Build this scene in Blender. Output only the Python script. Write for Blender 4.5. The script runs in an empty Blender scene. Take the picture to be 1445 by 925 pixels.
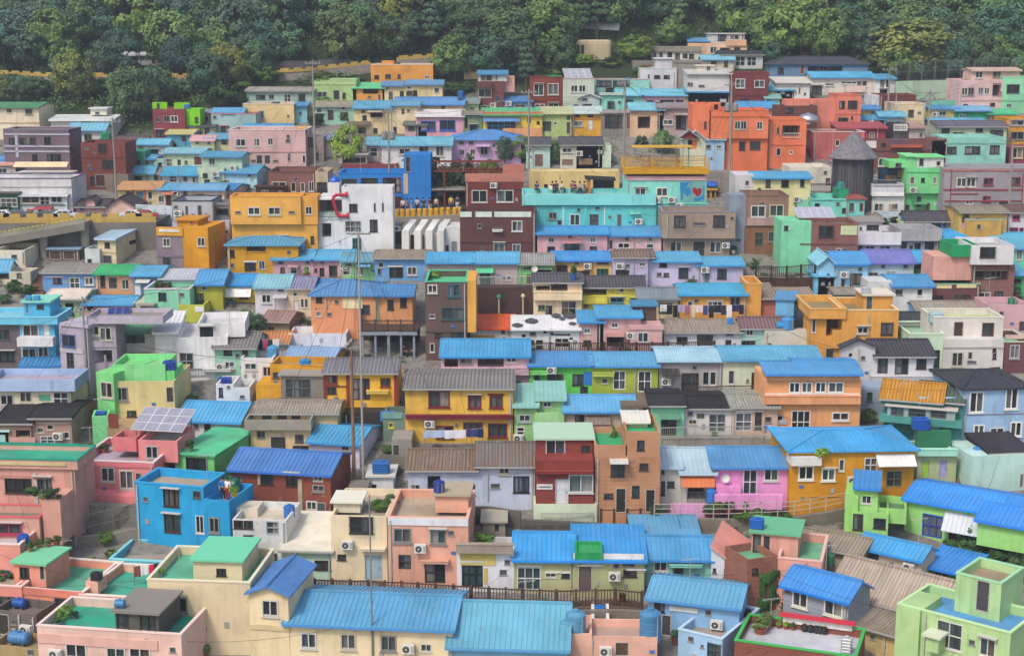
import bpy, math, random
from mathutils import Vector
random.seed(7)
RD = math.radians
SC = bpy.context.scene
COL = SC.collection
# ------------------------------------------------------------------ survey of the photograph (a levelled view from across the valley)
FP, CX, CY, YH = 2100.0, 722.5, 462.5, 40.0
TH = math.atan((CY - YH) / FP)
SN, CS = math.sin(TH), math.cos(TH)
CAM = Vector((0, 0, 62.0))
ZOOM = 4.6267

def ray(px, py):
    dx, dy = (px - CX) / FP, (py - CY) / FP
    return Vector((dx, CS - dy * SN, -SN - dy * CS))

def scale_at(py):
    return 8.8 + 0.0155 * py

def at(px, py):
    return CAM + ray(px, py) * (FP / scale_at(py))

def hill(x, y):
    """terrain height: a planar slope under the village, steeper under the forest"""
    z = 0.2633 * y - 59.9 + 62.0
    h0 = 208 + 4 * math.sin(x * 0.05)
    if y > h0:
        z += 0.36 * (y - h0) * min(1, (y - h0) / 12)
    return z

def on_hill(px, py):
    """where the pixel's ray meets the terrain"""
    r = ray(px, py); t = 60.0
    for _ in range(900):
        p = CAM + r * t
        if p.z <= hill(p.x, p.y): return p
        t += 0.4
    return p

def srgb(h, k=1.0):
    v = []
    for i in (0, 2, 4):
        c = int(h[i:i + 2], 16) / 255
        v.append((c / 12.92 if c <= 0.04045 else ((c + 0.055) / 1.055) ** 2.4) * k)
    return v

def vib(c, s=1.0):
    g = 0.3 * c[0] + 0.59 * c[1] + 0.11 * c[2]
    return [min(0.85, max(0.004, g + (x - g) * s)) for x in c]

# ------------------------------------------------------------------ materials
MATS = {}
KW, KR = 0.82, 0.80          # paint on upright walls / sheets lying under the open sky

class NT:
    def __init__(s, name):
        s.m = bpy.data.materials.new(name); s.m.use_nodes = True
        s.t = s.m.node_tree; s.t.nodes.clear()
        s.out = s.n('ShaderNodeOutputMaterial'); s.b = s.n('ShaderNodeBsdfPrincipled')
        s.l(s.b.outputs[0], s.out.inputs[0])
    def n(s, k, **kw):
        x = s.t.nodes.new(k)
        for a, v in kw.items(): setattr(x, a, v)
        return x
    def l(s, a, b): s.t.links.new(a, b)
    def tex(s, vec, scale, detail=3, rough=0.6):
        x = s.n('ShaderNodeTexNoise'); x.inputs['Scale'].default_value = scale
        x.inputs['Detail'].default_value = detail; x.inputs['Roughness'].default_value = rough
        s.l(vec, x.inputs['Vector']); return x.outputs['Fac']
    def ramp(s, fac, a, b, va=0.0, vb=1.0):
        x = s.n('ShaderNodeMapRange'); x.inputs[1].default_value = a; x.inputs[2].default_value = b
        x.inputs[3].default_value = va; x.inputs[4].default_value = vb
        s.l(fac, x.inputs[0]); return x.outputs[0]
    def mix(s, fac, a, b, mode='MIX'):
        x = s.n('ShaderNodeMix', data_type='RGBA', blend_type=mode)
        for sock, v in ((x.inputs[0], fac), (x.inputs[6], a), (x.inputs[7], b)):
            if isinstance(v, (int, float)): sock.default_value = v
            elif isinstance(v, (list, tuple)): sock.default_value = (*v[:3], 1)
            else: s.l(v, sock)
        return x.outputs[2]
    def math(s, op, a, b):
        x = s.n('ShaderNodeMath', operation=op)
        for sock, v in ((x.inputs[0], a), (x.inputs[1], b)):
            if isinstance(v, (int, float)): sock.default_value = v
            else: s.l(v, sock)
        return x.outputs[0]
    def mapped(s, sx, sy, sz, world=False):
        if world:
            g = s.n('ShaderNodeNewGeometry'); v = g.outputs['Position']
        else:
            g = s.n('ShaderNodeTexCoord'); v = g.outputs['Object']
        oi = s.n('ShaderNodeObjectInfo')
        add = s.n('ShaderNodeVectorMath', operation='ADD'); mul = s.n('ShaderNodeVectorMath', operation='MULTIPLY')
        sc = s.n('ShaderNodeVectorMath', operation='SCALE'); sc.inputs[0].default_value = (37, 53, 11)
        s.l(oi.outputs['Random'], sc.inputs['Scale'])
        s.l(v, mul.inputs[0]); mul.inputs[1].default_value = (sx, sy, sz)
        if world: return mul.outputs[0]
        s.l(mul.outputs[0], add.inputs[0]); s.l(sc.outputs[0], add.inputs[1])
        return add.outputs[0]
    def bump(s, h, strength, dist):
        x = s.n('ShaderNodeBump'); x.inputs['Strength'].default_value = strength; x.inputs['Distance'].default_value = dist
        s.l(h, x.inputs['Height']); s.l(x.outputs[0], s.b.inputs['Normal'])
    def done(s, col, rough=0.7, spec=0.3, metal=0.0):
        if isinstance(col, (list, tuple)): s.b.inputs['Base Color'].default_value = (*col[:3], 1)
        else: s.l(col, s.b.inputs['Base Color'])
        if isinstance(rough, (int, float)): s.b.inputs['Roughness'].default_value = rough
        else: s.l(rough, s.b.inputs['Roughness'])
        s.b.inputs['Specular IOR Level'].default_value = spec; s.b.inputs['Metallic'].default_value = metal
        return s.m

def mat(spec):
    """spec = style letter(s) + hex colour: '' paint, B brick, Z siding, C concrete, S stone; roofs m t a r p f; x plain smooth, q glossy plastic"""
    if spec in MATS: return MATS[spec]
    st, hx = spec[:-6], spec[-6:]
    t = NT('surface_' + spec); roof = st in ('m', 't', 'a', 'r', 'p', 'f')
    c = vib(srgb(hx, KR if roof else KW))
    if st == 'm' and c[2] > c[0] * 2.6: c = [c[0] * .95 + .02, c[1] * 1.14 + .02, c[2] * .9 + .02]
    elif st == 'm' and c[2] > c[0] * 1.25: c = [c[0], c[1] * 1.03, c[2] * .95]
    if st in ('', 'B', 'Z', 'C', 'S', 'V'):
        v1 = t.mapped(0.35, 0.35, 0.35); v2 = t.mapped(2.2, 2.2, 0.16); v3 = t.mapped(1, 1, 1)
        col = t.mix(t.ramp(t.tex(v1, 1.0, 4), 0.3, 0.7), [x * 0.8 for x in c], [min(0.88, x * 1.08 + .004) for x in c])
        dirt = [x * 0.38 + y for x, y in zip(c, (0.035, 0.032, 0.028))]
        amt = {'': 1.0, 'B': 0.5, 'Z': 0.6, 'C': 0.95, 'S': 0.6, 'V': 0.95}[st]
        sheet = None
        if st in ('B', 'Z', 'S'):
            oc = t.n('ShaderNodeTexCoord'); sw = t.n('ShaderNodeSeparateXYZ'); t.l(oc.outputs['Object'], sw.inputs[0])
            cb = t.n('ShaderNodeCombineXYZ')
            t.l(t.math('ADD', sw.outputs[0], sw.outputs[1]), cb.inputs[0]); t.l(sw.outputs[2], cb.inputs[1])
            if st == 'Z':
                wv = t.n('ShaderNodeTexWave', wave_type='BANDS', bands_direction='Y', wave_profile='SAW'); wv.inputs['Scale'].default_value = 1.05
                t.l(cb.outputs[0], wv.inputs['Vector']); sheet = wv.outputs['Fac']
                col = t.mix(t.ramp(sheet, 0.0, 0.16), [x * 0.6 for x in c], col)
            else:
                bk = t.n('ShaderNodeTexBrick'); t.l(cb.outputs[0], bk.inputs['Vector'])
                k = 1.0 if st == 'B' else 2.6
                bk.inputs['Scale'].default_value = 1.0; bk.inputs['Brick Width'].default_value = 0.42 * k
                bk.inputs['Row Height'].default_value = 0.16 * k; bk.inputs['Mortar Size'].default_value = 0.018 * k
                bk.inputs['Color1'].default_value = (*[x * 0.75 for x in c], 1); bk.inputs['Color2'].default_value = (*[min(.8, x * 1.2) for x in c], 1)
                bk.inputs['Mortar'].default_value = (*[x * 0.7 + 0.07 for x in c], 1)
                col = t.mix(0.75, col, bk.outputs['Color']); sheet = bk.outputs['Fac']
        f = t.math('MULTIPLY', t.ramp(t.tex(v2, 1.0, 6, 0.7), 0.47, 0.74), t.ramp(t.tex(v1, 0.7, 2), 0.35, 0.75))
        col = t.mix(t.math('MULTIPLY', f, amt), col, dirt)
        pt = t.ramp(t.tex(v1, 1.5, 2, .4), 0.56, 0.58)               # repainted patches
        col = t.mix(t.math('MULTIPLY', pt, 0.35), col, [min(.85, x * 1.08 + .02) for x in c])
        sp = t.ramp(t.tex(v3, 1.3, 6, 0.72), 0.60, 0.72)
        col = t.mix(t.math('MULTIPLY', sp, 0.45 if st != 'V' else 0.75), col, [x * 0.6 + .045 for x in c] if st != 'V' else (0.32, 0.27, 0.22))
        t.bump(t.tex(v3, 9, 4), 0.25, 0.02)
        return MATS.setdefault(spec, t.done(col, 0.82, 0.25))
    if roof:
        v1 = t.mapped(0.5, 0.5, 0.5); v2 = t.mapped(1, 1, 1); v4 = t.mapped(5.5, 0.35, 0.35)
        col = t.mix(t.ramp(t.tex(v1, 0.8, 4), 0.3, 0.7), [x * 0.8 for x in c], [min(.8, x * 1.12 + .006) for x in c])
        if st == 'm':
            fade = [x * 0.6 + 0.16 for x in c]
            oi = t.n('ShaderNodeObjectInfo')
            col = t.mix(t.ramp(oi.outputs['Random'], 0.3, 1.0, 0.0, 0.22), col, fade)
            v5 = t.mapped(1.3, .12, .12); sh = t.n('ShaderNodeTexWhiteNoise', noise_dimensions='1D')
            tc = t.n('ShaderNodeTexCoord'); sx = t.n('ShaderNodeSeparateXYZ'); t.l(tc.outputs['Object'], sx.inputs[0])
            t.l(t.math('FLOOR', t.math('MULTIPLY', sx.outputs[0], 1.05), 0), sh.inputs['W'])
            col = t.mix(t.math('MULTIPLY', t.ramp(sh.outputs['Value'], .55, 1.0), .28), col, [x * .72 for x in c])   # sheets of different age
            col = t.mix(t.math('MULTIPLY', t.ramp(t.tex(v4, 1, 4, .7), 0.48, 0.75), 0.5), col, fade)
            col = t.mix(t.math('MULTIPLY', t.ramp(t.tex(v2, .6, 7, .8), 0.63, 0.7), 0.5), col, (.16, .12, .09))
            col = t.mix(t.math('MULTIPLY', t.ramp(t.tex(v2, 0.9, 6, .75), 0.6, 0.72), 0.4), col, fade)
            return MATS.setdefault(spec, t.done(col, 0.5, 0.4))
        if st == 'f':
            col = t.mix(t.math('MULTIPLY', t.ramp(t.tex(v2, 0.7, 6, .75), 0.46, 0.66), 0.65), col, [x * 0.5 + 0.09 for x in c])
            col = t.mix(t.math('MULTIPLY', t.ramp(t.tex(v2, 0.45, 4, .6), 0.54, 0.6), 0.45), col, [x * 0.55 + 0.03 for x in c])
            return MATS.setdefault(spec, t.done(col, 0.75, 0.3))
        if st == 'p':
            col = t.mix(t.math('MULTIPLY', t.ramp(t.tex(v2, 1.2, 6, .7), 0.52, 0.7), 0.45), col, [x * 0.55 + 0.05 for x in c])
            t.bump(t.tex(v1, 3, 4), 0.5, 0.08)
            return MATS.setdefault(spec, t.done(col, 0.85, 0.2))
        if st == 't':
            tc = t.n('ShaderNodeTexCoord')
            w1 = t.n('ShaderNodeTexWave', wave_type='BANDS', bands_direction='X'); w1.inputs['Scale'].default_value = 1.05; t.l(tc.outputs['Object'], w1.inputs['Vector'])
            w2 = t.n('ShaderNodeTexWave', wave_type='BANDS', bands_direction='Y', wave_profile='SAW'); w2.inputs['Scale'].default_value = 0.95; t.l(tc.outputs['Object'], w2.inputs['Vector'])
            h = t.math('ADD', t.math('MULTIPLY', w1.outputs['Fac'], 1.0), t.math('MULTIPLY', w2.outputs['Fac'], 0.5))
            col = t.mix(t.ramp(w1.outputs['Fac'], 0, .35), [x * .5 for x in c], col)
            col = t.mix(t.math('MULTIPLY', t.ramp(t.tex(v2, 1.5, 5, .7), 0.5, 0.75), 0.4), col, [x * 0.6 + 0.05 for x in c])
            t.bump(h, 0.6, 0.08)
            return MATS.setdefault(spec, t.done(col, 0.6, 0.4))
        tc = t.n('ShaderNodeTexCoord')
        w1 = t.n('ShaderNodeTexWave', wave_type='BANDS', bands_direction='X'); w1.inputs['Scale'].default_value = 1.3; t.l(tc.outputs['Object'], w1.inputs['Vector'])
        col = t.mix(t.ramp(w1.outputs['Fac'], 0, .4), [x * .62 for x in c], col)
        rust = (0.22, 0.08, 0.03) if st == 'r' else (0.09, 0.08, 0.06)
        col = t.mix(t.math('MULTIPLY', t.ramp(t.tex(v4, 1, 6, .75), 0.47, 0.68), 0.8 if st == 'r' else 0.6), col, rust)
        col = t.mix(t.math('MULTIPLY', t.ramp(t.tex(v2, 0.8, 6, .75), 0.55, 0.75), 0.6), col, (0.36, 0.35, 0.33))
        t.bump(w1.outputs['Fac'], 0.5, 0.06)
        return MATS.setdefault(spec, t.done(col, 0.85, 0.2))
    if st == 'x': return MATS.setdefault(spec, t.done(c, 0.6, 0.3))
    if st == 'q':
        v2 = t.mapped(2, 2, 2)
        col = t.mix(t.ramp(t.tex(v2, 1, 4), .3, .7), [x * .8 for x in c], [min(.8, x * 1.1) for x in c])
        return MATS.setdefault(spec, t.done(col, 0.32, 0.5))
    if st == 'M': return MATS.setdefault(spec, t.done(c, 0.35, 0.5, 0.85))
    if st == 'G':                                            # window glass: dark, reflecting, curtains behind vary from pane to pane
        c = {'0': (.022, .026, .03), '1': (.05, .062, .07), '2': (.035, .06, .06), '3': (.10, .115, .12), '4': (.22, .215, .2), '5': (.085, .07, .055), '6': (.13, .15, .17)}[hx[0]]
        v = t.mapped(3.1, 3.1, .25)
        col = t.mix(t.ramp(t.tex(v, 1, 2), .42, .66), [x * 1.15 for x in c], [x * .6 for x in c])
        return MATS.setdefault(spec, t.done(col, 0.08, 0.5))
    if st == 'L':                                            # leaves
        oi = t.n('ShaderNodeObjectInfo'); v = t.mapped(1, 1, 1)
        c = vib(srgb(hx, 1.0), .92)
        hue = t.mix(oi.outputs['Random'], [c[0] * .7, c[1] * .8, c[2] * 1.0], [c[0] * 1.35, c[1] * 1.15, c[2] * .85])
        col = t.mix(t.ramp(t.tex(v, 0.7, 3), .35, .65), hue, t.mix(1.0, hue, [.55, .6, .6], 'MULTIPLY'))
        col = t.mix(t.ramp(t.tex(v, 5, 2), .55, .75), col, t.mix(1.0, col, [1.5, 1.45, 1.1], 'MULTIPLY'))
        m = t.done(col, 0.7, 0.15)
        return MATS.setdefault(spec, m)
    if st == 'W':                                            # bark and old timber
        v = t.mapped(4, 4, .5)
        col = t.mix(t.ramp(t.tex(v, 1, 4), .3, .7), [x * .6 for x in c], [x * 1.25 for x in c])
        return MATS.setdefault(spec, t.done(col, 0.85, 0.2))
    raise ValueError(spec)

# ------------------------------------------------------------------ mesh collecting
class MB:
    def __init__(s): s.v = []; s.f = []; s.m = []; s.mats = []; s.sm = False
    def mi(s, spec):
        if spec not in s.mats: s.mats.append(spec)
        return s.mats.index(spec)
    def poly(s, pts, spec):
        k = len(s.v); s.v += [tuple(p) for p in pts]; s.f.append(tuple(range(k, k + len(pts)))); s.m.append(s.mi(spec))
    def hexa(s, p, spec):
        """p: 8 corners, bottom 0-3 ring, top 4-7 ring"""
        k = len(s.v); s.v += [tuple(q) for q in p]; i = s.mi(spec)
        for f in ((3, 2, 1, 0), (4, 5, 6, 7), (0, 1, 5, 4), (1, 2, 6, 5), (2, 3, 7, 6), (3, 0, 4, 7)):
            s.f.append(tuple(k + q for q in f)); s.m.append(i)
    def box(s, x0, x1, y0, y1, z0, z1, spec):
        if x1 < x0: x0, x1 = x1, x0
        if y1 < y0: y0, y1 = y1, y0
        if z1 < z0: z0, z1 = z1, z0
        s.hexa([(x0, y0, z0), (x1, y0, z0), (x1, y1, z0), (x0, y1, z0), (x0, y0, z1), (x1, y0, z1), (x1, y1, z1), (x0, y1, z1)], spec)
    def tbox(s, T, a0, a1, o0, o1, z0, z1, spec):
        """box in face coordinates: along, outward, up"""
        p, q = T(a0, o0, z0), T(a1, o1, z1)
        s.box(p[0], q[0], p[1], q[1], p[2], q[2], spec)
    def beam(s, a, b, r, spec, n=6, r2=None):
        a, b = Vector(a), Vector(b); d = (b - a)
        if d.length < 1e-5: return
        d.normalize(); u = d.orthogonal().normalized(); w = d.cross(u)
        r2 = r if r2 is None else r2; k = len(s.v); i = s.mi(spec)
        for (c, rr) in ((a, r), (b, r2)):
            for j in range(n):
                t = 2 * math.pi * (j + .5) / n
                s.v.append(tuple(c + u * rr * math.cos(t) + w * rr * math.sin(t)))
        for j in range(n):
            s.f.append((k + j, k + (j + 1) % n, k + n + (j + 1) % n, k + n + j)); s.m.append(i)
        s.f.append(tuple(k + j for j in reversed(range(n)))); s.m.append(i)
        s.f.append(tuple(k + n + j for j in range(n))); s.m.append(i)
    def lathe(s, c, prof, spec, n=16, sx=1, sy=1):
        """prof: (radius, z) from bottom to top, around the upright axis through c"""
        k = len(s.v); i = s.mi(spec)
        for (r, z) in prof:
            for j in range(n):
                t = 2 * math.pi * j / n
                s.v.append((c[0] + r * math.cos(t) * sx, c[1] + r * math.sin(t) * sy, c[2] + z))
        for q in range(len(prof) - 1):
            for j in range(n):
                s.f.append((k + q * n + j, k + q * n + (j + 1) % n, k + (q + 1) * n + (j + 1) % n, k + (q + 1) * n + j)); s.m.append(i)
        s.f.append(tuple(k + j for j in reversed(range(n)))); s.m.append(i)
        e = k + (len(prof) - 1) * n
        s.f.append(tuple(e + j for j in range(n))); s.m.append(i)
    def mesh(s, name):
        me = bpy.data.meshes.new(name); me.from_pydata(s.v, [], s.f)
        for q in s.mats: me.materials.append(mat(q))
        me.polygons.foreach_set('material_index', s.m)
        if s.sm: me.polygons.foreach_set('use_smooth', [True] * len(s.f))
        me.update(); return me
    def build(s, name, parent=None):
        if not s.f: return None
        o = bpy.data.objects.new(name, s.mesh(name)); COL.objects.link(o)
        if parent: o.parent = parent
        return o

def thing(name, label, cat, loc=(0, 0, 0), rz=0.0, group=None):
    o = bpy.data.objects.new(name, None); COL.objects.link(o); o.empty_display_size = .3
    o.location = loc; o.rotation_euler = (0, 0, rz); tag(o, label, cat, group); return o

def tag(o, label, cat, group=None):
    o['label'] = label; o['category'] = cat
    if group: o['group'] = group
    return o

def structure(o):
    o['kind'] = 'structure'; return o

def copy_tree(o, parent=None):
    c = o.copy(); COL.objects.link(c)
    if parent: c.parent = parent
    for ch in o.children: copy_tree(ch, c)
    return c
# ------------------------------------------------------------------ houses
GLASS = 'G000000'

def face_with_holes(mb, T, a0, a1, z0, z1, holes, spec):
    """an upright wall face cut by window openings, with their reveals"""
    xs = sorted({a0, a1, *[h[0] for h in holes], *[h[2] for h in holes]})
    zs = sorted({z0, z1, *[h[1] for h in holes], *[h[3] for h in holes]})
    for i in range(len(xs) - 1):
        run = None
        for j in range(len(zs) - 1):
            cx, cz = (xs[i] + xs[i + 1]) / 2, (zs[j] + zs[j + 1]) / 2
            inside = any(h[0] < cx < h[2] and h[1] < cz < h[3] for h in holes)
            if not inside and run is None: run = zs[j]
            if inside and run is not None:
                mb.poly([T(xs[i], 0, run), T(xs[i + 1], 0, run), T(xs[i + 1], 0, zs[j]), T(xs[i], 0, zs[j])], spec); run = None
        if run is not None:
            mb.poly([T(xs[i], 0, run), T(xs[i + 1], 0, run), T(xs[i + 1], 0, zs[-1]), T(xs[i], 0, zs[-1])], spec)
    for h in holes:
        a, b, c, d, dep = h
        mb.poly([T(a, 0, b), T(c, 0, b), T(c, -dep, b), T(a, -dep, b)], spec)
        mb.poly([T(a, 0, d), T(c, 0, d), T(c, -dep, d), T(a, -dep, d)], spec)
        mb.poly([T(a, 0, b), T(a, -dep, b), T(a, -dep, d), T(a, 0, d)], spec)
        mb.poly([T(c, 0, b), T(c, -dep, b), T(c, -dep, d), T(c, 0, d)], spec)

def frame_boxes(mb, T, a0, z0, a1, z1, w, o0, o1, spec, nv=1, nh=0):
    mb.tbox(T, a0, a1, o0, o1, z0, z0 + w, spec); mb.tbox(T, a0, a1, o0, o1, z1 - w, z1, spec)
    mb.tbox(T, a0, a0 + w, o0, o1, z0 + w, z1 - w, spec); mb.tbox(T, a1 - w, a1, o0, o1, z0 + w, z1 - w, spec)
    for k in range(1, nv + 1):
        c = a0 + (a1 - a0) * k / (nv + 1)
        mb.tbox(T, c - w * .4, c + w * .4, o0, o1 - .012, z0 + w, z1 - w, spec)
    for k in range(1, nh + 1):
        c = z0 + (z1 - z0) * k / (nh + 1)
        mb.tbox(T, a0 + w, a1 - w, o0, o1 - .02, c - w * .35, c + w * .35, spec)

class House:
    def __init__(s, x0, x1, yb, yaw, label, cat, name):
        s.o = at((x0 + x1) / 2, yb); a = RD(yaw); s.yaw = a
        s.u = Vector((math.cos(a), -math.sin(a), 0)); s.n = Vector((math.sin(a), math.cos(a), 0))
        s.label, s.cat, s.name = label, cat, name; s.blocks = []; s.extra = []; s.grp = None
    def hit(s, px, py, nrm, off):
        r = ray(px, py); t = (off - nrm.dot(CAM - s.o)) / nrm.dot(r)
        d = CAM + r * t - s.o
        return d.dot(s.u), d.dot(s.n), d.z
    def loc(s, px, py, back=0.0):
        q = s.hit(px, py, s.n, back); return q[0], q[2]
    def side(s, px, py, uu):
        q = s.hit(px, py, s.u, uu); return q[1], q[2]
    def onz(s, px, py, z):
        r = ray(px, py); t = (s.o.z + z - CAM.z) / r.z
        d = CAM + r * t - s.o
        return d.dot(s.u), d.dot(s.n), z
    def world(s, x, y, z): return s.o + s.u * x + s.n * y + Vector((0, 0, z))
    def foot(s):
        b = s.blocks[0]
        ua, ub = b['ua'] + .3, b['ub'] - .3
        return [s.world(ua, 0.05, 0), s.world(ub, 0.05, 0), s.world(ub, s.D, 0), s.world(ua, s.D, 0)]

def sat(p, q):
    for A, B in ((p, q), (q, p)):
        for i in range(4):
            e = A[(i + 1) % 4] - A[i]; n = Vector((-e.y, e.x, 0))
            a = [n.dot(v) for v in A]; b = [n.dot(v) for v in B]
            if max(a) <= min(b) + 1e-6 or max(b) <= min(a) + 1e-6: return False
    return True

def glaze(T, a0, a1, z0, z1, rnd, fo):
    """one pane object; its sashes differ: open, curtained, reflecting"""
    p = MB(); n = 1 if a1 - a0 < .6 else 2 if a1 - a0 < 1.9 else 4; w = (a1 - a0 - .01) / n
    tone = rnd.choice('0011223')
    for i in range(n):
        g = 'G' + (tone if rnd.random() < .6 else rnd.choice('0123456')) * 6; d = .0 if i % 2 else .015
        p.tbox(T, a0 + .005 + w * i, a0 + .005 + w * (i + 1), -.135 + d, -.105 + d, z0 + .005, z1 - .005, g)
    p.build('pane', fo)

def put_opening(root, mb_trim, T, kind, hexa, a0, z0, a1, z1, rnd, inner):
    """what sits in or on a wall at a rectangle; returns the hole it needs, or None"""
    w, h = a1 - a0, z1 - z0
    if kind in 'wkcv':
        fr = ('x' + hexa) if hexa else {'w': rnd.choice(['xd6d6d2', 'xd6d6d2', 'xcfccc4', 'xb4b6b8', 'xc8c0b0', 'x8c8a86']), 'k': rnd.choice(['x3a2e2a', 'x4a3a30', 'x5a5654', 'x2e2e30']), 'c': 'x4a4644', 'v': 'x77787a'}[kind]
        nv = 0 if kind == 'v' and w < .8 else max(1, min(4, round(w / .75) - (w > 1.2))) if w > .55 else 0
        f = MB(); fw = min(.06, .1 * min(w, h) + .02)
        if kind == 'w' and w > .7:
            frame_boxes(f, T, a0 - .03, z0 - .03, a1 + .03, z1 + .03, fw + .03, -.06, .045, fr, min(nv, 3) if w > 1.9 else 1, 0)
            f.tbox(T, a0 - .1, a1 + .1, -.0, .11, z0 - .11, z0 - .055, fr)
        else:
            frame_boxes(f, T, a0, z0, a1, z1, fw, -.09, .02, fr, nv, 1 if (h > 1.3 or kind == 'v') else 0)
            f.tbox(T, a0 - .05, a1 + .05, 0.002, .06, z0 - .06, z0 - .005, fr if kind != 'v' else 'x9a9890')
        fo = f.build('window', root)
        glaze(T, a0, a1, z0, z1, rnd, fo)
        if kind == 'c':
            g = MB(); n = max(4, int(w / .14))
            for i in range(n + 1):
                c = a0 + w * i / n; g.tbox(T, c - .012, c + .012, .2, .224, z0 - .05, z1 + .05, 'x3a3836')
            for z in (z0 - .05, (z0 + z1) / 2, z1 + .03):
                g.tbox(T, a0 - .02, a1 + .02, .19, .215, z, z + .03, 'x3a3836')
                for c in (a0, a1): g.tbox(T, c - .015, c + .015, 0, .2, z, z + .025, 'x3a3836')
            g.build('window_grille', fo)
        if rnd.random() < .22 and kind in 'wk' and w > .8:
            g = MB(); g.tbox(T, a0 - .12, a1 + .12, 0.0, .3, z1 + .12, z1 + .17, 'xc8c6c0'); g.build('window_hood', fo)
        return (a0, z0, a1, z1, .14)
    if kind == 'd':
        f = MB(); fr = 'x' + (hexa or ('d8d8d4' if rnd.random() < .6 else '4a3c34'))
        frame_boxes(f, T, a0, z0, a1, z1, .07, -.09, .02, fr, max(1, round(w / .9) - 0) if w > .9 else 0, 1)
        fo = f.build('door', root)
        glaze(T, a0, a1, z0, z1, rnd, fo)
        return (a0, z0, a1, z1, .14)
    if kind == 'D':
        f = MB(); fr = hexa or rnd.choice(['5a4436', '3c3a3c', '4a5058', '6a4a38'])
        f.tbox(T, a0 + .04, a1 - .04, -.12, -.06, z0 + .01, z1 - .04, fr)
        frame_boxes(f, T, a0, z0, a1, z1, .05, -.1, .02, 'xb8b4ac', 0, 0)
        for q in (.12, .55): f.tbox(T, a0 + w * .2, a1 - w * .2, -.06, -.045, z0 + h * q, z0 + h * (q + .33), fr)
        fo = f.build('door', root)
        p = MB(); p.tbox(T, a1 - w * .2, a1 - w * .2 + .05, -.06, .0, z0 + h * .45, z0 + h * .52, 'Mc0c0c0'); p.build('handle', fo)
        return (a0, z0, a1, z1, .14)
    if kind == 'o':
        dp = min(1.1, inner - .15); f = MB()
        f.tbox(T, a0 + .002, a1 - .002, -dp - .05, -dp + .0, z0, z1, hexa or '6a645e')
        n = max(1, int(w / 1.3))
        fo = f.build('porch_wall', root)
        for i in range(n):
            c = a0 + w * (i + .5) / n; ww = min(.5, w / n * .36)
            g = MB(); TT = lambda a, o, z: T(a, o - dp, z)
            frame_boxes(g, TT, c - ww, z0 + h * .12, c + ww, z1 - h * .12, .06, 0.002, .06, 'xb0aca4' if i % 2 else 'x584a40', 1, 0)
            g.tbox(TT, c - ww + .05, c + ww - .05, .002, .03, z0 + h * .12, z1 - h * .12, GLASS); g.build('window', fo)
        return (a0, z0, a1, z1, dp)
    if kind == 'a':
        f = MB(); cx, cz = (a0 + a1) / 2, (z0 + z1) / 2; ww, hh = max(.38, w / 2), max(.28, h / 2)
        f.tbox(T, cx - ww, cx + ww, .1, .42, cz - hh, cz + hh, 'xdcdad4')
        r = hh * .78; k = 10
        pts = [T(cx - ww * .25 + r * math.cos(6.283 * i / k), .424, cz + r * math.sin(6.283 * i / k)) for i in range(k)]
        f.poly(pts, 'x4a4c50')
        pts = [T(cx - ww * .25 + r * .3 * math.cos(6.283 * i / k), .428, cz + r * .3 * math.sin(6.283 * i / k)) for i in range(k)]
        f.poly(pts, 'xc8c8c4')
        f.tbox(T, cx + ww * .55, cx + ww * .92, .42, .425, cz - hh * .7, cz + hh * .7, 'xa8a8a4')
        for q in (-.6, .6): f.tbox(T, cx + ww * q - .02, cx + ww * q + .02, 0, .42, cz - hh - .05, cz - hh - .003, 'x6a6a6a')
        f.build('air_conditioner', root); return None
    if kind == 'm':
        f = MB(); hx = hexa or 'dcdcd8'; dz = max(.12, h); ou = .85
        p = [T(a0, 0.0, z1), T(a1, 0.0, z1), T(a1, ou, z1 - dz), T(a0, ou, z1 - dz)]
        up = Vector((0, 0, .05)); f.hexa([Vector(q) for q in p] + [Vector(q) + up for q in p], 'm' + hx)
        n = max(3, int(w / .3))
        for i in range(n + 1):
            c = a0 + w * i / n
            f.beam(Vector(T(c, .01, z1 + .06)), Vector(T(c, ou, z1 - dz + .06)), .018, 'm' + hx, 4)
        for c in (a0 + .05, a1 - .05): f.beam(T(c, 0, z1 - dz - .3), T(c, ou * .9, z1 - dz + .02), .02, 'x8a8a88', 4)
        f.build('awning', root); return None
    if kind in 'tTxb':
        ou = {'t': .07, 'T': .45, 'x': .05, 'b': .9}[kind]
        f = MB(); sp = hexa or 'c8c4bc'
        f.tbox(T, a0, a1, 0.003, ou, z0, z1, sp)
        if kind == 'T': f.tbox(T, a0 - .04, a1 + .04, 0.003, ou + .04, z1 + .002, z1 + .05, sp)
        f.build({'t': 'trim_band', 'T': 'ledge', 'x': 'panel', 'b': 'balcony'}[kind], root); return None
    if kind == 'g':
        f = MB(); sp = 'x' + (hexa or '5a5450'); n = max(4, int(w / .22))
        for i in range(n + 1):
            c = a0 + w * i / n; f.tbox(T, c - .015, c + .015, .06, .09, z0, z1, sp)
        f.tbox(T, a0, a1, .05, .1, z1 - .02, z1 + .035, sp); f.tbox(T, a0, a1, .05, .1, z0, z0 + .04, sp)
        f.build('railing', root); return None
    if kind == 'p':
        f = MB(); c = (a0 + a1) / 2; sp = 'x' + (hexa or 'b8b6b0')
        f.tbox(T, c - .045, c + .045, .02, .11, z0, z1, sp)
        z = z0 + .5
        while z < z1: f.tbox(T, c - .07, c + .07, 0.0, .125, z, z + .05, sp); z += 1.3
        f.build('drainpipe', root); return None
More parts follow.
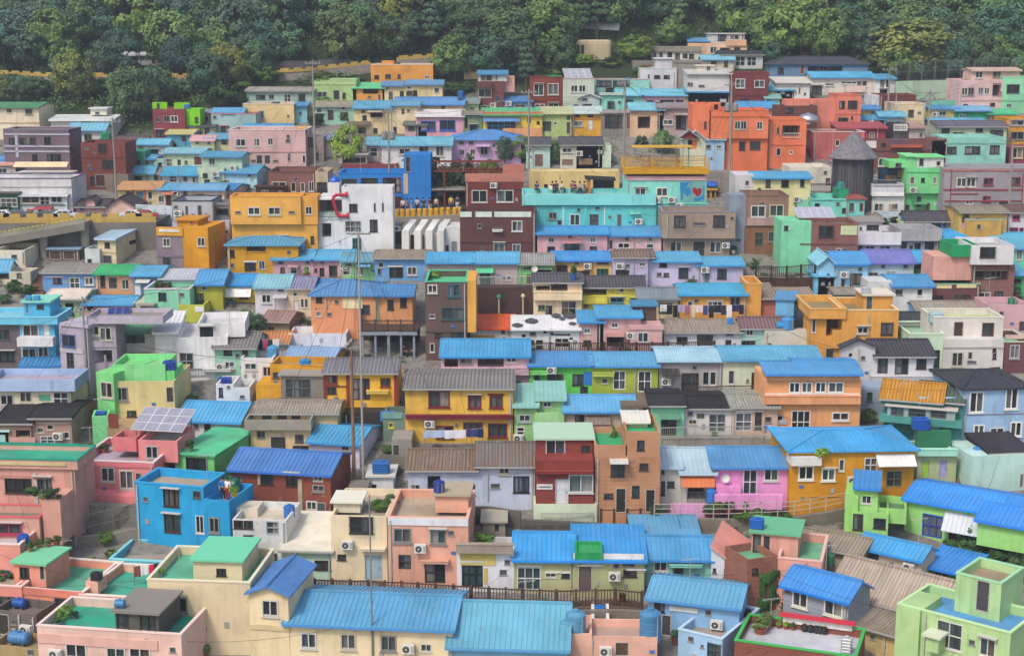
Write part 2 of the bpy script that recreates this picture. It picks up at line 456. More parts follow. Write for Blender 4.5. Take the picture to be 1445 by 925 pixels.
    if kind == 's':
        f = MB(); c = (a0 + a1) / 2; cz = (z0 + z1) / 2; r = max(.3, w / 2)
        ctr = Vector(T(c, .45, cz)); d = (Vector(T(c, 1.2, cz + .35)) - ctr).normalized(); u = d.orthogonal().normalized(); v = d.cross(u)
        k = len(f.v); n = 14; i0 = f.mi('xd4d4d0')
        for (rr, oo) in ((.02, -.12), (r * .6, -.07), (r, 0.06)):
            for j in range(n): f.v.append(tuple(ctr + d * oo + u * rr * math.cos(6.283 * j / n) + v * rr * math.sin(6.283 * j / n)))
        for q in range(2):
            for j in range(n): f.f.append((k + q * n + j, k + q * n + (j + 1) % n, k + (q + 1) * n + (j + 1) % n, k + (q + 1) * n + j)); f.m.append(i0)
        f.beam(T(c, 0, cz - .25), ctr - d * .1, .025, 'x8a8a88', 5); f.beam(ctr, ctr + d * .4, .012, 'x8a8a88', 4)
        f.build('satellite_dish', root); return None
    raise ValueError(kind)

def roof_slab(mb, pts, th, spec):
    up = Vector((0, 0, th)); a = [Vector(p) for p in pts]
    k = len(mb.v); n = len(a); i = mb.mi(spec)
    mb.v += [tuple(p) for p in a] + [tuple(p + up) for p in a]
    mb.f.append(tuple(reversed(range(k, k + n)))); mb.m.append(i)
    mb.f.append(tuple(range(k + n, k + 2 * n))); mb.m.append(i)
    for j in range(n): mb.f.append((k + j, k + (j + 1) % n, k + n + (j + 1) % n, k + n + j)); mb.m.append(i)

def ribs(mb, x0, x1, ya, za, yb, zb, th, spec, pitch, along='x'):
    """standing seams running up a slope from (ya,za) to (yb,zb)"""
    n = max(2, int((x1 - x0) / pitch)); h = .04; w = .024
    for i in range(n + 1):
        c = x0 + .04 + (x1 - x0 - .08) * i / n
        P = (lambda x, y, z: (x, y, z)) if along == 'x' else (lambda x, y, z: (y, x, z))
        mb.hexa([P(c - w, ya, za + th - .01), P(c + w, ya, za + th - .01), P(c + w, yb, zb + th - .01), P(c - w, yb, zb + th - .01),
                 P(c - w * .5, ya, za + th + h), P(c + w * .5, ya, za + th + h), P(c + w * .5, yb, zb + th + h), P(c - w * .5, yb, zb + th + h)], spec)

def build_block(h, b, root, first):
    rnd = random.Random(int(b['ua'] * 1000) + int(h.o.x * 77) + int(h.o.y * 913))
    ua, ub, zb, zt, y0 = b['ua'], b['ub'], b['zb'], b['zt'], b['back']
    D = b['D'] if b['D'] else max(1.6, h.D - y0)
    y1 = y0 + D; wall = b['wall']; px = b['px']; rk, rspec, ry = b['roof']; b['D2'] = D
    mb = MB(); zlow = zb - (1.8 if zb < .35 else 0)
    faces = {'F': (lambda a, o, z: (a, y0 - o, z), ua, ub), 'R': (lambda a, o, z: (ub + o, a, z), y0, y1), 'L': (lambda a, o, z: (ua - o, a, z), y0, y1)}
    holes = {'F': [], 'R': [], 'L': []}
    todo = []
    for (fc, kind, hx, cx, cy, w, hh) in b['opens']:
        T, lo, hi = faces[fc]
        if fc == 'F': p = h.loc(cx - w / 2, cy + hh / 2, y0); q = h.loc(cx + w / 2, cy - hh / 2, y0)
        else:
            uu = ub if fc == 'R' else ua
            p = h.side(cx - w / 2, cy + hh / 2, uu); q = h.side(cx + w / 2, cy - hh / 2, uu)
        a0, a1 = sorted((p[0], q[0])); za, zz = sorted((p[1], q[1]))
        if kind in 'wkcvdDo':
            a0, a1, za, zz = max(a0, lo + .06), min(a1, hi - .06), max(za, zb + .03), min(zz, zt - .05)
            if a1 - a0 < .18 or zz - za < .15: continue
            if any(not (a1 + .02 < g[0] or a0 - .02 > g[2] or zz + .02 < g[1] or za - .02 > g[3]) for g in holes[fc]): continue
        todo.append((fc, kind, hx, a0, za, a1, zz))
        if kind in 'wkcvdDo':
            r = put_opening(root, None, T, kind, hx, a0, za, a1, zz, rnd, D)
            if r: holes[fc].append(r)
        else: put_opening(root, None, T, kind, hx, a0, za, a1, zz, rnd, D)
    if first and h.o.y < 178 and ub - ua > 2.6 and rk != 'N':     # meters, boxes and air conditioners where the wall is free
        used = [(t_[3] - .15, t_[4] - .15, t_[5] + .15, t_[6] + .15) for t_ in todo if t_[0] == 'F']
        for kind, hx, w_, h_, pr, z_ in (('a', None, .75, .5, .3, .55), ('x', 'a8a8a4', .28, .36, .6, .4), ('x', '8c8c88', .22, .3, .5, .3), ('v', None, .36, .3, .5, .78), ('x', '4878b8', .3, .2, .4, .45), ('p', None, .1, zt - zb - .2, .35, .5)):
            if rnd.random() > pr: continue
            for _ in range(5):
                c = rnd.uniform(ua + w_ / 2 + .1, ub - w_ / 2 - .1); q = zb + (zt - zb) * z_ + (0 if kind == 'p' else rnd.uniform(-.25, .25))
                R_ = (c - w_ / 2, q - h_ / 2, c + w_ / 2, q + h_ / 2)
                if R_[1] > zb + .05 and R_[3] < zt - .08 and all(R_[2] < u[0] or R_[0] > u[2] or R_[3] < u[1] or R_[1] > u[3] for u in used):
                    g = put_opening(root, None, faces['F'][0], kind, hx, *R_, rnd, D); used.append(R_)
                    if g: holes['F'].append(g)
                    break
    for fc in 'FRL':
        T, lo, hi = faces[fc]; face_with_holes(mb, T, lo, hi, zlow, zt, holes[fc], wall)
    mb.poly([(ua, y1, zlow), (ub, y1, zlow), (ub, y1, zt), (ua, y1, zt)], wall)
    xm, ytp = (px[0] + px[1]) / 2, px[2]
    r = MB(); far = h.o.y > 165; pitch = .45 if far else .31
    ov, so, th = .28, .16, .11
    b['top'] = zt
    if rk == 'F':
        ph = b.get('ph', .5); tk = .14; zf = max(zb + .3, zt - ph); b['top'] = zf
        mb.poly([(ua, y0, zt), (ub, y0, zt), (ub - tk, y0 + tk, zt), (ua + tk, y0 + tk, zt)], wall)
        mb.poly([(ub, y0, zt), (ub, y1, zt), (ub - tk, y1 - tk, zt), (ub - tk, y0 + tk, zt)], wall)
        mb.poly([(ub, y1, zt), (ua, y1, zt), (ua + tk, y1 - tk, zt), (ub - tk, y1 - tk, zt)], wall)
        mb.poly([(ua, y1, zt), (ua, y0, zt), (ua + tk, y0 + tk, zt), (ua + tk, y1 - tk, zt)], wall)
        for (p, q) in (((ua + tk, y0 + tk), (ub - tk, y0 + tk)), ((ub - tk, y0 + tk), (ub - tk, y1 - tk)), ((ub - tk, y1 - tk), (ua + tk, y1 - tk)), ((ua + tk, y1 - tk), (ua + tk, y0 + tk))):
            mb.poly([(*p, zf), (*q, zf), (*q, zt), (*p, zt)], wall)
        r.box(ua + tk - .02, ub - tk + .02, y0 + tk - .02, y1 - tk + .02, zf - .12, zf, rspec or 'f9a968c')
        if ry:                                               # a coping of its own colour
            c = MB(); t2 = tk + .02
            c.box(ua - .04, ub + .04, y0 - .04, y0 + t2, zt + .002, zt + .09, ry); c.box(ua - .04, ub + .04, y1 - t2, y1 + .04, zt + .002, zt + .09, ry)
            c.box(ua - .04, ua + t2, y0 + t2, y1 - t2, zt + .002, zt + .09, ry); c.box(ub - t2, ub + .04, y0 + t2, y1 - t2, zt + .002, zt + .09, ry)
            c.build('coping', root)
    elif rk == 'P':                                          # a flat slab with a small overhang
        r.box(ua - .18, ub + .18, y0 - .22, y1 + .12, zt + .001, zt + .14, rspec); b['top'] = zt + .14
    elif rk in 'GXM':
        k = .5 if rk != 'M' else 1.0
        zr = h.loc(xm, ry, y0 + D * k)[1] - .16; run = D * k
        rise = min(max(zr - zt, .10 * run), .7 * run); sl = rise / run
        b['top'] = zt + rise * .5
        ze = zt - ov * sl; zR = zt + rise
        if rk == 'X':                                        # hipped, ridge along the facade
            hx = min(D * .5, (ub - ua) * .42); A = [(ua - ov, y0 - ov, ze), (ub + ov, y0 - ov, ze), (ub + ov, y1 + ov, ze), (ua - ov, y1 + ov, ze)]
            p, q = (ua + hx, y0 + D / 2, zR), (ub - hx, y0 + D / 2, zR)
            roof_slab(r, [A[0], A[1], q, p], th, rspec); roof_slab(r, [A[2], A[3], p, q], th, rspec)
            roof_slab(r, [A[1], A[2], q], th, rspec); roof_slab(r, [A[3], A[0], p], th, rspec)
            dn = Vector((0, 0, th + .03))
            for e0, e1 in ((A[0], p), (A[1], q), (p, q), (A[2], q), (A[3], p)): r.beam(Vector(e0) + dn, Vector(e1) + dn, .07, rspec, 5)
            if rspec[0] == 'm':
                n = max(3, int((ub - ua) / pitch))
                for i in range(n + 1):
                    c = ua - ov + .1 + (ub - ua + 2 * ov - .2) * i / n
                    f = min(1, (c - (ua - ov)) / (hx + ov), ((ub + ov) - c) / (hx + ov))
                    ye, zz = y0 - ov + (D / 2 + ov) * f, ze + (zR - ze) * f
                    r.hexa([(c - .024, y0 - ov, ze + th - .01), (c + .024, y0 - ov, ze + th - .01), (c + .024, ye, zz + th - .01), (c - .024, ye, zz + th - .01),
                            (c - .018, y0 - ov, ze + th + .05), (c + .018, y0 - ov, ze + th + .05), (c + .018, ye, zz + th + .05), (c - .018, ye, zz + th + .05)], rspec)
        else:
            ym = y0 + run; yo = y0 - ov
            x0, x1 = ua - so, ub + so
            roof_slab(r, [(x0, yo, ze), (x1, yo, ze), (x1, ym, zR), (x0, ym, zR)], th, rspec)
            if rk == 'G':
                zq = zt - ov * sl
                roof_slab(r, [(x0, ym, zR), (x1, ym, zR), (x1, y1 + ov, zq), (x0, y1 + ov, zq)], th, rspec)
                for u_ in (ua, ub): mb.poly([(u_, y0, zt), (u_, y1, zt), (u_, ym, zR + .02)], wall)
                r.box(x0 - .02, x1 + .02, ym - .14, ym + .14, zR + th - .06, zR + th + .07, rspec)
            else:
                for u_ in (ua, ub): mb.poly([(u_, y0, zt), (u_, y1, zt), (u_, y1, zR)], wall)
                mb.poly([(ua, y1, zt), (ub, y1, zt), (ub, y1, zR), (ua, y1, zR)], wall)
            if rspec[0] in 'mr':
                ribs(r, x0, x1, yo, ze, ym, zR, th, rspec, pitch)
                if rk == 'G': ribs(r, x0, x1, y1 + ov, zt - ov * sl, ym, zR, th, rspec, pitch)
            for u_ in (x0, x1):                              # barge boards
                r.hexa([(u_ - .04, yo - .02, ze - .03), (u_ + .04, yo - .02, ze - .03), (u_ + .04, ym, zR - .03), (u_ - .04, ym, zR - .03),
                        (u_ - .04, yo - .02, ze + th + .05), (u_ + .04, yo - .02, ze + th + .05), (u_ + .04, ym, zR + th + .05), (u_ - .04, ym, zR + th + .05)], rspec)
            g = MB(); gx = 'x' + ('a8a8a4' if rspec[0] != 'm' else rspec[1:])
            g.box(x0, x1, yo - .1, yo - .005, ze - .05, ze + .06, gx); g.build('gutter', root)
    elif rk == 'L':                                          # one slope falling to the +x side
        zr = h.loc(px[0], ry, y0)[1]; rise = min(max(zr - zt, .3), 1.1 * (ub - ua)); zR = zt + rise; b['top'] = zt + rise * .5; sl = rise / (ub - ua)
        mb.poly([(ua, y0, zt), (ub, y0, zt), (ua, y0, zR)], wall); mb.poly([(ua, y1, zt), (ub, y1, zt), (ua, y1, zR)], wall)
        mb.poly([(ua, y0, zt), (ua, y1, zt), (ua, y1, zR), (ua, y0, zR)], wall)
        roof_slab(r, [(ub + .2, y0 - .25, zt - .2 * sl), (ua - .05, y0 - .25, zR + .05 * sl), (ua - .05, y1 + .2, zR + .05 * sl), (ub + .2, y1 + .2, zt - .2 * sl)], th, rspec)
        ribs(r, y0 - .25, y1 + .2, ub + .2, zt - .2 * sl, ua - .05, zR, th, rspec, pitch, along='y')
    elif rk == 'S':                                          # gable end towards the valley
        zr = h.loc(xm, ry, y0)[1]; um = (ua + ub) / 2; run = (ub - ua) / 2
        rise = min(max(zr - zt, .15 * run), .9 * run); sl = rise / run; zR = zt + rise; b['top'] = zt + rise * .5
        mb.poly([(ua, y0, zt), (ub, y0, zt), (um, y0, zR)], wall); mb.poly([(ua, y1, zt), (ub, y1, zt), (um, y1, zR)], wall)
        ze = zt - .2 * sl
        for (e, s_) in ((ua - .2, -1), (ub + .2, 1)):
            roof_slab(r, [(e, y0 - .3, ze), (um, y0 - .3, zR), (um, y1 + .2, zR), (e, y1 + .2, ze)], th, rspec)
            if rspec[0] in 'mr': ribs(r, y0 - .3, y1 + .2, e, ze, um, zR, th, rspec, pitch, along='y')
        r.beam((um, y0 - .32, zR + th + .02), (um, y1 + .2, zR + th + .02), .09, rspec, 6)
    if rk == 'N': mb.poly([(ua, y0, zt), (ub, y0, zt), (ub, y1, zt), (ua, y1, zt)], wall)
    wo = mb.build('wall', root); ro = r.build('roof', root)
    if first and rnd.random() < .45 and ub - ua > 3:
        T = faces['F'][0]; c = ub - .18 if rnd.random() < .5 else ua + .18
        put_opening(root, None, T, 'p', None, c - .05, zb, c + .05, zt - .15, rnd, D)
    return b
# ------------------------------------------------------------------ reading the survey and building every house
import re
HOUSES = []; TANKS = []

def read_openings(txt, fx, fy):
    res = []; kind, hx, fc = None, None, 'F'
    for tk in txt.split():
        m = re.match(r'^([<>]?)([a-zA-Z])(?::([0-9a-fA-F]{6}))?$', tk)
        if m: fc = {'': 'F', '>': 'R', '<': 'L'}[m[1]]; kind, hx = m[2], m[3]; continue
        c = [float(v) for v in tk.split(',')]
        res.append((fc, kind, hx, fx(c[0]), fy(c[1]), c[2] / ZOOM, c[3] / ZOOM))
    return res

def read_roof(tk, fy):
    p = tk.split(':')
    if p[0] == 'N': return ('N', None, None)
    if p[0] == 'Ma': p[0] = 'M'
    if p[0] in ('F', 'P'):
        return (p[0], p[1], p[2] if len(p) > 2 else None)
    return (p[0], p[1], fy(float(p[2])))

def make_block(h, t, fx, fy, first):
    x0, x1, yt, yb = fx(float(t[0])), fx(float(t[1])), fy(float(t[2])), fy(float(t[3]))
    wall = t[4]; k = 5
    if t[k] in ('B', 'Z', 'C', 'S', 'V'): wall = t[k] + wall; k += 1
    return x0, x1, yt, yb, wall, read_roof(t[k], fy), t[k + 1:]

def read_survey(text):
    fx = fy = None; h = None
    lines = [l.strip() for l in text.split('\n') if l.strip()]
    for li, ln in enumerate(lines):
        k, rest = ln[0], ln[2:]
        if k == 'T':
            tx, ty = map(float, rest.split()); fx = lambda v, tx=tx: tx + v / ZOOM; fy = lambda v, ty=ty: ty + v / ZOOM; continue
        parts = [p.strip() for p in rest.split(';')]
        t = parts[0].split()
        if k == 'H':
            x0, x1, yt, yb, wall, roof, more = make_block(None, t, fx, fy, True)
            lab = parts[1]
            cat, name = 'house', 'house'
            for w, (c, n) in {'cafe': ('cafe', 'cafe_building'), 'apartment': ('apartment house', 'apartment_house'), 'shop': ('shop', 'shop_building'), 'hall': ('hall', 'hall_building'),
                              'hut': ('hut', 'hut'), 'pavilion': ('pavilion', 'pavilion'), 'cottage': ('cottage', 'cottage'), 'shed': ('shed', 'shed'), 'store': ('store', 'store_building')}.items():
                if re.search(r'\b%s\b' % w, lab): cat, name = c, n; break
            base = yb
            for l2 in lines[li + 1:]:
                if l2[0] in 'HT': break
                if l2[0] == '+':
                    t2 = l2[2:].split(';')[0].split(); m2 = make_block(None, t2, fx, fy, False)
                    if m2[6] and abs(float(m2[6][0])) <= .7: base = max(base, m2[3])
            h = House(x0, x1, base, float(more[0]), lab, cat, name); h.D = float(more[1].strip('!')) or 5.0; h.fixed = more[1][0] == '!'
            HOUSES.append(h)
            ua, ub = h.loc(x0, (yt + yb) / 2)[0], h.loc(x1, (yt + yb) / 2)[0]; xm = (x0 + x1) / 2
            h.blocks.append(dict(ua=ua, ub=ub, zb=(0.0 if base - yb < .5 else h.loc(xm, yb)[1]), zt=max(.8, h.loc(xm, yt)[1]), back=0.0, D=None, wall=wall, roof=roof, px=(x0, x1, yt, yb),
                                 opens=read_openings(parts[2], fx, fy) if len(parts) > 2 else []))
        elif k == '+':
            x0, x1, yt, yb, wall, roof, more = make_block(h, t, fx, fy, False)
            bk = float(more[0]) if more else 0.0; dd = float(more[1]) if len(more) > 1 else None
            xm = (x0 + x1) / 2; ym = (yt + yb) / 2
            zb, zt = h.loc(xm, yb, bk)[1], h.loc(xm, yt, bk)[1]
            h.blocks.append(dict(ua=h.loc(x0, ym, bk)[0], ub=h.loc(x1, ym, bk)[0], zb=zb, zt=zt, back=bk, D=dd, wall=wall, roof=roof, px=(x0, x1, yt, yb),
                                 opens=read_openings(parts[1], fx, fy) if len(parts) > 1 else []))
        elif k == 'K':
            TANKS.append((h, len(h.blocks) - 1, fx(float(t[0])), fy(float(t[1])), float(t[2]) / ZOOM, float(t[3]) / ZOOM, t[4], t[5]))

def fit_depths():
    """no house may reach into the one standing behind it"""
    for h in HOUSES:
        d0 = h.D
        if h.fixed: continue
        others = [g for g in HOUSES if g.o.y > h.o.y + .5 and abs(g.o.x - h.o.x) < 25 and g.o.y - h.o.y < 14]
        while h.D > max(1.7, .58 * d0) and any(sat(h.foot(), g.foot()) for g in others): h.D -= .2
        pass

def build_houses():
    for h in HOUSES:
        root = thing(h.name, h.label, h.cat, h.o, -h.yaw); h.root = root
        for i, b in enumerate(h.blocks):
            if b['D'] is None and i: b['D'] = max(.8, h.D - max(0, b['back']) + (-b['back'] if b['back'] < 0 else 0))
            if i == 0: b['D'] = h.D
            build_block(h, b, root, i == 0)

NAMES = {}
def colour_word(hx):
    r, g, b = [int(hx[i:i + 2], 16) for i in (0, 2, 4)]
    if max(r, g, b) - min(r, g, b) < 26: return 'pale grey' if r > 150 else 'dark grey'
    if r >= g and g > b: return 'orange yellow'
    if g >= b and g > r and g > b + 15: return 'green'
    if b > r and b > 140: return 'bright blue' if r < 80 else 'light blue'
    return 'deep blue'

def short(lab, n):
    w = lab.split()
    for stop in ('with', 'under', 'beside', 'behind', 'below', 'above', 'at', 'by', 'between', 'near', 'in', 'tucked', 'trimmed', 'from', 'that', 'showing', 'over', 'whose', 'squeezed', 'on'):
        pass
    return ' '.join(w[:n])

def build_tanks():
    for (h, bi, px, py, w, hh, kind, hx) in TANKS:
        b = h.blocks[bi]; s = scale_at(h.blocks[0]['px'][3]) * .98
        W, H = max(.5, w / s), max(.45, hh / s)
        y0, y1 = b['back'], b['back'] + b['D2']
        flat = b['roof'][0] in 'FPN'
        if flat:
            x, y, z = h.onz(px, py, b['top'])
            y = min(max(y, y0 + W * .5), max(y0 + W * .5, y1 - W * .5)); x = min(max(x, b['ua'] + W * .3), b['ub'] - W * .3)
        else:
            y = y0 + b['D2'] * .3; x, z = h.loc(px, py, y)
        shape = {'c': 'upright round', 'b': 'boxy', 'h': 'lying'}[kind]
        lab = '%s %s water tank on the %s' % (colour_word(hx), shape, h.label)
        lw = lab.split()
        if len(lw) > 16: lab = ' '.join(lw[:16])
        while lab.split()[-1] in ('with', 'a', 'the', 'and', 'of', 'on', 'its', 'by', 'under', 'in', 'beside', 'below', 'to', 'behind'): lab = lab.rsplit(' ', 1)[0]
        k = NAMES.get(lab, 0); NAMES[lab] = k + 1
        if k: lab = ('smaller ' if k == 1 else 'spare ') + lab; lab = ' '.join(lab.split()[:16])
        p = h.world(x, y, z)
        t = thing('water_tank', lab, 'water tank', p, -h.yaw, 'plastic water tanks on the roofs')
        m = MB(); sp = 'q' + hx
        if kind == 'c':
            r = W / 2; hb = H * .86
            pr = [(r * .94, 0.02), (r, .06)]
            n = 4
            for i in range(n):
                z0 = .06 + (hb - .06) * i / n; z1 = .06 + (hb - .06) * (i + 1) / n
                pr += [(r, z0 + .02), (r, z1 - .05), (r * .965, z1 - .03), (r * .965, z1 - .01)]
            pr += [(r * .97, hb), (r * .6, hb + H * .08), (r * .3, hb + H * .1)]
            m.sm = False; m.lathe((0, 0, 0), pr, sp, 20); m.build('tank_body', t)
            c = MB(); c.lathe((0, 0, hb + H * .1), [(r * .32, 0.003), (r * .32, H * .05), (r * .2, H * .07)], sp, 14); c.build('lid', t)
            c = MB(); c.beam((r * .6, -r * .82, .0), (r * .6, -r * .82, H * .8), .025, 'xb8b8b4', 5); c.build('pipe', t)
        elif kind == 'b':
            d = W * .8; q = .12 * min(W, H); n = 5
            for i in range(n):
                z0 = .04 + (H * .88 - .04) * i / n; z1 = .04 + (H * .88 - .04) * (i + 1) / n; g = q * .5
                ring = lambda e, z: [(-W / 2 + e + q, -d / 2 + e, z), (W / 2 - e - q, -d / 2 + e, z), (W / 2 - e, -d / 2 + e + q, z), (W / 2 - e, d / 2 - e - q, z), (W / 2 - e - q, d / 2 - e, z), (-W / 2 + e + q, d / 2 - e, z), (-W / 2 + e, d / 2 - e - q, z), (-W / 2 + e, -d / 2 + e + q, z)]
                rs = [ring(g, z0), ring(0, z0 + (z1 - z0) * .25), ring(0, z0 + (z1 - z0) * .75), ring(g, z1)]
                k0 = len(m.v)
                for rr in rs: m.v += rr
                ix = m.mi(sp)
                for a in range(3):
                    for j in range(8): m.f.append((k0 + a * 8 + j, k0 + a * 8 + (j + 1) % 8, k0 + (a + 1) * 8 + (j + 1) % 8, k0 + (a + 1) * 8 + j)); m.m.append(ix)
                m.f.append(tuple(k0 + 24 + j for j in range(8))); m.m.append(ix); m.f.append(tuple(k0 + 7 - j for j in range(8))); m.m.append(ix)
            m.build('tank_body', t)
            c = MB(); c.lathe((0, 0, H * .88), [(W * .22, 0.003), (W * .22, H * .07), (W * .14, H * .11)], sp, 12); c.build('lid', t)
            c = MB(); c.box(-W * .45, W * .45, -d * .45, d * .45, -.0, .035, 'x6a6a66'); c.build('base', t)
        else:
            r = H * .42; k0 = len(m.v); n = 16; L = W / 2; ix = m.mi(sp); prof = [(-L, r * .3), (-L * .94, r * .75), (-L * .8, r)]
            for q in range(5): a = -L * .7 + L * 1.4 * q / 4; prof += [(a - .05, r), (a - .03, r * 1.05), (a + .03, r * 1.05), (a + .05, r)]
            prof += [(L * .8, r), (L * .94, r * .75), (L, r * .3)]
            for (xx, rr) in prof:
                for j in range(n): m.v.append((xx, rr * math.cos(6.2832 * j / n), r * 1.12 + rr * math.sin(6.2832 * j / n)))
            for a in range(len(prof) - 1):
                for j in range(n): m.f.append((k0 + a * n + j, k0 + a * n + (j + 1) % n, k0 + (a + 1) * n + (j + 1) % n, k0 + (a + 1) * n + j)); m.m.append(ix)
            m.f.append(tuple(k0 + j for j in range(n))); m.m.append(ix); e = k0 + (len(prof) - 1) * n; m.f.append(tuple(e + j for j in range(n))); m.m.append(ix)
            m.build('tank_body', t)
            c = MB(); c.lathe((0, 0, r * 2.08), [(r * .4, 0.003), (r * .4, r * .2), (r * .25, r * .26)], sp, 12); c.build('lid', t)
            c = MB(); [c.box(s_ * L * .55 - .06, s_ * L * .55 + .06, -r * .8, r * .8, 0, r * .4, 'x6a6a66') for s_ in (-1, 1)]; c.build('saddle', t)
        if not flat:
            g = MB()
            for sx in (-1, 1):
                for sy in (-1, 1): g.beam((sx * W * .38, sy * W * .3, -1.3), (sx * W * .38, sy * W * .3, .02), .035, 'x7a7a78', 4)
            g.box(-W * .48, W * .48, -W * .4, W * .4, -.05, -.004, 'x7a7a78'); g.build('stand', t)
# ------------------------------------------------------------------ greenery
def leaf_mesh(name, hx, seed, shape='broad', n_clump=34, per=60, leaf=.055):
    """crown of many leaf-sized faces in clumps, unit height 1, base at z=0"""
    r = random.Random(seed); m = MB(); sp = 'L' + hx
    cl = []
    for i in range(n_clump):
        if shape == 'broad':
            t = r.random() * 6.283; z = r.uniform(.0, 1); rad = math.sqrt(max(0, 1 - (z * 1.7 - .75) ** 2)) * .46 * r.uniform(.55, 1.05)
            c = Vector((rad * math.cos(t), rad * math.sin(t), .2 + .74 * z)); s = r.uniform(.09, .16)
        elif shape == 'pine':
            t = r.random() * 6.283; z = r.uniform(.0, 1); lay = round(z * 5) / 5; rad = (1 - lay * .8) * .40 * r.uniform(.3, 1.0)
            c = Vector((rad * math.cos(t), rad * math.sin(t), .34 + .62 * lay)); s = r.uniform(.08, .13)
        elif shape == 'bush':
            t = r.random() * 6.283; z = r.random(); rad = math.sqrt(1 - z * z * .8) * .5 * r.uniform(.4, 1)
            c = Vector((rad * math.cos(t), rad * math.sin(t), .12 + .78 * z)); s = r.uniform(.13, .2)
        else:                                                # hedge: a box of leaves, width 1 depth .4 height 1
            c = Vector((r.uniform(-.5, .5), r.uniform(-.2, .2), r.uniform(.08, .92))); s = r.uniform(.1, .16)
        cl.append((c, s))
    ctr = Vector((0, 0, .55))
    for c, s in cl:
        out = (c - ctr); out = out.normalized() if out.length > .01 else Vector((0, 0, 1)); out = (out + Vector((0, 0, .5))).normalized()
        for _ in range(per):
            d = Vector((r.gauss(0, 1), r.gauss(0, 1), r.gauss(0, .75)))
            d = d.normalized() * s * (r.random() ** .45)
            if shape == 'pine': d.z *= .45
            p = c + d
            if p.z < .02: p.z = .02
            nrm = (out * .8 + d.normalized() * .7 + Vector((r.gauss(0, .35), r.gauss(0, .35), r.gauss(0, .35)))).normalized()
            u = nrm.orthogonal().normalized(); a = r.random() * 6.283; w = nrm.cross(u)
            u, w = u * math.cos(a) + w * math.sin(a), w * math.cos(a) - u * math.sin(a)
            L = leaf * r.uniform(.6, 1.3); W = L * r.uniform(.45, .75)
            m.poly([p - u * L, p - w * W, p + u * L, p + w * W], sp)
    return m.mesh(name)

def trunk_mesh(name, seed, shape):
    r = random.Random(seed); m = MB(); top = .8 if shape == 'pine' else .6
    pts = [Vector((0, 0, -.06))]
    for i in range(1, 5): pts.append(Vector((r.gauss(0, .012), r.gauss(0, .012), top * i / 4)))
    for i in range(4): m.beam(pts[i], pts[i + 1], .028 * (1 - i * .2), 'W6a5a4a', 7, .028 * (1 - (i + 1) * .2))
    for i in range(6):
        b = pts[2] + (pts[4] - pts[2]) * r.random(); t = r.random() * 6.283
        e = b + Vector((.3 * math.cos(t), .3 * math.sin(t), .18 + .1 * r.random())); m.beam(b, e, .013, 'W6a5a4a', 5, .005)
    return m.mesh(name)

TREEKIT = {}
def tree_kit():
    for key, (hx, shape, nc, per, leaf) in {
        'deep': ('4f7052', 'broad', 62, 66, .034), 'mid': ('658a4c', 'broad', 62, 66, .034), 'olive': ('768448', 'broad', 62, 66, .034),
        'blue': ('4e7060', 'broad', 62, 66, .034), 'pine': ('4c6c50', 'pine', 60, 44, .04), 'fresh': ('7c9c44', 'broad', 62, 66, .034),
        'lemon': ('84a83c', 'broad', 62, 66, .034), 'teal': ('567e5c', 'broad', 62, 66, .034)}.items():
        TREEKIT[key] = [(leaf_mesh('crown_' + key, hx, 11 * k + len(key) + ord(key[0]), shape, nc, per, leaf), trunk_mesh('trunk_' + key, k + 3, shape)) for k in range(2)]
    for key, (hx, shape) in {'bush': ('4c7030', 'bush'), 'bushdark': ('35552c', 'bush'), 'bushlime': ('78a436', 'bush'), 'bushgrey': ('5f7a4a', 'bush'), 'hedge': ('3f6a2c', 'hedge')}.items():
        TREEKIT[key] = [(leaf_mesh('foliage_' + key, hx, 5 + k + ord(key[-1]), shape, 22, 55, .06), None) for k in range(2)]

def plant_tree(p, H, W, key, label, group, rnd, name='tree'):
    t = thing(name, label, 'tree', p, rnd.random() * 6.283, group)
    cm, tm = TREEKIT[key][rnd.randrange(2)]
    c = bpy.data.objects.new('crown', cm); COL.objects.link(c); c.parent = t; c.scale = (W, W, H)
    k = bpy.data.objects.new('trunk', tm); COL.objects.link(k); k.parent = t; k.scale = (H, H, H)
    return t

def plant_bush(p, H, W, key, label, rnd, pot=None, name=None, cat=None, grp=None, D=None):
    nm = name or ('potted_plant' if pot else 'bush')
    t = thing(nm, label, cat or ('potted plant' if pot else 'bush'), p, rnd.random() * 6.283 if key != 'hedge' else 0, grp)
    dz = 0
    if pot:
        m = MB(); r = W * .36; dz = pot_h = max(.22, H * .42)
        m.lathe((0, 0, 0), [(r * .72, 0), (r, pot_h * .85), (r * 1.12, pot_h * .86), (r * 1.12, pot_h), (r * .95, pot_h), (r * .9, pot_h * .9)], 'q' + pot, 12); m.build('pot', t)
    cm, _ = TREEKIT[key][rnd.randrange(2)]
    c = bpy.data.objects.new('foliage', cm); COL.objects.link(c); c.parent = t; c.scale = (W, D or W, H - dz * .8); c.location = (0, 0, dz * .8)
    return t

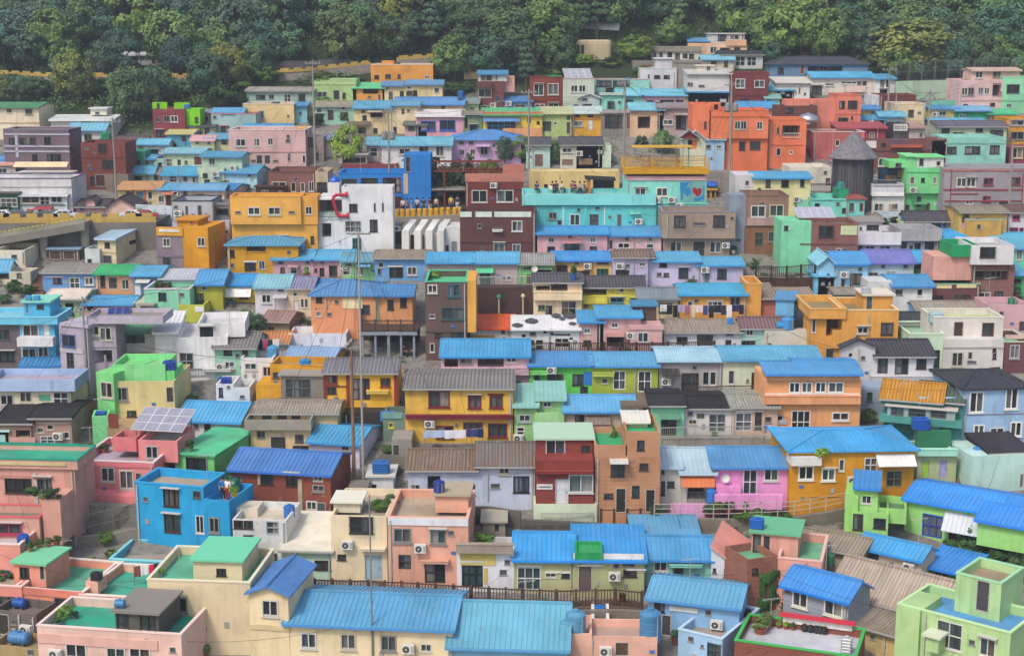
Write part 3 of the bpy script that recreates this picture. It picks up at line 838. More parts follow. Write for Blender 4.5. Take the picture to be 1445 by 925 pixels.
def forest():
    rnd = random.Random(21)
    lim = [(-60, 152), (150, 152), (156, 178), (212, 178), (217, 146), (300, 146), (330, 128), (345, 116), (480, 112), (520, 84), (600, 84), (640, 108), (790, 110), (800, 88), (900, 80), (920, 52), (1040, 52), (1060, 84), (1240, 90), (1262, 118), (1450, 116), (1600, 116)]
    def limit(x):
        for (a, b), (c, d) in zip(lim, lim[1:]):
            if a <= x <= c: return b + (d - b) * (x - a) / (c - a)
        return 90
    roots = [h.o for h in HOUSES if h.o.y > 165]
    n = 0; y = 176.0
    cand = []
    while y < 231:
        x = -82 + rnd.random() * 3
        while x < 82:
            cand.append((x + rnd.gauss(0, .9), y + rnd.gauss(0, .8))); x += 3.9
        y += 3.1
    for (x, y) in cand:
        z = hill(x, y); d = Vector((x, y, z)) - CAM
        f = d.y * CS - d.z * SN; px = CX + FP * d.x / f; py = CY + FP * (-d.y * SN - d.z * CS) / f
        if not -50 < px < 1495 or py < -22 or py > limit(px): continue
        if any((x - o.x) ** 2 + (y - o.y - 2) ** 2 < 14 for o in roots): continue
        if 372 < px < 500 and 36 < py < 104 and rnd.random() < .6: continue          # bare netted rock slope
        if 116 < px < 306 and 84 < py < 97: continue                                  # clearing before the white hut
        if 800 < px < 900 and 62 < py < 90: continue
        if -9 < py - road_y(px) < 5 and px < 620 and rnd.random() < .8: continue
        k = rnd.random()
        if px > 900: key = 'mid' if k < .35 else 'deep' if k < .6 else 'teal' if k < .84 else 'olive' if k < .89 else 'pine'
        elif px > 560: key = 'pine' if k < .28 else 'mid' if k < .6 else 'deep' if k < .94 else 'olive'
        else: key = 'blue' if k < .3 else 'teal' if k < .55 else 'deep' if k < .75 else 'mid' if k < .92 else 'olive'
        H = rnd.uniform(5.2, 8.4) * (.8 if py > 100 else 1); W = H * rnd.uniform(.82, 1.15)
        if key == 'pine': W = H * .75
        if px < 95 or 128 < px < 282 or 374 < px < 622:               # low growth under the road wall and the hut
            lowest = 97 if 176 < px < 240 else road_y(px) - 7
            if py > lowest and True: H = min(H, max(1.1, (py - lowest) / 10.7)); W = max(min(W, H * 1.5), 1.6)
        kind = {'deep': 'dark green leafy tree', 'blue': 'bluish green leafy tree', 'teal': 'grey green leafy tree', 'mid': 'mid green leafy tree', 'olive': 'yellowish green leafy tree', 'pine': 'layered dark pine tree'}[key]
        plant_tree((x, y, z), H, W, key, kind + ' in the dense forest on the hill above the village', kind + 's of the forest', rnd, 'pine_tree' if key == 'pine' else 'forest_tree'); n += 1
    m = MB()
    for _ in range(5200):
        x, y = rnd.uniform(-80, 80), rnd.uniform(176, 232); z = hill(x, y)
        d = Vector((x, y, z)) - CAM; f = d.y * CS - d.z * SN; px = CX + FP * d.x / f; py = CY + FP * (-d.y * SN - d.z * CS) / f
        if py > limit(px) + 4 or any((x - o.x) ** 2 + (y - o.y - 1) ** 2 < 9 for o in roots): continue
        if 376 < px < 498 and 44 < py < 104 and rnd.random() < .6: continue
        sp = 'L' + rnd.choice(['40603a', '4c6c3a', '3a5636', '54703e']); s = rnd.uniform(.5, 1.3)
        for _ in range(20):
            q = Vector((x + rnd.gauss(0, s * .5), y + rnd.gauss(0, s * .5), z + abs(rnd.gauss(0, s * .45)))); u = Vector((rnd.gauss(0, 1), rnd.gauss(0, 1), rnd.gauss(0, .6))).normalized() * .2; w = u.orthogonal().normalized() * .13
            m.poly([q - u, q - w, q + u, q + w], sp)
    o = m.build('undergrowth'); o['kind'] = 'stuff'; o['label'] = 'low bushes and grass covering the forest floor'
    m = MB(); k = 0
    while k < 1500:                                          # weeds in the cracks of the village
        x, y = rnd.uniform(-68, 68), rnd.uniform(90, 196); z = hill(x, y); k += 1
        if any(abs(x - o.o.x) < 3.2 and -.3 < y - o.o.y < 4.5 for o in HOUSES): continue
        sp = 'L' + rnd.choice(['4a6e34', '5f8038', '6f8a40', '557a3a']); s = rnd.uniform(.2, .55)
        for _ in range(12):
            q = Vector((x + rnd.gauss(0, s * .6), y + rnd.gauss(0, s * .5), z + abs(rnd.gauss(0, s * .5)))); u = Vector((rnd.gauss(0, 1), rnd.gauss(0, 1), rnd.gauss(0, .8))).normalized() * .13; w = u.orthogonal().normalized() * .07
            m.poly([q - u, q - w, q + u, q + w], sp)
    o = m.build('weeds'); o['kind'] = 'stuff'; o['label'] = 'weeds and low plants growing in gaps between the houses'
    print('FOREST', n); return n

def road_y(px):
    pts = [(-80, 112), (0, 113), (62, 116), (270, 118), (376, 112), (470, 108), (525, 99), (620, 90)]
    for (a, b), (c, d) in zip(pts, pts[1:]):
        if a <= px <= c: return b + (d - b) * (px - a) / (c - a)
    return 90

def up_point(px, py, up):
    """the point on the pixel's ray that is `up` metres above the slope"""
    r = ray(px, py); t = 60.0; p = CAM
    while t < 330:
        p = CAM + r * t
        if p.z - up <= hill(p.x, p.y): return p
        t += .15
    return p

def find(sub):
    for h in HOUSES:
        if sub in h.label: return h
    raise KeyError(sub)

def on_roof(sub, px, py, bi=0):
    h = find(sub); b = h.blocks[bi]; x, y, z = h.onz(px, py, b['top'])
    y = min(max(y, b['back'] + .3), b['back'] + b['D2'] - .3)
    return h, h.world(x, y, z)

def greenery():
    rnd = random.Random(4)
    sc = lambda py: scale_at(py)
    T = [  # px, base py, width px, height px, key, label
        (491, 236, 46, 60, 'lemon', 'vivid yellow green tree beside the long pink block'),
        (641, 112, 62, 62, 'mid', 'light green round tree beside the small cream hut'),
        (700, 118, 74, 66, 'deep', 'big dark tree standing above the brown house with glazed room'),
        (742, 132, 44, 74, 'pine', 'dark cypress like tree next to the brick red house'),
        (738, 70, 46, 44, 'mid', 'domed green tree on the terraced slope over the dark trees'),
        (1288, 110, 128, 78, 'olive', 'huge spreading yellow green tree behind the chain link fence'),
        (898, 88, 50, 38, 'fresh', 'yellowish tree beside the white low house with slab roof'),
        (948, 66, 50, 40, 'mid', 'green tree beside the peach house at the village top'),
        (1092, 94, 34, 34, 'deep', 'round dark tree beside the charcoal tiled glass house'),
        (935, 214, 34, 30, 'mid', 'small bushy tree below the peach porch house'),
        (712, 230, 30, 38, 'deep', 'dark tree between the lavender house and the red brick house'),
        (735, 228, 36, 36, 'mid', 'leafy green tree behind the mosaic parapet'),
        (783, 232, 18, 34, 'mid', 'thin tree in the yard of the aqua garden house'),
        (346, 470, 28, 34, 'mid', 'leafy shrub tree beside the white modern house'),
        (364, 472, 26, 30, 'deep', 'dark round shrub tree beside the rusty lilac roof'),
        (1372, 775, 44, 44, 'mid', 'garden tree in front of the lime green long house'),
        (1420, 778, 40, 40, 'bluetree', 'grey leaved garden shrub tree by the blue framed window'),
        (1128, 712, 26, 34, 'mid', 'clipped little tree in front of the mustard house'),
    ]
    for (px, py, w, h, key, lab) in T:
        key = 'teal' if key == 'bluetree' else key
        p = at(px, py) if py > 100 else on_hill(px, py)
        plant_tree(p, h / sc(py), w / sc(py) * 1.05, key, lab, None, rnd)
    B = [  # px, base py, width, height, key, label
        (15, 312, 46, 24, 'bushdark', 'dark leafy hedge bush beside the road and parked cars'), (40, 312, 22, 16, 'bushdark', 'low dark bush behind the parked white car'),
        (905, 206, 18, 16, 'bushdark', 'dark shrub under the peach porch house'), (640, 134, 30, 18, 'bush', 'green shrub on the bank below the small cream hut'),
        (660, 130, 22, 16, 'bush', 'rounded shrub beside the brown house'), (608, 118, 20, 18, 'bushdark', 'dark shrub near the big orange building'),
        (820, 92, 40, 16, 'bushlime', 'bright undergrowth below the beige bus shaped shed'), (862, 94, 34, 14, 'bush', 'low hedge on the terrace below the bus shaped shed'),
        (790, 108, 30, 20, 'bush', 'bushy growth beside the brick red house'), (905, 112, 34, 20, 'bush', 'green shrub beside the white cubic house'),
        (560, 102, 20, 16, 'bushdark', 'dark bush at the foot of the orange building wall'), (455, 120, 34, 20, 'bush', 'scrub below the stone road wall'), (500, 122, 30, 18, 'bushdark', 'dark scrub beside the pale green box house'),
        (380, 118, 40, 26, 'bush', 'bushes above the weathered asbestos roof'), (320, 150, 50, 36, 'bushdark', 'dark bushes above the grey turquoise house'), (345, 138, 30, 24, 'bush', 'green bushes behind the yellow cream block'),
        (455, 148, 26, 12, 'bushlime', 'vines over the mint cottage roof'), (446, 178, 24, 18, 'bushdark', 'dark shrubs beside the small cream hut with square windows'), (485, 172, 22, 18, 'bush', 'creepers on the porch of the mint cottage'),
        (20, 412, 26, 16, 'bush', 'plants on the pale stone coloured cottage'), (40, 414, 30, 14, 'bushdark', 'dark plants beside the brown wooden steps'), (8, 428, 20, 14, 'bush', 'potted greens above the azure house'),
        (112, 706, 26, 26, 'bushdark', 'round dark shrub at the foot of the coral pink long house'), (575, 440, 24, 14, 'bush', 'planter bush on the wooden viewing deck'), (518, 470, 20, 16, 'bushdark', 'bush under the wooden viewing deck railing'),
        (676, 440, 16, 8, 'bush', 'low bush beside the animal topped posts'), (250, 576, 26, 16, 'bushlime', 'bright garden plants beside the spring green house'), (272, 570, 22, 14, 'bush', 'garden plants below the glass balcony house'), (160, 556, 18, 20, 'bush', 'shrub on the spring green side wing'),
        (385, 922, 32, 36, 'bush', 'ivy bush climbing the long cream hall'), (412, 926, 26, 14, 'bushdark', 'low ivy at the foot of the long cream hall'),
        (672, 738, 20, 20, 'bushdark', 'shrub beside the peach roof room'), (1085, 402, 26, 12, 'bushlime', 'plants on the brown timber deck'), (1065, 380, 14, 16, 'bush', 'shrub by the stone post on the timber deck'),
        (1395, 792, 60, 26, 'bushdark', 'dark hedge in front of the lime green house'), (1430, 800, 36, 36, 'bushgrey', 'grey green shrub at the corner of the lime house'), (1340, 780, 24, 22, 'bush', 'flowering shrub below the white awning'),
        (1320, 756, 18, 24, 'bush', 'plants by the lime stair house'), (1265, 712, 16, 14, 'bush', 'plant in the lime yard'), (1225, 596, 26, 20, 'bush', 'plants between the peach and rusty teal houses'),
        (1063, 744, 60, 26, 'bush', 'green bank below the curved lane'), (1110, 744, 44, 22, 'bushdark', 'dark green bank under the curved lane'), (1030, 762, 30, 22, 'bush', 'weeds behind the salmon roofed house'),
        (1266, 348, 18, 12, 'bush', 'plant by the tan house wall'), (1377, 340, 16, 16, 'bushdark', 'climbing plant on the tan house'), (1255, 320, 30, 14, 'bushdark', 'dark hanging vines on the white terrace house'), (1325, 358, 20, 10, 'bush', 'plants beside the vivid green cottage'),
        (1160, 384, 16, 12, 'bush', 'greenery beside the sky blue house'), (1212, 412, 26, 12, 'bushdark', 'balcony plants of the sky blue house'), (1268, 430, 10, 8, 'bush', 'small bush behind the orange stair room'),
        (940, 396, 18, 12, 'bush', 'green plants before the lavender cottage end'), (955, 392, 16, 18, 'bushdark', 'dark plant before the lavender row house'), (1022, 396, 12, 12, 'bush', 'plant beside the blue planter'), (975, 400, 26, 8, 'bush', 'low plants along the lavender row'),
        (622, 280, 40, 56, 'bushdark', 'tall dark vine thicket behind the steel pergola'), (652, 278, 44, 54, 'bushdark', 'dense dark vine thicket between pergola and lavender house'), (690, 270, 44, 44, 'bush', 'leafy thicket rising behind the mosaic parapet'),
        (128, 735, 26, 18, 'bush', 'scrub on the alley bank below the coral house'), (172, 728, 22, 16, 'bushgrey', 'grey green scrub at the foot of the cyan tower'), (150, 768, 30, 20, 'bush', 'weedy bush beside the turquoise terrace wall'), (110, 764, 20, 16, 'bushdark', 'dark weeds at the alley corner'),
        (545, 640, 22, 14, 'bush', 'weeds in the grey yard beside the tall pole'), (560, 668, 20, 12, 'bushgrey', 'dusty weeds behind the peach roof room'), (1250, 470, 16, 10, 'bush', 'plant by the oxblood house'),
        (936, 447, 14, 14, 'bush', 'plant beside the cream cottage with faded tarpaulin'), (970, 742, 30, 14, 'bush', 'plants at the pink garden wall'),
    ]
    for (px, py, w, h, key, lab) in B:
        p = up_point(px, py, .0 if py > 100 else .2) if py > 100 else on_hill(px, py)
        plant_bush(p, h / sc(py), w / sc(py), key, lab, rnd)
    # plants that stand on roofs and terraces
    for (sub, bi, px, py, w, hp, key, pot, lab) in [
        ('coral pink long house', 0, 130, 640, 22, 16, 'bush', None, 'terrace shrubs on the coral pink roof'), ('coral pink long house', 0, 148, 638, 16, 14, 'bushdark', 'b05040', 'potted shrub beside the coral hatch'),
        ('coral pink long house', 0, 168, 636, 16, 18, 'bush', 'a04838', 'leafy pot on the coral pink terrace'), ('green box house with a jade', 0, 238, 655, 14, 18, 'bushdark', '6a8a6a', 'dark potted plant beside the green box house'),
        ('salmon terrace house', 0, 55, 772, 12, 12, 'bush', 'b05a44', 'flower pot on the white roof floor'), ('salmon terrace house', 0, 68, 770, 14, 12, 'bushgrey', 'c86a50', 'orange tub of plants on the white roof floor'), ('salmon terrace house', 0, 80, 768, 14, 14, 'bushdark', '8a4a3c', 'dark plant at the white roof corner'), ('salmon terrace house', 0, 38, 782, 12, 16, 'bush', 'a06a50', 'plant by the blue roof tank'),
        ('pink corner house with a planted', 0, 8, 815, 26, 14, 'bush', None, 'planted hedge on the pink corner roof'),
        ('pink house with a teal roof floor', 0, 92, 872, 24, 20, 'bushlime', None, 'lush green shrubs on the teal roof floor'), ('pink house with a teal roof floor', 0, 82, 882, 14, 12, 'bush', '9a9a98', 'potted plant by the grey roof bucket'), ('pink house with a teal roof floor', 0, 106, 872, 12, 12, 'bushdark', '7a6a5a', 'dark potted plant on the teal roof floor'),
        ('turquoise walled roof terrace', 0, 157, 790, 16, 18, 'bush', '6a7a6a', 'shrub at the corner of the turquoise terrace'),
        ('tall plain cream house', 0, 225, 812, 14, 12, 'bushlime', 'd0ccc0', 'yellow green plant on the cream roof terrace'),
        ('cyan blue tower house', 0, 330, 700, 14, 14, 'bushlime', 'c8a030', 'yellow flowers on the cyan tower terrace'),
        ('cream house with a roof garden', 0, 538, 720, 34, 16, 'bush', None, 'roof garden shrubs under the black net'), ('cream house with a roof garden', 0, 552, 712, 20, 16, 'bushgrey', None, 'grey green shrub on the cream roof garden'),
        ('garage house with a garden roof', 0, 685, 760, 30, 20, 'bushlime', None, 'bright green clipped shrub on the garage roof'), 
        ('mint house with flower pots', 0, 233, 399, 16, 10, 'bush', 'a04838', 'red flower pots on the mint roof'), ('mint house with flower pots', 0, 245, 399, 14, 8, 'bushdark', 'b05a3c', 'second tray of pots on the mint roof'),
        ('cream cottage with grey tile roof and little', 0, 813, 410, 10, 22, 'bush', '2a60b0', 'tall plant in a blue tub on the cream terrace'),
        ('brown brick tower house', 0, 614, 392, 16, 10, 'bushlime', None, 'plants sprouting on the jade tower roof'),
        ('dusty pink house with an emerald', 3, 20, 722, 20, 16, 'bush', None, 'white flowering shrub in the pink planter') , ('dusty pink house with an emerald', 3, 52, 722, 26, 16, 'bushdark', None, 'green shrub spilling from the pink planter'), ('dusty pink house with an emerald', 3, 34, 725, 16, 12, 'bushgrey', None, 'grey bush in the pink planter'),
        ('tan tiled tower house', 0, 866, 622, 12, 22, 'bush', None, 'spiky plant on the tiled tower terrace'),
        ('mustard house under a wide', 1, 1170, 654, 20, 12, 'bushlime', None, 'vegetables behind the teal net on the mustard roof'),
        ('pale blue roof yard', 0, 1044, 885, 10, 10, 'bush', 'a06a50', 'small herb pot on the pale blue yard'),
        ('brick house with a green walled roof deck', 0, 1103, 876, 10, 10, 'bushlime', 'a0523c', 'first leafy pot on the green walled deck'), ('brick house with a green walled roof deck', 0, 1112, 879, 11, 12, 'bushlime', 'b05a40', 'second leafy pot on the green walled deck'), ('brick house with a green walled roof deck', 0, 1121, 881, 11, 12, 'bush', 'a8583e', 'third leafy pot on the green walled deck'),
    ]:
        h, p = on_roof(sub, px, py, bi); k = sc(h.blocks[0]['px'][3]) * .97
        plant_bush(p, max(.4, hp / k), max(.4, w / k), key, lab, rnd, pot)
    # pots standing in a row along the lane before the pink and mustard houses
    cols = ['8a3c34', 'a04a3a', '9a5040', '7a3a30']
    for i, (px, py) in enumerate([(1012, 726), (1029, 725), (1050, 722), (1071, 719), (1095, 716), (1140, 710), (1148, 709), (1158, 708), (1164, 707), (1176, 706), (925, 730), (1000, 729)]):
        where = ['beside the pink garden gate', 'below the pink low wall', 'at the pink garden wall middle', 'under the pink house window', 'at the end of the pink wall', 'below the mustard house corner', 'under the mustard white window', 'beside the mustard wall pipe', 'in the mustard pot row middle', 'at the end of the mustard pot row', 'beside the tan tower doorway', 'behind the lane railing start'][i]
        plant_bush(up_point(px, py, .55), 1.0, .95, ['bush', 'bushdark', 'bushgrey'][i % 3], 'plant in a reddish tub ' + where, rnd, cols[i % 4], grp='reddish plant tubs along the lane')
    # black onion jars on the roof decks
    m = MB(); m.lathe((0, 0, 0), [(.14, 0), (.24, .12), (.28, .28), (.24, .42), (.16, .48), (.19, .5), (.19, .53), (.12, .58)], 'q2c2826', 14); jm = m.mesh('jar')
    for i, (sub, px, py) in enumerate([('green walled roof deck', 1138, 884), ('green walled roof deck', 1146, 886), ('green walled roof deck', 1153, 889), ('green walled roof deck', 1158, 891), ('green walled roof deck', 1164, 892), ('pale blue roof yard', 1048, 872), ('pale blue roof yard', 1041, 874), ('pale blue roof yard', 1056, 868)]):
        h, p = on_roof(sub, px, py); o = bpy.data.objects.new('earthenware_jar', jm); COL.objects.link(o); o.location = p; o.scale = (.85,) * 3
        tag(o, 'black glazed earthenware jar on the ' + ('green walled roof deck' if i < 5 else 'pale blue roof yard'), 'jar', 'earthenware jars on the ' + ('deck' if i < 5 else 'blue yard'))
    for i, (px, py) in enumerate([(1073, 893), (1080, 885)]):
        h, p = on_roof('green walled roof deck', px, py)
        plant_bush(p, .95, 1.1, 'bushgrey', ['front', 'rear'][i] + ' big terracotta tub on the green walled deck', rnd, 'a85640', grp='terracotta tubs on the deck')
# ------------------------------------------------------------------ walls, railings, poles, road, people and small things
def obox(m, a, b, w, z0a, z1a, z0b, z1b, spec):
    """upright slab between two plan points, thickness w, with its own bottom/top height at each end"""
    d = Vector((b.x - a.x, b.y - a.y, 0))
    if d.length < 1e-4: return
    n = Vector((-d.y, d.x, 0)).normalized() * (w / 2)
    P = lambda p, s, z: (p.x + n.x * s, p.y + n.y * s, z)
    m.hexa([P(a, -1, z0a), P(b, -1, z0b), P(b, 1, z0b), P(a, 1, z0a), P(a, -1, z1a), P(b, -1, z1b), P(b, 1, z1b), P(a, 1, z1a)], spec)

def railing(style, pts, H, hx, label, up=0.0, gap=1.6, name='railing', cat='railing'):
    P = [up_point(x, y, up) for x, y in pts]
    o = P[0].copy(); t = thing(name, label, cat, o); P = [p - o for p in P]
    m = MB(); sp = 'x' + hx; posts = []
    for a, b in zip(P, P[1:]):
        L = (Vector((b.x - a.x, b.y - a.y, 0))).length; n = max(1, round(L / gap))
        for i in range(n + (1 if b is P[-1] else 0)): posts.append(a + (b - a) * (i / n))
        if style in ('bars', 'wood'):
            z1 = H - .04; w = .05 if style == 'bars' else .09
            obox(m, a, b, w * 1.3, a.z + z1 - .06, a.z + z1, b.z + z1 - .06, b.z + z1, sp)
            obox(m, a, b, w * .8, a.z + .1, a.z + .16, b.z + .1, b.z + .16, sp)
            k = max(2, int(L / (.15 if style == 'bars' else .19)))
            for i in range(k):
                q = a + (b - a) * ((i + .5) / k); r = .012 if style == 'bars' else .03
                m.box(q.x - r, q.x + r, q.y - r, q.y + r, q.z + .13, q.z + z1 - .02, sp)
        elif style == 'rails':
            for z in (H - .03, H * .66, H * .33): m.beam(a + Vector((0, 0, z)), b + Vector((0, 0, z)), .025, sp, 5)
        elif style == 'net':
            for z in (H - .03, H * .5, .08): m.beam(a + Vector((0, 0, z)), b + Vector((0, 0, z)), .03, sp, 5)
            k = int(L / .28)
            for i in range(-int(H / .28), k):
                for s_ in (0, 1):
                    x0, x1 = i * .28, i * .28 + H
                    z0, z1 = (0, H) if s_ == 0 else (H, 0)
                    if x0 < 0: z0 += (z1 - z0) * (-x0 / H); x0 = 0
                    if x1 > L: z1 = z0 + (z1 - z0) * ((L - x0) / (x1 - x0)); x1 = L
                    if x1 - x0 < .05: continue
                    m.beam(a + (b - a) * (x0 / L) + Vector((0, 0, z0)), a + (b - a) * (x1 / L) + Vector((0, 0, z1)), .008, sp, 3)
        elif style == 'board':
            obox(m, a, b, .06, a.z + .05, a.z + H - .05, b.z + .05, b.z + H - .05, sp)
    m.build('rail', t)
    r = {'bars': .025, 'rails': .03, 'wood': .075, 'net': .045, 'board': .05}[style]
    pm = MB(); pm.box(-r, r, -r, r, -.25, H + (.06 if style == 'wood' else 0), sp); me = pm.mesh('post')
    for q in posts:
        c = bpy.data.objects.new('post', me); COL.objects.link(c); c.parent = t; c.location = q + Vector((0, -.012, 0))
    return t

def ret_wall(pts, hx, label, style='C', thick=.35, name='retaining_wall', up=0.0, cat='wall', dig=.8, cap=None):
    """pts: (px, base py, top py)"""
    B = [up_point(x, y, up) for x, y, _ in pts]; Z = []
    for (x, y, yt), p in zip(pts, B): Z.append(p.z + (y - yt) / (scale_at(y) / 1.0) * 1.0)
    o = B[0].copy(); t = MB(); c = MB()
    for i in range(len(B) - 1):
        a, b = B[i] - o, B[i + 1] - o
        obox(t, a, b, thick, a.z - dig, Z[i] - o.z, b.z - dig, Z[i + 1] - o.z, style + hx)
        if cap: obox(c, a, b, thick + .1, Z[i] - o.z + .002, Z[i] - o.z + .1, Z[i + 1] - o.z + .002, Z[i + 1] - o.z + .1, 'x' + cap)
    w = t.build(name); w.location = o; tag(w, label, cat)
    if cap: c.build('coping', w)
    return w

def pole(top, base, label, arms=2, r=.14, hx='9a9890', lamp=False, trafo=False, name='utility_pole'):
    p = at(*base); s = scale_at(base[1]); H = (base[1] - top[1]) / s * 1.015
    t = thing(name, label, 'utility pole' if not lamp else 'street lamp', p)
    m = MB(); m.beam((0, 0, -.6), (0, 0, H), r, '' + hx, 10, r * .62); m.build('pole_shaft', t)
    for i in range(arms):
        z = H - .35 - i * .9; a = MB(); a.box(-.85, .85, -.05, .05, z - .05, z + .05, 'x8a8a88')
        for x in (-.75, -.3, .3, .75): a.lathe((x, 0, z + .05), [(.03, 0), (.05, .05), (.03, .09), (.05, .13), (.02, .18)], 'xc8c8c4', 7)
        a.build('cross_arm', t)
    if trafo:
        a = MB()
        for x in (-.42, .42): a.lathe((x, -.02, H - 3.2), [(.26, 0), (.3, .06), (.3, .75), (.22, .85), (.06, .95)], 'x8c9090', 12)
        a.box(-.7, .7, -.06, .06, H - 3.3, H - 3.2, 'x7a7a78'); a.build('transformer', t)
    if lamp:
        a = MB(); a.beam((0, 0, H - .1), (-1.2, -.3, H + .15), .04, 'x9a9a98', 6); a.box(-1.7, -1.1, -.42, -.2, H + .1, H + .22, 'xb0b0ac'); a.build('lamp_head', t)
    t['_h'] = H
    return p + Vector((0, 0, H - .3))

def cable(a, b, label, sag=.6, r=.014, n=10):
    m = MB(); q = []
    for i in range(n + 1):
        t = i / n; q.append((b - a) * t + Vector((0, 0, -sag * 4 * t * (1 - t))))
    for i in range(n): m.beam(q[i], q[i + 1], r, 'x2e2e30', 4)
    o = m.build('power_cable'); o.location = a; tag(o, label, 'cable', 'wires strung between houses' if 'neighbouring' in label else 'wires from pole to house' if 'running from' in label else None)

PERSON = {}
def person_kit():
    """one continuous body grown over a skeleton, clothes laid over it; a standing and a seated pose"""
    def skin(V, E, Rr, name, root=0, sub=1):
        me = bpy.data.meshes.new(name); me.from_pydata(V, E, []); o = bpy.data.objects.new(name, me); COL.objects.link(o)
        sk = o.modifiers.new('s', 'SKIN'); me.skin_vertices[0].data[root].use_root = True
        for i, r in enumerate(Rr): me.skin_vertices[0].data[i].radius = (r, r)
        sb = o.modifiers.new('d', 'SUBSURF'); sb.levels = sub; sb.render_levels = sub
        dg = bpy.context.evaluated_depsgraph_get(); ev = o.evaluated_get(dg); out = bpy.data.meshes.new_from_object(ev); out.name = name
        bpy.data.objects.remove(o); return out
    def jl(pose):
        if pose == 'stand':
            return {'pel': (0, 0, .92), 'wai': (0, 0, 1.08), 'che': (0, 0, 1.3), 'nec': (0, 0, 1.45), 'hea': (0, -.02, 1.58), 'top': (0, -.01, 1.68),
                    'hl': (-.09, 0, .88), 'kl': (-.1, -.03, .48), 'al': (-.11, .02, .08), 'tl': (-.12, -.14, .03), 'hr': (.09, 0, .88), 'kr': (.1, -.02, .48), 'ar': (.11, .05, .08), 'tr': (.12, -.1, .03),
                    'sl': (-.18, 0, 1.38), 'el': (-.24, .02, 1.12), 'wl': (-.23, -.08, .9), 'fl': (-.23, -.11, .8), 'sr': (.18, 0, 1.38), 'er': (.25, .02, 1.12), 'wr': (.24, -.1, .9), 'fr': (.24, -.14, .8)}
        return {'pel': (0, 0, .5), 'wai': (0, .0, .66), 'che': (0, -.03, .88), 'nec': (0, -.05, 1.03), 'hea': (0, -.08, 1.16), 'top': (0, -.07, 1.26),
                'hl': (-.1, -.02, .48), 'kl': (-.12, -.42, .5), 'al': (-.12, -.4, .09), 'tl': (-.12, -.54, .04), 'hr': (.1, -.02, .48), 'kr': (.12, -.42, .5), 'ar': (.12, -.36, .09), 'tr': (.12, -.5, .04),
                'sl': (-.18, -.03, .96), 'el': (-.25, -.08, .72), 'wl': (-.14, -.3, .64), 'fl': (-.1, -.38, .64), 'sr': (.18, -.03, .96), 'er': (.25, -.08, .72), 'wr': (.14, -.3, .66), 'fr': (.1, -.38, .66)}
    rad = dict(pel=.13, wai=.12, che=.14, nec=.05, hea=.088, top=.06, hl=.09, kl=.062, al=.042, tl=.038, hr=.09, kr=.062, ar=.042, tr=.038, sl=.06, el=.042, wl=.03, fl=.035, sr=.06, er=.042, wr=.03, fr=.035)
    ed = [('pel', 'wai'), ('wai', 'che'), ('che', 'nec'), ('nec', 'hea'), ('hea', 'top'), ('pel', 'hl'), ('hl', 'kl'), ('kl', 'al'), ('al', 'tl'), ('pel', 'hr'), ('hr', 'kr'), ('kr', 'ar'), ('ar', 'tr'),
          ('che', 'sl'), ('sl', 'el'), ('el', 'wl'), ('wl', 'fl'), ('che', 'sr'), ('sr', 'er'), ('er', 'wr'), ('wr', 'fr')]
    def sub(J, names, edges, grow, name):
        ks = list(names); return skin([J[k] for k in ks], [(ks.index(a), ks.index(b)) for a, b in edges], [rad[k] + grow for k in ks], name)
    for pose in ('stand', 'sit'):
        J = jl(pose); body = sub(J, J.keys(), ed, 0, 'body_' + pose)
        body.materials.append(mat('xc89a7c'))
        J2 = dict(J)
        J2['hip'] = tuple(Vector(J['pel']) + Vector((0, 0, .02)))
        rad['hip'] = .135
        shirt = sub(J2, ['hip', 'wai', 'che', 'sl', 'el', 'sr', 'er'], [('hip', 'wai'), ('wai', 'che'), ('che', 'sl'), ('sl', 'el'), ('che', 'sr'), ('sr', 'er')], .018, 'shirt_' + pose)
        trousers = sub(J, ['pel', 'hl', 'kl', 'al', 'hr', 'kr', 'ar'], [('pel', 'hl'), ('hl', 'kl'), ('kl', 'al'), ('pel', 'hr'), ('hr', 'kr'), ('kr', 'ar')], .016, 'trousers_' + pose)
        hm = MB(); hm.sm = True; c = Vector(J['hea']) + Vector((0, .025, .04))
        hm.lathe(c, [(.098, -.06), (.108, 0), (.1, .06), (.07, .105), (.02, .122)], 'x241c18', 12); hair = hm.mesh('hair_' + pose)
        fm = MB(); hp = Vector(J['hea'])
        for s_ in (-1, 1): fm.box(hp.x + s_ * .035 - .012, hp.x + s_ * .035 + .012, hp.y - .1, hp.y - .07, hp.z + .0, hp.z + .018, 'x2a2220')
        fm.box(hp.x - .012, hp.x + .012, hp.y - .115, hp.y - .07, hp.z - .04, hp.z + .0, 'xc08a6c'); fm.box(hp.x - .03, hp.x + .03, hp.y - .096, hp.y - .07, hp.z - .062, hp.z - .05, 'x8a4a40')
        for s_ in (-1, 1): fm.box(hp.x + s_ * .095 - .012, hp.x + s_ * .095 + .012, hp.y - .01, hp.y + .03, hp.z - .03, hp.z + .03, 'xc08a6c')
        PERSON[pose] = (body, shirt, trousers, hair, fm.mesh('face_' + pose))

def put_person(p, pose, shirt, trou, rz, label, group=None, seat=None):
    t = thing('person', label, 'person', p, rz, group); B = PERSON[pose]
    for nm, me, col in (('body', B[0], None), ('shirt', B[1], shirt), ('trousers', B[2], trou), ('hair', B[3], None), ('face', B[4], None)):
        o = bpy.data.objects.new(nm, me); COL.objects.link(o); o.parent = t
        if col:
            if not me.materials: me.materials.append(mat('x' + col))
            o.material_slots[0].link = 'OBJECT'; o.material_slots[0].material = mat('x' + col)
    return t

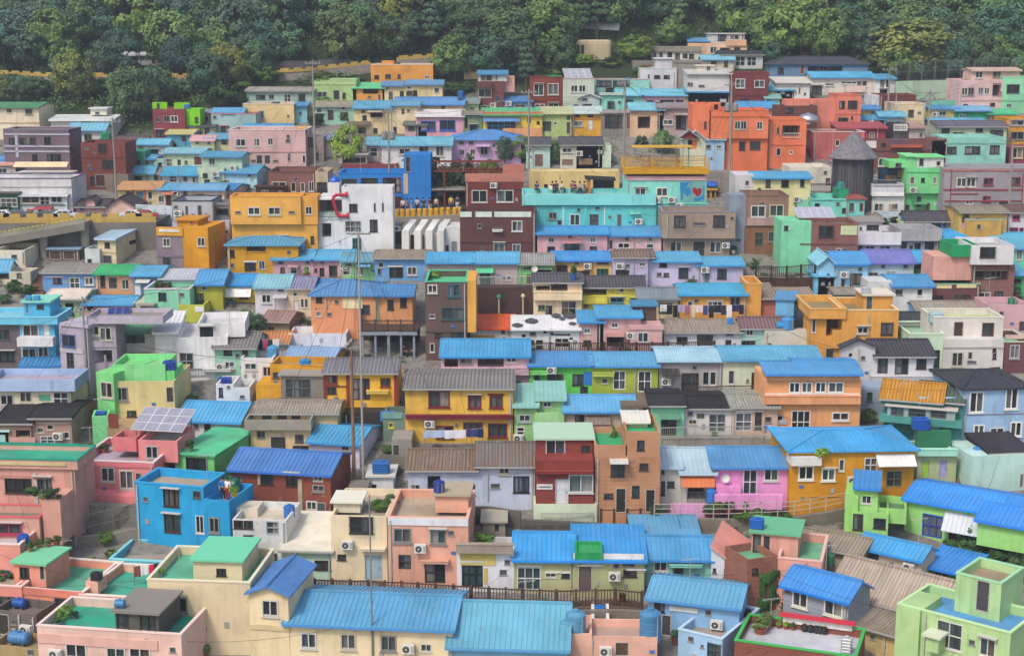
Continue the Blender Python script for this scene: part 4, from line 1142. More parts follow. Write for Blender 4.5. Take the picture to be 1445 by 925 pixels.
def cafe_chair(p, rz, label, hx='d8d4cc'):
    t = thing('cafe_chair', label, 'chair', p, rz, 'chairs on the roof terrace')
    m = MB(); m.box(-.21, .21, -.2, .2, .42, .46, 'x' + hx); m.build('seat', t)
    m = MB(); m.box(-.21, .21, .17, .21, .46, .86, 'x' + hx); m.build('backrest', t)
    for x in (-.18, .18):
        for y in (-.17, .17): m = MB(); m.beam((x, y, 0), (x, y, .42), .016, 'x4a4a4a', 5); m.build('leg', t)

def car(p, rz, hx, label):
    t = thing('parked_car', label, 'car', p, rz, 'cars parked along the road'); t.scale = (.64,) * 3
    L, W = 4.2, 1.7; m = MB(); sp = 'q' + hx
    prof = [(-2.1, .35), (-2.1, .75), (-1.95, .92), (-1.1, 1.0), (-.55, 1.42), (.9, 1.46), (1.65, 1.05), (2.05, .95), (2.1, .6), (2.08, .35)]
    k = len(m.v); n = len(prof); i = m.mi(sp)
    for y, q in ((-W / 2, 1), (-W / 2 + .12, 1), (W / 2 - .12, 1), (W / 2, 1)):
        for (x, z) in prof:
            e = .16 if z > 1.2 else .0; yy = y + (e if y < 0 else -e)
            edge = abs(y) == W / 2
            m.v.append((x * (.985 if edge else 1), yy, z - (.03 if edge and z > .5 else 0)))
    for a in range(3):
        for j in range(n): m.f.append((k + a * n + j, k + a * n + (j + 1) % n, k + (a + 1) * n + (j + 1) % n, k + (a + 1) * n + j)); m.m.append(i)
    m.f.append(tuple(k + j for j in range(n))); m.m.append(i); m.f.append(tuple(k + 3 * n + j for j in reversed(range(n)))); m.m.append(i)
    m.build('body', t)
    for s_ in (-1, 1):
        g = MB(); y = s_ * (W / 2 - .04)
        for (x0, x1, x2, x3) in ((-.95, .12, .12, -.5), (.2, 1.45, .95, .2)):
            P = [(x0, s_ * (W / 2 + .004), 1.0), (x1, s_ * (W / 2 + .004), 1.0), (x2, s_ * (W / 2 - .14), 1.37), (x3, s_ * (W / 2 - .14), 1.37)]
            g.poly(P, GLASS)
        g.build('side_window', t)
    g = MB(); g.poly([(-1.08, -.72, 1.02), (-1.08, .72, 1.02), (-.57, .62, 1.4), (-.57, -.62, 1.4)], GLASS); g.build('windscreen', t)
    g = MB(); g.poly([(1.63, -.7, 1.08), (1.63, .7, 1.08), (.96, .6, 1.44), (.96, -.6, 1.44)], GLASS); g.build('rear_window', t)
    for x in (-1.3, 1.3):
        for s_ in (-1, 1):
            y = s_ * (W / 2 - .1)
            w = MB(); w.beam((x, y - .1, .32), (x, y + .12 * 1, .32), .32, 'x1c1c1e', 16); wo = w.build('wheel', t)
            r = MB(); r.beam((x, y + s_ * .125 - .005, .32), (x, y + s_ * .125 + .006, .32), .2, 'Mb0b0b0', 12); r.build('rim', wo)
    for s_ in (-1, 1):
        h = MB(); h.box(-2.12, -2.04, s_ * .62 - .16, s_ * .62 + .16, .68, .82, 'xe0e0dc'); h.build('headlight', t)
        h = MB(); h.box(2.04, 2.11, s_ * .66 - .12, s_ * .66 + .12, .72, .9, 'xa02020'); h.build('tail_light', t)
    return t

def solar(p, w, d, tilt, rz, nx, ny, label, legs=1.2, hx='8a8ca8', frame='d8d8dc', name='solar_panel'):
    t = thing(name, label, 'solar panel', p, rz); a = RD(tilt); c, s = math.cos(a), math.sin(a)
    Q = lambda x, y, z: (x, y * c - z * s, legs + y * s + z * c)
    m = MB(); m.hexa([Q(-w / 2, -d / 2, 0), Q(w / 2, -d / 2, 0), Q(w / 2, d / 2, 0), Q(-w / 2, d / 2, 0), Q(-w / 2, -d / 2, .05), Q(w / 2, -d / 2, .05), Q(w / 2, d / 2, .05), Q(-w / 2, d / 2, .05)], 'x' + frame); m.build('frame', t)
    m = MB()
    for i in range(nx):
        for j in range(ny):
            x0, x1 = -w / 2 + w * i / nx + .04, -w / 2 + w * (i + 1) / nx - .04; y0, y1 = -d / 2 + d * j / ny + .04, -d / 2 + d * (j + 1) / ny - .04
            m.hexa([Q(x0, y0, .052), Q(x1, y0, .052), Q(x1, y1, .052), Q(x0, y1, .052), Q(x0, y0, .062), Q(x1, y0, .062), Q(x1, y1, .062), Q(x0, y1, .062)], 'q' + hx)
    m.build('cells', t)
    for x in (-w * .42, w * .42):
        for y in (-d * .4, d * .4):
            m = MB(); e = Q(x, y, 0); m.beam((e[0], e[1], -.3), e, .04, 'x7a7a7c', 5); m.build('leg', t)

def laundry(items, label_line, a, b):
    m = MB(); n = 8; q = [(b - a) * (i / n) + Vector((0, 0, -.08 * 4 * (i / n) * (1 - i / n))) for i in range(n + 1)]
    for i in range(n): m.beam(q[i], q[i + 1], .01, 'xd8d8d8', 4)
    for e in (Vector((0, 0, 0)), b - a): m.beam(e + Vector((0, 0, -1.7)), e + Vector((0, 0, .05)), .025, 'x8a8a8a', 5)
    o = m.build('clothesline'); o.location = a; tag(o, label_line, 'clothesline')
    rnd = random.Random(len(items)); L = (b - a).length; u = (b - a).normalized(); nrm = Vector((u.y, -u.x, 0))
    for (f, w, h, hx, lab) in items:
        m = MB(); p = a + (b - a) * f + Vector((0, 0, -.08 * 4 * f * (1 - f))); k = 6; ph = rnd.random() * 6
        cols = []
        for i in range(k + 1):
            x = -w / 2 + w * i / k; row = []
            for j in range(4): z = -h * j / 3; row.append(u * x + nrm * (.05 * math.sin(ph + i * 1.5) * j / 3) + Vector((0, 0, z - .03 * (i % 2) * (j == 3))))
            cols.append(row)
        for i in range(k):
            for j in range(3):
                A = [cols[i][j], cols[i + 1][j], cols[i + 1][j + 1], cols[i][j + 1]]
                m.poly(A, 'x' + hx)
        sdf = m.build('garment' if w < 1.2 else 'sheet'); sdf.location = p - nrm * 0 ; tag(sdf, lab, 'laundry')
        md = sdf.modifiers.new('thick', 'SOLIDIFY'); md.thickness = .012

def tv_antenna(p, label, H=1.8):
    t = thing('tv_antenna', label, 'antenna', p, .3); m = MB(); m.beam((0, 0, 0), (0, 0, H), .022, 'xa8a8a8', 5); m.build('mast', t)
    m = MB(); m.beam((-.6, 0, H), (.6, 0, H), .015, 'xb8b8b8', 4)
    for i in range(6): x = -.5 + .2 * i; m.beam((x, -.28 + .02 * i, H), (x, .28 - .02 * i, H), .01, 'xb8b8b8', 4)
    m.build('dipole', t)

def road_left():
    # the raised road: deck, face wall, crenellated barrier, ramp on columns
    P = [(-60, 356), (60, 354), (150, 352), (222, 350)]
    B = [at(x, y) for x, y in P]; top = [p.z + (354 - 315) / 14.3 for p in B]; z = sum(top) / len(top)
    m = MB()
    for i in range(3):
        a, b = B[i], B[i + 1]
        obox(m, a, b, .4, a.z - 1.5, z, b.z - 1.5, z, 'C7c7870')
    w = m.build('retaining_wall'); tag(w, 'tall streaked concrete wall carrying the road with the yellow barrier', 'wall')
    m = MB()
    for i in range(3):
        a, b = B[i], B[i + 1]; up = Vector((0, 11.5, 0))
        A = [Vector((a.x, a.y - .2, z - .3)), Vector((b.x, b.y - .2, z - .3)), Vector((b.x, b.y, z - .3)) + up, Vector((a.x, a.y, z - .3)) + up]
        m.hexa([tuple(q) for q in A] + [tuple(q + Vector((0, 0, .304))) for q in A], 'x5a5a5c')
    r = m.build('road'); structure(r)
    def cren(ptsx, label, kz=1.0):
        o = Vector(ptsx[0]); t = MB(); q = [Vector(p) - o for p in ptsx]
        for a, b in zip(q, q[1:]):
            obox(t, a, b, .22, a.z, a.z + .55 * kz, b.z, b.z + .55 * kz, 'c8a658')
            L = (b - a).length; n = max(1, int(L / 1.5))
            for i in range(n):
                c, d = a + (b - a) * ((i + .18) / n), a + (b - a) * ((i + .82) / n)
                obox(t, c, d, .2, c.z + .55 * kz + .001, c.z + .9 * kz, d.z + .55 * kz + .001, d.z + .9 * kz, 'ccaa58')
        w = t.build('barrier_wall'); w.location = o; tag(w, label, 'barrier')
    cren([(p.x, p.y + .05, z + .004) for p in B], 'yellow crenellated concrete barrier along the raised road')
    for i, (px, hx, lab) in enumerate([(4, 'd8dcdc', 'white car at the end of the parked row by the dark bush'), (26, '5a6068', 'dark grey car parked beside the white corner cafe'), (66, '4a5560', 'slate car in front of the white corner cafe'), (92, 'e2e4e4', 'white pickup like car before the brown roofed road house'), (186, 'dcdede', 'white car parked beside the palm mural wall'), (204, 'c02c3c', 'red car parked before the palm mural')]):
        r_ = ray(px, 309); tt = (z + .01 - CAM.z) / r_.z; d = CAM + r_ * tt
        yy = max(B[0].y + 2.2, min(d.y, B[0].y + 4.5)); s_ = (yy - CAM.y) / r_.y
        car((CAM.x + r_.x * s_, yy, z + .006), (RD(180) if i % 2 else 0), hx, lab)
    # ramp
    R = [at(x, y) for x, y in [(-70, 372), (0, 371), (60, 370), (122, 368)]]
    tops = [346, 334, 324, 313]; zz = [(CAM + ray(x, y) * ((p - CAM).dot(Vector((0, CS, -SN))))).z for (x, y), p in zip([(-70, 346), (0, 334), (60, 324), (122, 313)], R)]
    m = MB()
    for i in range(3):
        a, b = R[i], R[i + 1]; n = Vector((0, 3.2, 0))
        A = [Vector((a.x, a.y, zz[i] - .7)), Vector((b.x, b.y, zz[i + 1] - .7)), Vector((b.x, b.y, zz[i + 1] - .7)) + n, Vector((a.x, a.y, zz[i] - .7)) + n]
        m.hexa([tuple(q) for q in A] + [tuple(q + Vector((0, 0, .7))) for q in A], 'C86827a')
    t = thing('road_ramp', 'sloping concrete ramp on round columns below the raised road', 'ramp', R[0])
    o = m.build('deck', t); o.location = -R[0]
    m = MB()
    for i in range(3):
        a, b = R[i], R[i + 1]; obox(m, Vector((a.x, a.y + .12, 0)), Vector((b.x, b.y + .12, 0)), .2, zz[i] + .002, zz[i] + .45, zz[i + 1] + .002, zz[i + 1] + .45, 'a09c8c')
        for j in range(9):
            c, d = a + (b - a) * ((j + .15) / 9), a + (b - a) * ((j + .7) / 9); z0, z1 = zz[i] + (zz[i + 1] - zz[i]) * (j + .15) / 9, zz[i] + (zz[i + 1] - zz[i]) * (j + .7) / 9
            obox(m, Vector((c.x, c.y + .1, 0)), Vector((d.x, d.y + .1, 0)), .26, z0 + .451, z0 + .53, z1 + .451, z1 + .53, 'xd8cc50')
    o = m.build('parapet', t); o.location = -R[0]
    for (px, f) in ((57, 0), (116, 1)):
        p = at(px, 366 if f else 370); m = MB(); k = (px - 0) / 122; zt = zz[1] + (zz[3] - zz[1]) * k - .7
        m.beam((p.x, p.y + 1.4, p.z - 1.5), (p.x, p.y + 1.4, zt + .02), .42, 'Ca8a498', 14); o = m.build('column', t); o.location = -R[0]
    # the road in the wood: rubble wall under a yellow parapet
    for seg, lab in (([(-80, 114, 107), (0, 114, 105), (62, 117, 108), (88, 118, 109)], 'rubble stone wall with yellow parapet at the wood edge'), ([(128, 120, 109), (175, 120, 109), (272, 121, 110)], 'rubble stone wall with yellow parapet behind the trees'),
                     ([(374, 115, 104), (430, 112, 101), (523, 102, 91)], 'rubble stone wall with yellow parapet above the pale green house'), ([(560, 98, 85), (618, 93, 81)], 'rubble stone wall with yellow parapet beside the round tree')):
        ret_wall([(x, y, t_) for x, y, t_ in seg], '9a948a', lab, 'S', .5)
        P = []
        for x, y, t_ in seg:
            p = at(x, y); P.append((p.x, p.y - .05, p.z + (y - t_) / scale_at(y) + .004))
        cren(P, lab.replace('rubble stone wall with yellow parapet', 'crenellated yellow parapet on the stone wall'), .62)

def fixtures():
    # ---- walls
    ret_wall([(378, 104, 92), (405, 103, 86), (440, 101, 87), (470, 99, 82), (500, 97, 86)], '58585a', 'grey netted rock wall rising behind the yellow parapet', 'S', .6)
    ret_wall([(1263, 140, 115), (1355, 138, 113), (1420, 137, 111)], 'accbb2', 'long pale green retaining wall under the chain link fence', '', .4)
    railing('net', [(1264, 116), (1355, 112), (1450, 107)], 2.5, '6a7476', 'tall chain link fence above the pale green wall', up=1.9, gap=1.7, name='chain_fence', cat='fence')
    ret_wall([(193, 316, 288), (244, 316, 291)], 'd4e2e8', 'white wall painted with a teal palm and coloured drops', '', .25, 'mural_wall')
    w = at(193, 316); m = MB(); s = scale_at(316)
    def mp(px, py): q = at(193 + (px - 193), 316); return (q.x - w.x, q.y - w.y - .132, (316 - py) / s)
    pts = [mp(196, 308), mp(197, 308), mp(199, 295), mp(198, 295)]; m.poly(pts, 'x2a9aa0')
    for (dx, dy) in ((-4, 1), (-2, -3), (2, -3), (5, 0), (4, 3), (-3, 4)):
        m.poly([mp(198, 293.6), mp(198 + dx * .6, 293 + dy * .4 - .9), mp(198 + dx, 293.8 + dy), mp(198 + dx * .55, 293.8 + dy * .7)], 'x2aa8a4')
    o = m.build('palm_mural'); o.location = w; o.parent = bpy.data.objects['mural_wall']; o.location = (0, 0, 0)
    m = MB()
    for (px, py, r, hx) in ((220, 297, 1.1, '3ab088'), (224, 301.5, 1, '3a9ac8'), (219.5, 301.5, 1, 'b0a0e0'), (234, 295, 1.6, 'e0a8c8'), (235, 301, 1.5, '90b8e0'), (228, 303, .9, 'd8d870')):
        c = mp(px, py); k = 10; m.poly([(c[0] + r / s * math.cos(6.283 * i / k), c[1], c[2] + 1.6 * r / s * math.sin(6.283 * i / k)) for i in range(k)], 'x' + hx)
    o = m.build('drops_mural'); o.parent = bpy.data.objects['mural_wall']
    ret_wall([(998, 264, 240), (1036, 264, 241)], '96928a', 'block wall below the coral orange houses', 'C')
    ret_wall([(1068, 410, 391), (1110, 411, 392), (1149, 410, 391)], '523a30', 'dark brown timber wall under the deck fence', 'W')
    railing('wood', [(1066, 391), (1110, 392), (1150, 388)], 1.1, '3e2e28', 'dark brown timber fence of the garden deck', up=1.35)
    ret_wall([(985, 748, 730), (1028, 748, 731), (1120, 744, 728), (1165, 737, 721), (1192, 731, 715)], '857e72', 'curved concrete wall carrying the fenced lane', 'C', .4)
    railing('rails', [(923, 731), (985, 731), (1028, 731), (1120, 727), (1165, 720), (1192, 714)], 1.05, 'b8b4ac', 'long pipe railing along the curved lane', up=.85, gap=1.3)
    railing('bars', [(932, 620), (980, 619), (1076, 618)], 1.0, 'a8a8a4', 'thin metal railing before the black roofed cottages', up=.9, gap=1.5)
    ret_wall([(125, 752, 735), (160, 744, 726), (196, 735, 717)], '868076', 'sloping concrete wall of the alley ramp', 'C')
    railing('bars', [(96, 750), (125, 745), (160, 737), (196, 728)], 1.05, '8a8880', 'grey railing along the alley ramp', up=.6)
    ret_wall([(112, 742, 706), (150, 742, 708), (196, 738, 712)], '8e887e', 'rough stone wall under the coral pink long house', 'S', .5)
    railing('wood', [(444, 838), (520, 840), (590, 843), (690, 850), (785, 854), (868, 852), (906, 856)], 1.05, '5c4238', 'long brown timber boardwalk railing in front of the lower row', up=.35, gap=1.15)
    m = MB()
    B = [up_point(x, y, .3) for x, y in [(444, 842), (520, 844), (590, 847), (690, 853), (785, 857), (868, 855), (906, 858)]]
    for a, b in zip(B, B[1:]):
        n = Vector((0, 2.4, 0)); lo = Vector((0, 0, -.2)); A = [a + lo - n * .06, b + lo - n * .06, b + lo + n, a + lo + n]
        m.hexa([tuple(q) for q in A] + [tuple(q + Vector((0, 0, .2))) for q in A], 'W6a5448')
    o = m.build('boardwalk'); tag(o, 'timber boardwalk path in front of the lower row of doors', 'boardwalk')
    ret_wall([(800, 884, 860), (868, 880, 858), (906, 884, 860)], '80786c', 'old stone wall under the boardwalk bend', 'S')
    railing('wood', [(750, 499), (830, 499), (920, 499), (1008, 497)], 1.0, '4a3630', 'dark brown timber railing behind the blue roofed green row', up=.2, gap=1.5)
    railing('bars', [(965, 560), (1010, 559), (1062, 558)], .9, '5a4038', 'short brown railing in front of the grey cottage', up=.2)
    railing('wood', [(848, 733), (885, 733), (922, 732)], .8, '4a3a30', 'brown fence panel with yellow slats below the tiled tower', up=.2, gap=1.0)
    railing('bars', [(764, 742), (800, 742), (836, 741)], 1.0, 'b0b0ac', 'pale metal railing at the dark red brick house', up=.1)
    railing('bars', [(665, 405), (700, 404), (752, 403)], 1.0, 'c8c8c4', 'white railing above the dark timber wall', up=.6)
    ret_wall([(100, 772, 757), (150, 768, 752), (196, 762, 744)], '8a8478', 'low stone wall along the bottom of the alley', 'S', .4)
    ret_wall([(535, 660, 640), (575, 662, 642)], '7c766c', 'short grey yard wall beside the grey hut doorway', 'C', .25)
    ret_wall([(735, 754, 731), (790, 754, 734), (848, 753, 737)], '5e5a54', 'dark stone terrace wall below the dark red brick house', 'S')
    ret_wall([(660, 738, 713), (690, 738, 713), (735, 744, 720)], '6c665e', 'low grey yard wall behind the garage garden', 'C', .25)
    for x_ in (-60, 20, 94, 168):                                # the four slanting fins
        h = find('slanting fins'); (u0, za), (u1, _), (_, zb_) = h.loc(580 + x_ / ZOOM, 180 + 672 / ZOOM, -.9), h.loc(580 + (x_ + 44) / ZOOM, 180 + 672 / ZOOM, -.9), h.loc(580 + x_ / ZOOM, 180 + 600 / ZOOM, 3)
        m = MB(); m.hexa([(u0, -.9, -1.5), (u1, -.9, -1.5), (u1, 3.2, -1.5), (u0, 3.2, -1.5), (u0, -.9, za), (u1, -.9, za), (u1 + .5, 3.2, zb_), (u0 + .5, 3.2, zb_)], 'e6e6e2'); m.build('fin', h.root)
    # yellow bollards on the stone wall by the pergola
    ret_wall([(562, 316, 306), (600, 316, 305), (651, 313, 302)], 'a39a86', 'rubble wall under the yellow bollards', 'S')
    m = MB(); m.lathe((0, 0, 0), [(.24, 0), (.25, .75), (.2, .82)], 'e0a820', 12); bm = m.mesh('bollard')
    for i, px in enumerate([560, 568, 576, 584, 592, 600, 608, 616, 624, 633, 642, 650]):
        o = bpy.data.objects.new('bollard', bm); COL.objects.link(o); o.location = up_point(px, 306.5 - (px - 560) * .035, .55) ; tag(o, 'round yellow concrete bollard on the rubble wall by the steel pergola', 'bollard', 'yellow bollards by the pergola')
    # pergola
    p = at(588, 296); t = thing('pergola', 'rust red steel pergola covered with dark vines beside the blue hall', 'pergola', p); s = scale_at(300)
    W = 119 / s; Hh = 70 / s
    m = MB()
    for z in (Hh * .78, Hh * .38): m.box(-.1, W + .1, -.06, .06, z - .08, z + .08, 'x7a3428'); m.box(-.1, W + .1, 2.94, 3.06, z - .08, z + .08, 'x7a3428')
    for i in range(9): m.box(W * i / 8 - .03, W * i / 8 + .03, 0.07, 2.93, Hh * .78 - .02, Hh * .78 + .1, 'x7a3428')
    for i in range(8): m.beam((W * i / 8, -.0, Hh * .82), (W * (i + 1) / 8, 0, Hh * .97), .03, 'x6a3028', 4); m.beam((W * i / 8, 0, Hh * .97), (W * (i + 1) / 8, 0, Hh * .82), .03, 'x6a3028', 4)
    m.box(-.1, W + .1, -.04, .04, Hh * .96, Hh, 'x7a3428'); m.build('beam_frame', t)
    for i in range(4):
        for y in (0, 3):
            m = MB(); m.box(W * i / 3 - .08, W * i / 3 + .08, y - .08, y + .08, -.6, Hh * .78 - .081, 'x7a3428'); m.build('post', t)
    m = MB(); m.box(-.15, W + .1, -.3, 3.2, Hh * .385 + .081, Hh * .385 + .2, 'C9a948c'); m.build('deck', t)
    rnd = random.Random(3)
    for (px, py, w, h, lab) in ((628, 292, 52, 68, 'tall dark vine hedge behind the pergola posts'), (680, 290, 50, 70, 'vine hedge at the far end of the pergola')):
        q = at(px, py) + Vector((0, 3.6, 0))
        plant_bush(q, h / s, w / s, 'hedge', lab, rnd, None, 'hedge', 'hedge', None, 1.8)
    # ---- poles and wires
    tops = {}
    for k, (tp, bs, kw, lab) in {
        'a': ((437, 90), (445, 237), dict(arms=1), 'slim concrete utility pole in front of the pale green box house'), 'b': ((158, 170), (166, 312), dict(arms=1), 'concrete utility pole standing at the road beside the pink road house'),
        'c': ((547, 156), (550, 290), dict(arms=1, trafo=True), 'utility pole with two transformer cans before the blue hall'), 'd': ((743, 130), (746, 274), dict(arms=1), 'thin utility pole beside the straw yellow wall house'),
        'e': ((879, 117), (880, 266), dict(arms=1), 'utility pole beside the peach porch house and yellow deck'), 'f': ((1031, 119), (1029, 258), dict(arms=1, trafo=True), 'utility pole with grey transformers in front of the coral orange house'),
        'g': ((1254, 97), (1252, 174), dict(arms=1), 'utility pole with a short crossarm beside the plain cream house'), 'h': ((1312, 129), (1308, 219), dict(arms=2), 'utility pole with many arms in front of the grey violet tiles'),
        'i': ((1421, 200), (1422, 318), dict(arms=0), 'bare pole beside the long grey house'), 'j': ((1281, 75), (1279, 117), dict(arms=0), 'slim lamp pole behind the chain link fence'),
        'k': ((500, 326), (513, 688), dict(arms=1, r=.1, hx='aeaaa2'), 'tall weathered concrete pole rising over the golden house'), 'l': ((513, 690), (526, 945), dict(arms=0, r=.07, hx='8a8a88'), 'thin steel mast in front of the cream hall'),
        'm': ((112, 418), (124, 556), dict(arms=2, r=.11), 'cluttered utility pole in the alley beside the lilac grey apartment house'), 'n': ((251, 236), (253, 272), dict(arms=0, lamp=True, r=.06), 'grey street lamp by the pink cream house'),
        'o': ((496, 490), (500, 690), dict(arms=0, r=.15, hx='8a6a52'), 'rusty old pole leaning on the golden yellow house')}.items():
        tops[k] = pole(tp, bs, lab, **kw)
    for i, (a, b, lab) in enumerate([('a', 'c', 'power cable from the slim pole to the transformer pole'), ('c', 'd', 'power cable over the lavender house'), ('d', 'e', 'power cable over the straw yellow wall'), ('e', 'f', 'power cable crossing before the peach porch house'), ('f', 'g', 'power cable above the coral and salmon houses'),
                                     ('g', 'h', 'power cable before the plain cream house'), ('h', 'i', 'power cable above the aqua apartment house'), ('b', 'a', 'power cable above the long pink block'), ('k', 'm', 'long cable across the row of patched roofs')]):
        cable(tops[a], tops[b], lab, 1.0)
    rnd = random.Random(9); near = [h for h in HOUSES if h.o.y < 190 and h.blocks[0]['ub'] - h.blocks[0]['ua'] > 2]; k = 0
    while k < 120:
        h = rnd.choice(near); g = [q for q in near if 4 < (q.o - h.o).length < 17 and q is not h]
        if not g: continue
        q = rnd.choice(g); k += 1
        pa = h.world(rnd.uniform(h.blocks[0]['ua'], h.blocks[0]['ub']), -.08, h.blocks[0]['zt'] * rnd.uniform(.75, 1.0)); pb = q.world(rnd.uniform(q.blocks[0]['ua'], q.blocks[0]['ub']), -.08, q.blocks[0]['zt'] * rnd.uniform(.8, 1.0))
        cable(pa, pb, 'thin black wire strung between neighbouring houses', rnd.uniform(.15, .6), .011, 7)
    for kk in ('a', 'b', 'c', 'd', 'e', 'f', 'g', 'h', 'k', 'm'):
        for q in sorted(near, key=lambda h: (h.o - tops[kk]).length)[:6]:
            pb = q.world(rnd.uniform(q.blocks[0]['ua'], q.blocks[0]['ub']), -.08, q.blocks[0]['zt'] * .95); cable(tops[kk], pb, 'thin black wire running from a utility pole down to a house', .4, .012, 8)
    for (px, py, lab) in ((704, 444, 'cream post topped with a green bird shape by the dark timber wall'), (738, 443, 'cream post topped with a yellow disc by the dark timber wall')):
        p = up_point(px, py, .2); t = thing('lamp_post', lab, 'post', p); m = MB(); m.beam((0, 0, 0), (0, 0, 1.45), .06, 'xd8c8a0', 8); m.build('post_shaft', t)
        m = MB(); m.lathe((0, 0, 1.45), [(.03, 0), (.17, .1), (.19, .24), (.12, .36), (.03, .42)], 'x2a9a7a' if px < 720 else 'xd8cc90', 10); m.build('finial', t)
    # ---- solar panels and shades
    h, p = on_roof('coral pink long house', 232, 618, 1); solar(p, 4.0, 2.8, 22, -.2, 4, 3, 'silvery solar panel array on the coral pink roof', 1.4, '9c9cac')
    h, p = on_roof('lilac grey apartment', 168, 450); solar(p, 1.8, 1.3, 30, .1, 3, 1, 'dark blue solar collector on the lilac grey roof', .5, '2c3c80', '6a74a0')
    h = find('brick house beside the mint green wall'); solar(h.world(h.blocks[0]['ua'] + .6, h.D * .4, h.blocks[0]['top']), 3.6, 2.6, 16, 0, 5, 1, 'pale solar awning on the brick house roof', 1.3, 'b8b8c8', 'd8d8dc')
    h, p = on_roof('pale grey green house with rust', 806, 108); solar(p, 3.6, 3.0, 24, .12, 4, 3, 'grey solar panels on the roof of the pale grey green house', 1.0, 'a8acb4')
    # ---- shed shaped like a bus, greenhouse tunnel
    p = on_hill(838, 84); t = thing('hut', 'beige bus shaped shed with rounded ends on the wooded terrace', 'hut', p, -.12); m = MB(); w, hh, d = 5.0, 2.7, 2.4; k0 = 0
    ring = []
    for i in range(20):
        a = 6.283 * i / 20; ring.append((w / 2 * math.copysign(abs(math.cos(a)) ** .35, math.cos(a)), d / 2 * math.copysign(abs(math.sin(a)) ** .35, math.sin(a))))
    for z, f in ((0, .98), (hh * .8, 1), (hh * .94, .96), (hh, .86)): m.v += [(x * f, y * f, z) for x, y in ring]
    ix = m.mi('V' + 'c8b898')
    for a in range(3):
        for j in range(20): m.f.append((a * 20 + j, a * 20 + (j + 1) % 20, (a + 1) * 20 + (j + 1) % 20, (a + 1) * 20 + j)); m.m.append(ix)
    m.f.append(tuple(range(60, 80))); m.m.append(ix); m.build('wall', t)
    for x in (-2.1, -1.5): m = MB(); m.box(x - .2, x + .2, -d / 2 - .03, -d / 2 + .1, .8, 2.0, 'x2c2c2c'); m.build('window', t)
    p = on_hill(848, 42); t = MB(); n = 9; L = 5.5
    for i in range(12):
        x0, x1 = -L / 2 + L * i / 12, -L / 2 + L * (i + 1) / 12
        for j in range(n):
            a, b = math.pi * j / n, math.pi * (j + 1) / n; q = lambda x, a, r=1.2: (x, r * math.cos(a), r * math.sin(a) * (1 if i % 2 else 1.01))
            t.poly([q(x0, a), q(x1, a), q(x1, b), q(x0, b)], 'q' + 'c8d4d4')
    for x in (-L / 2, L / 2): t.poly([(x, 1.2 * math.cos(math.pi * j / n), 1.2 * math.sin(math.pi * j / n)) for j in range(n + 1)], 'qb8c8c8')
    o = t.build('greenhouse_tunnel'); o.location = p + Vector((0, 0, 0)); o.rotation_euler = (0, .05, -.2); tag(o, 'pale plastic greenhouse tunnel among the trees near the hilltop', 'greenhouse')
    p = on_hill(672, 44); t = thing('garden_figure', 'small orange garden figure with a white head between the trees', 'statue', p); m = MB(); m.lathe((0, 0, 0), [(.35, 0), (.45, .3), (.4, .8), (.2, 1.0)], 'xe88a20', 10); m.build('torso', t)
    m = MB(); m.lathe((0, 0, 1.0), [(.1, 0), (.26, .15), (.26, .35), (.1, .5)], 'xe8e4dc', 10); m.build('head', t)

    # ---- wooden cone tower
    p = at(1207, 302); s = scale_at(302); t = thing('cone_tower', 'dark wooden tower with a pointed timber cone roof', 'tower', p); R_ = 28 / s
    m = MB(); m.lathe((0, R_, -1), [(R_, 0), (R_, 1 + 78 / s)], 'W5e5c62', 10); m.build('wall', t)
    m = MB(); m.lathe((0, R_, 78 / s), [(R_ * 1.28, -.1), (R_ * 1.28, .02), (.05, 37 / s)], 'W7c7a80', 10); m.build('roof', t)
    m = MB()
    for i in range(40): a = 6.283 * i / 40; m.beam((R_ * 1.005 * math.cos(a), R_ + R_ * 1.005 * math.sin(a), 0), (R_ * 1.005 * math.cos(a), R_ + R_ * 1.005 * math.sin(a), 78 / s - .15), .035, 'W4e4c52', 4)
    m.build('cladding_strips', t)
    # ---- domes
    h = find('domed turret'); b = h.blocks[1]; m = MB(); m.sm = True; c = ((b['ua'] + b['ub']) / 2, b['back'] + b['D2'] / 2, b['zt']); r = (b['ub'] - b['ua']) / 2
    m.lathe(c, [(r * 1.05, 0.002), (r * 1.02, r * .25), (r * .85, r * .6), (r * .5, r * .92), (r * .12, r * 1.05), (r * .1, r * 1.2), (r * .16, r * 1.32), (.01, r * 1.5)], 'q1a62c8', 18); m.build('dome', h.root)
    b = h.blocks[2]; m = MB(); y = b['back'] - .12; last = None
    for px, py in [(918, 437), (852, 441), (836, 452), (832, 470), (846, 520), (858, 560), (868, 574), (884, 578), (926, 575)]:
        x, z = h.loc(290 + px / ZOOM, 180 + py / ZOOM, y); q = Vector((x, y, z))
        if last: m.beam(last, q, .15, 'xc02840', 8)
        m.lathe(q - Vector((0, 0, .2)), [(.02, 0), (.12, .1), (.15, .2), (.12, .3), (.02, .4)], 'xc02840', 8); last = q
    for px, py in [(918, 437), (926, 575)]:
        x, z = h.loc(290 + px / ZOOM, 180 + py / ZOOM, y); m.beam((x - .05, y, z), (x + .12, y, z), .3, 'xc02840', 10)
    m.build('letter_sign', h.root)
    h, p = on_roof('silver dome', 1122, 166); t = thing('water_tank', 'polished silver dome tank on the coral orange roof', 'water tank', p); m = MB(); m.sm = True
    m.lathe((0, 0, 0), [(1.2, 0), (1.22, .3), (1.05, .65), (.6, .9), (.1, .98)], 'Md0d4dc', 20); m.build('tank_body', t); m = MB(); m.lathe((0, 0, .975), [(.2, 0), (.2, .08), (.1, .12)], 'Mc0c4cc', 10); m.build('lid', t)
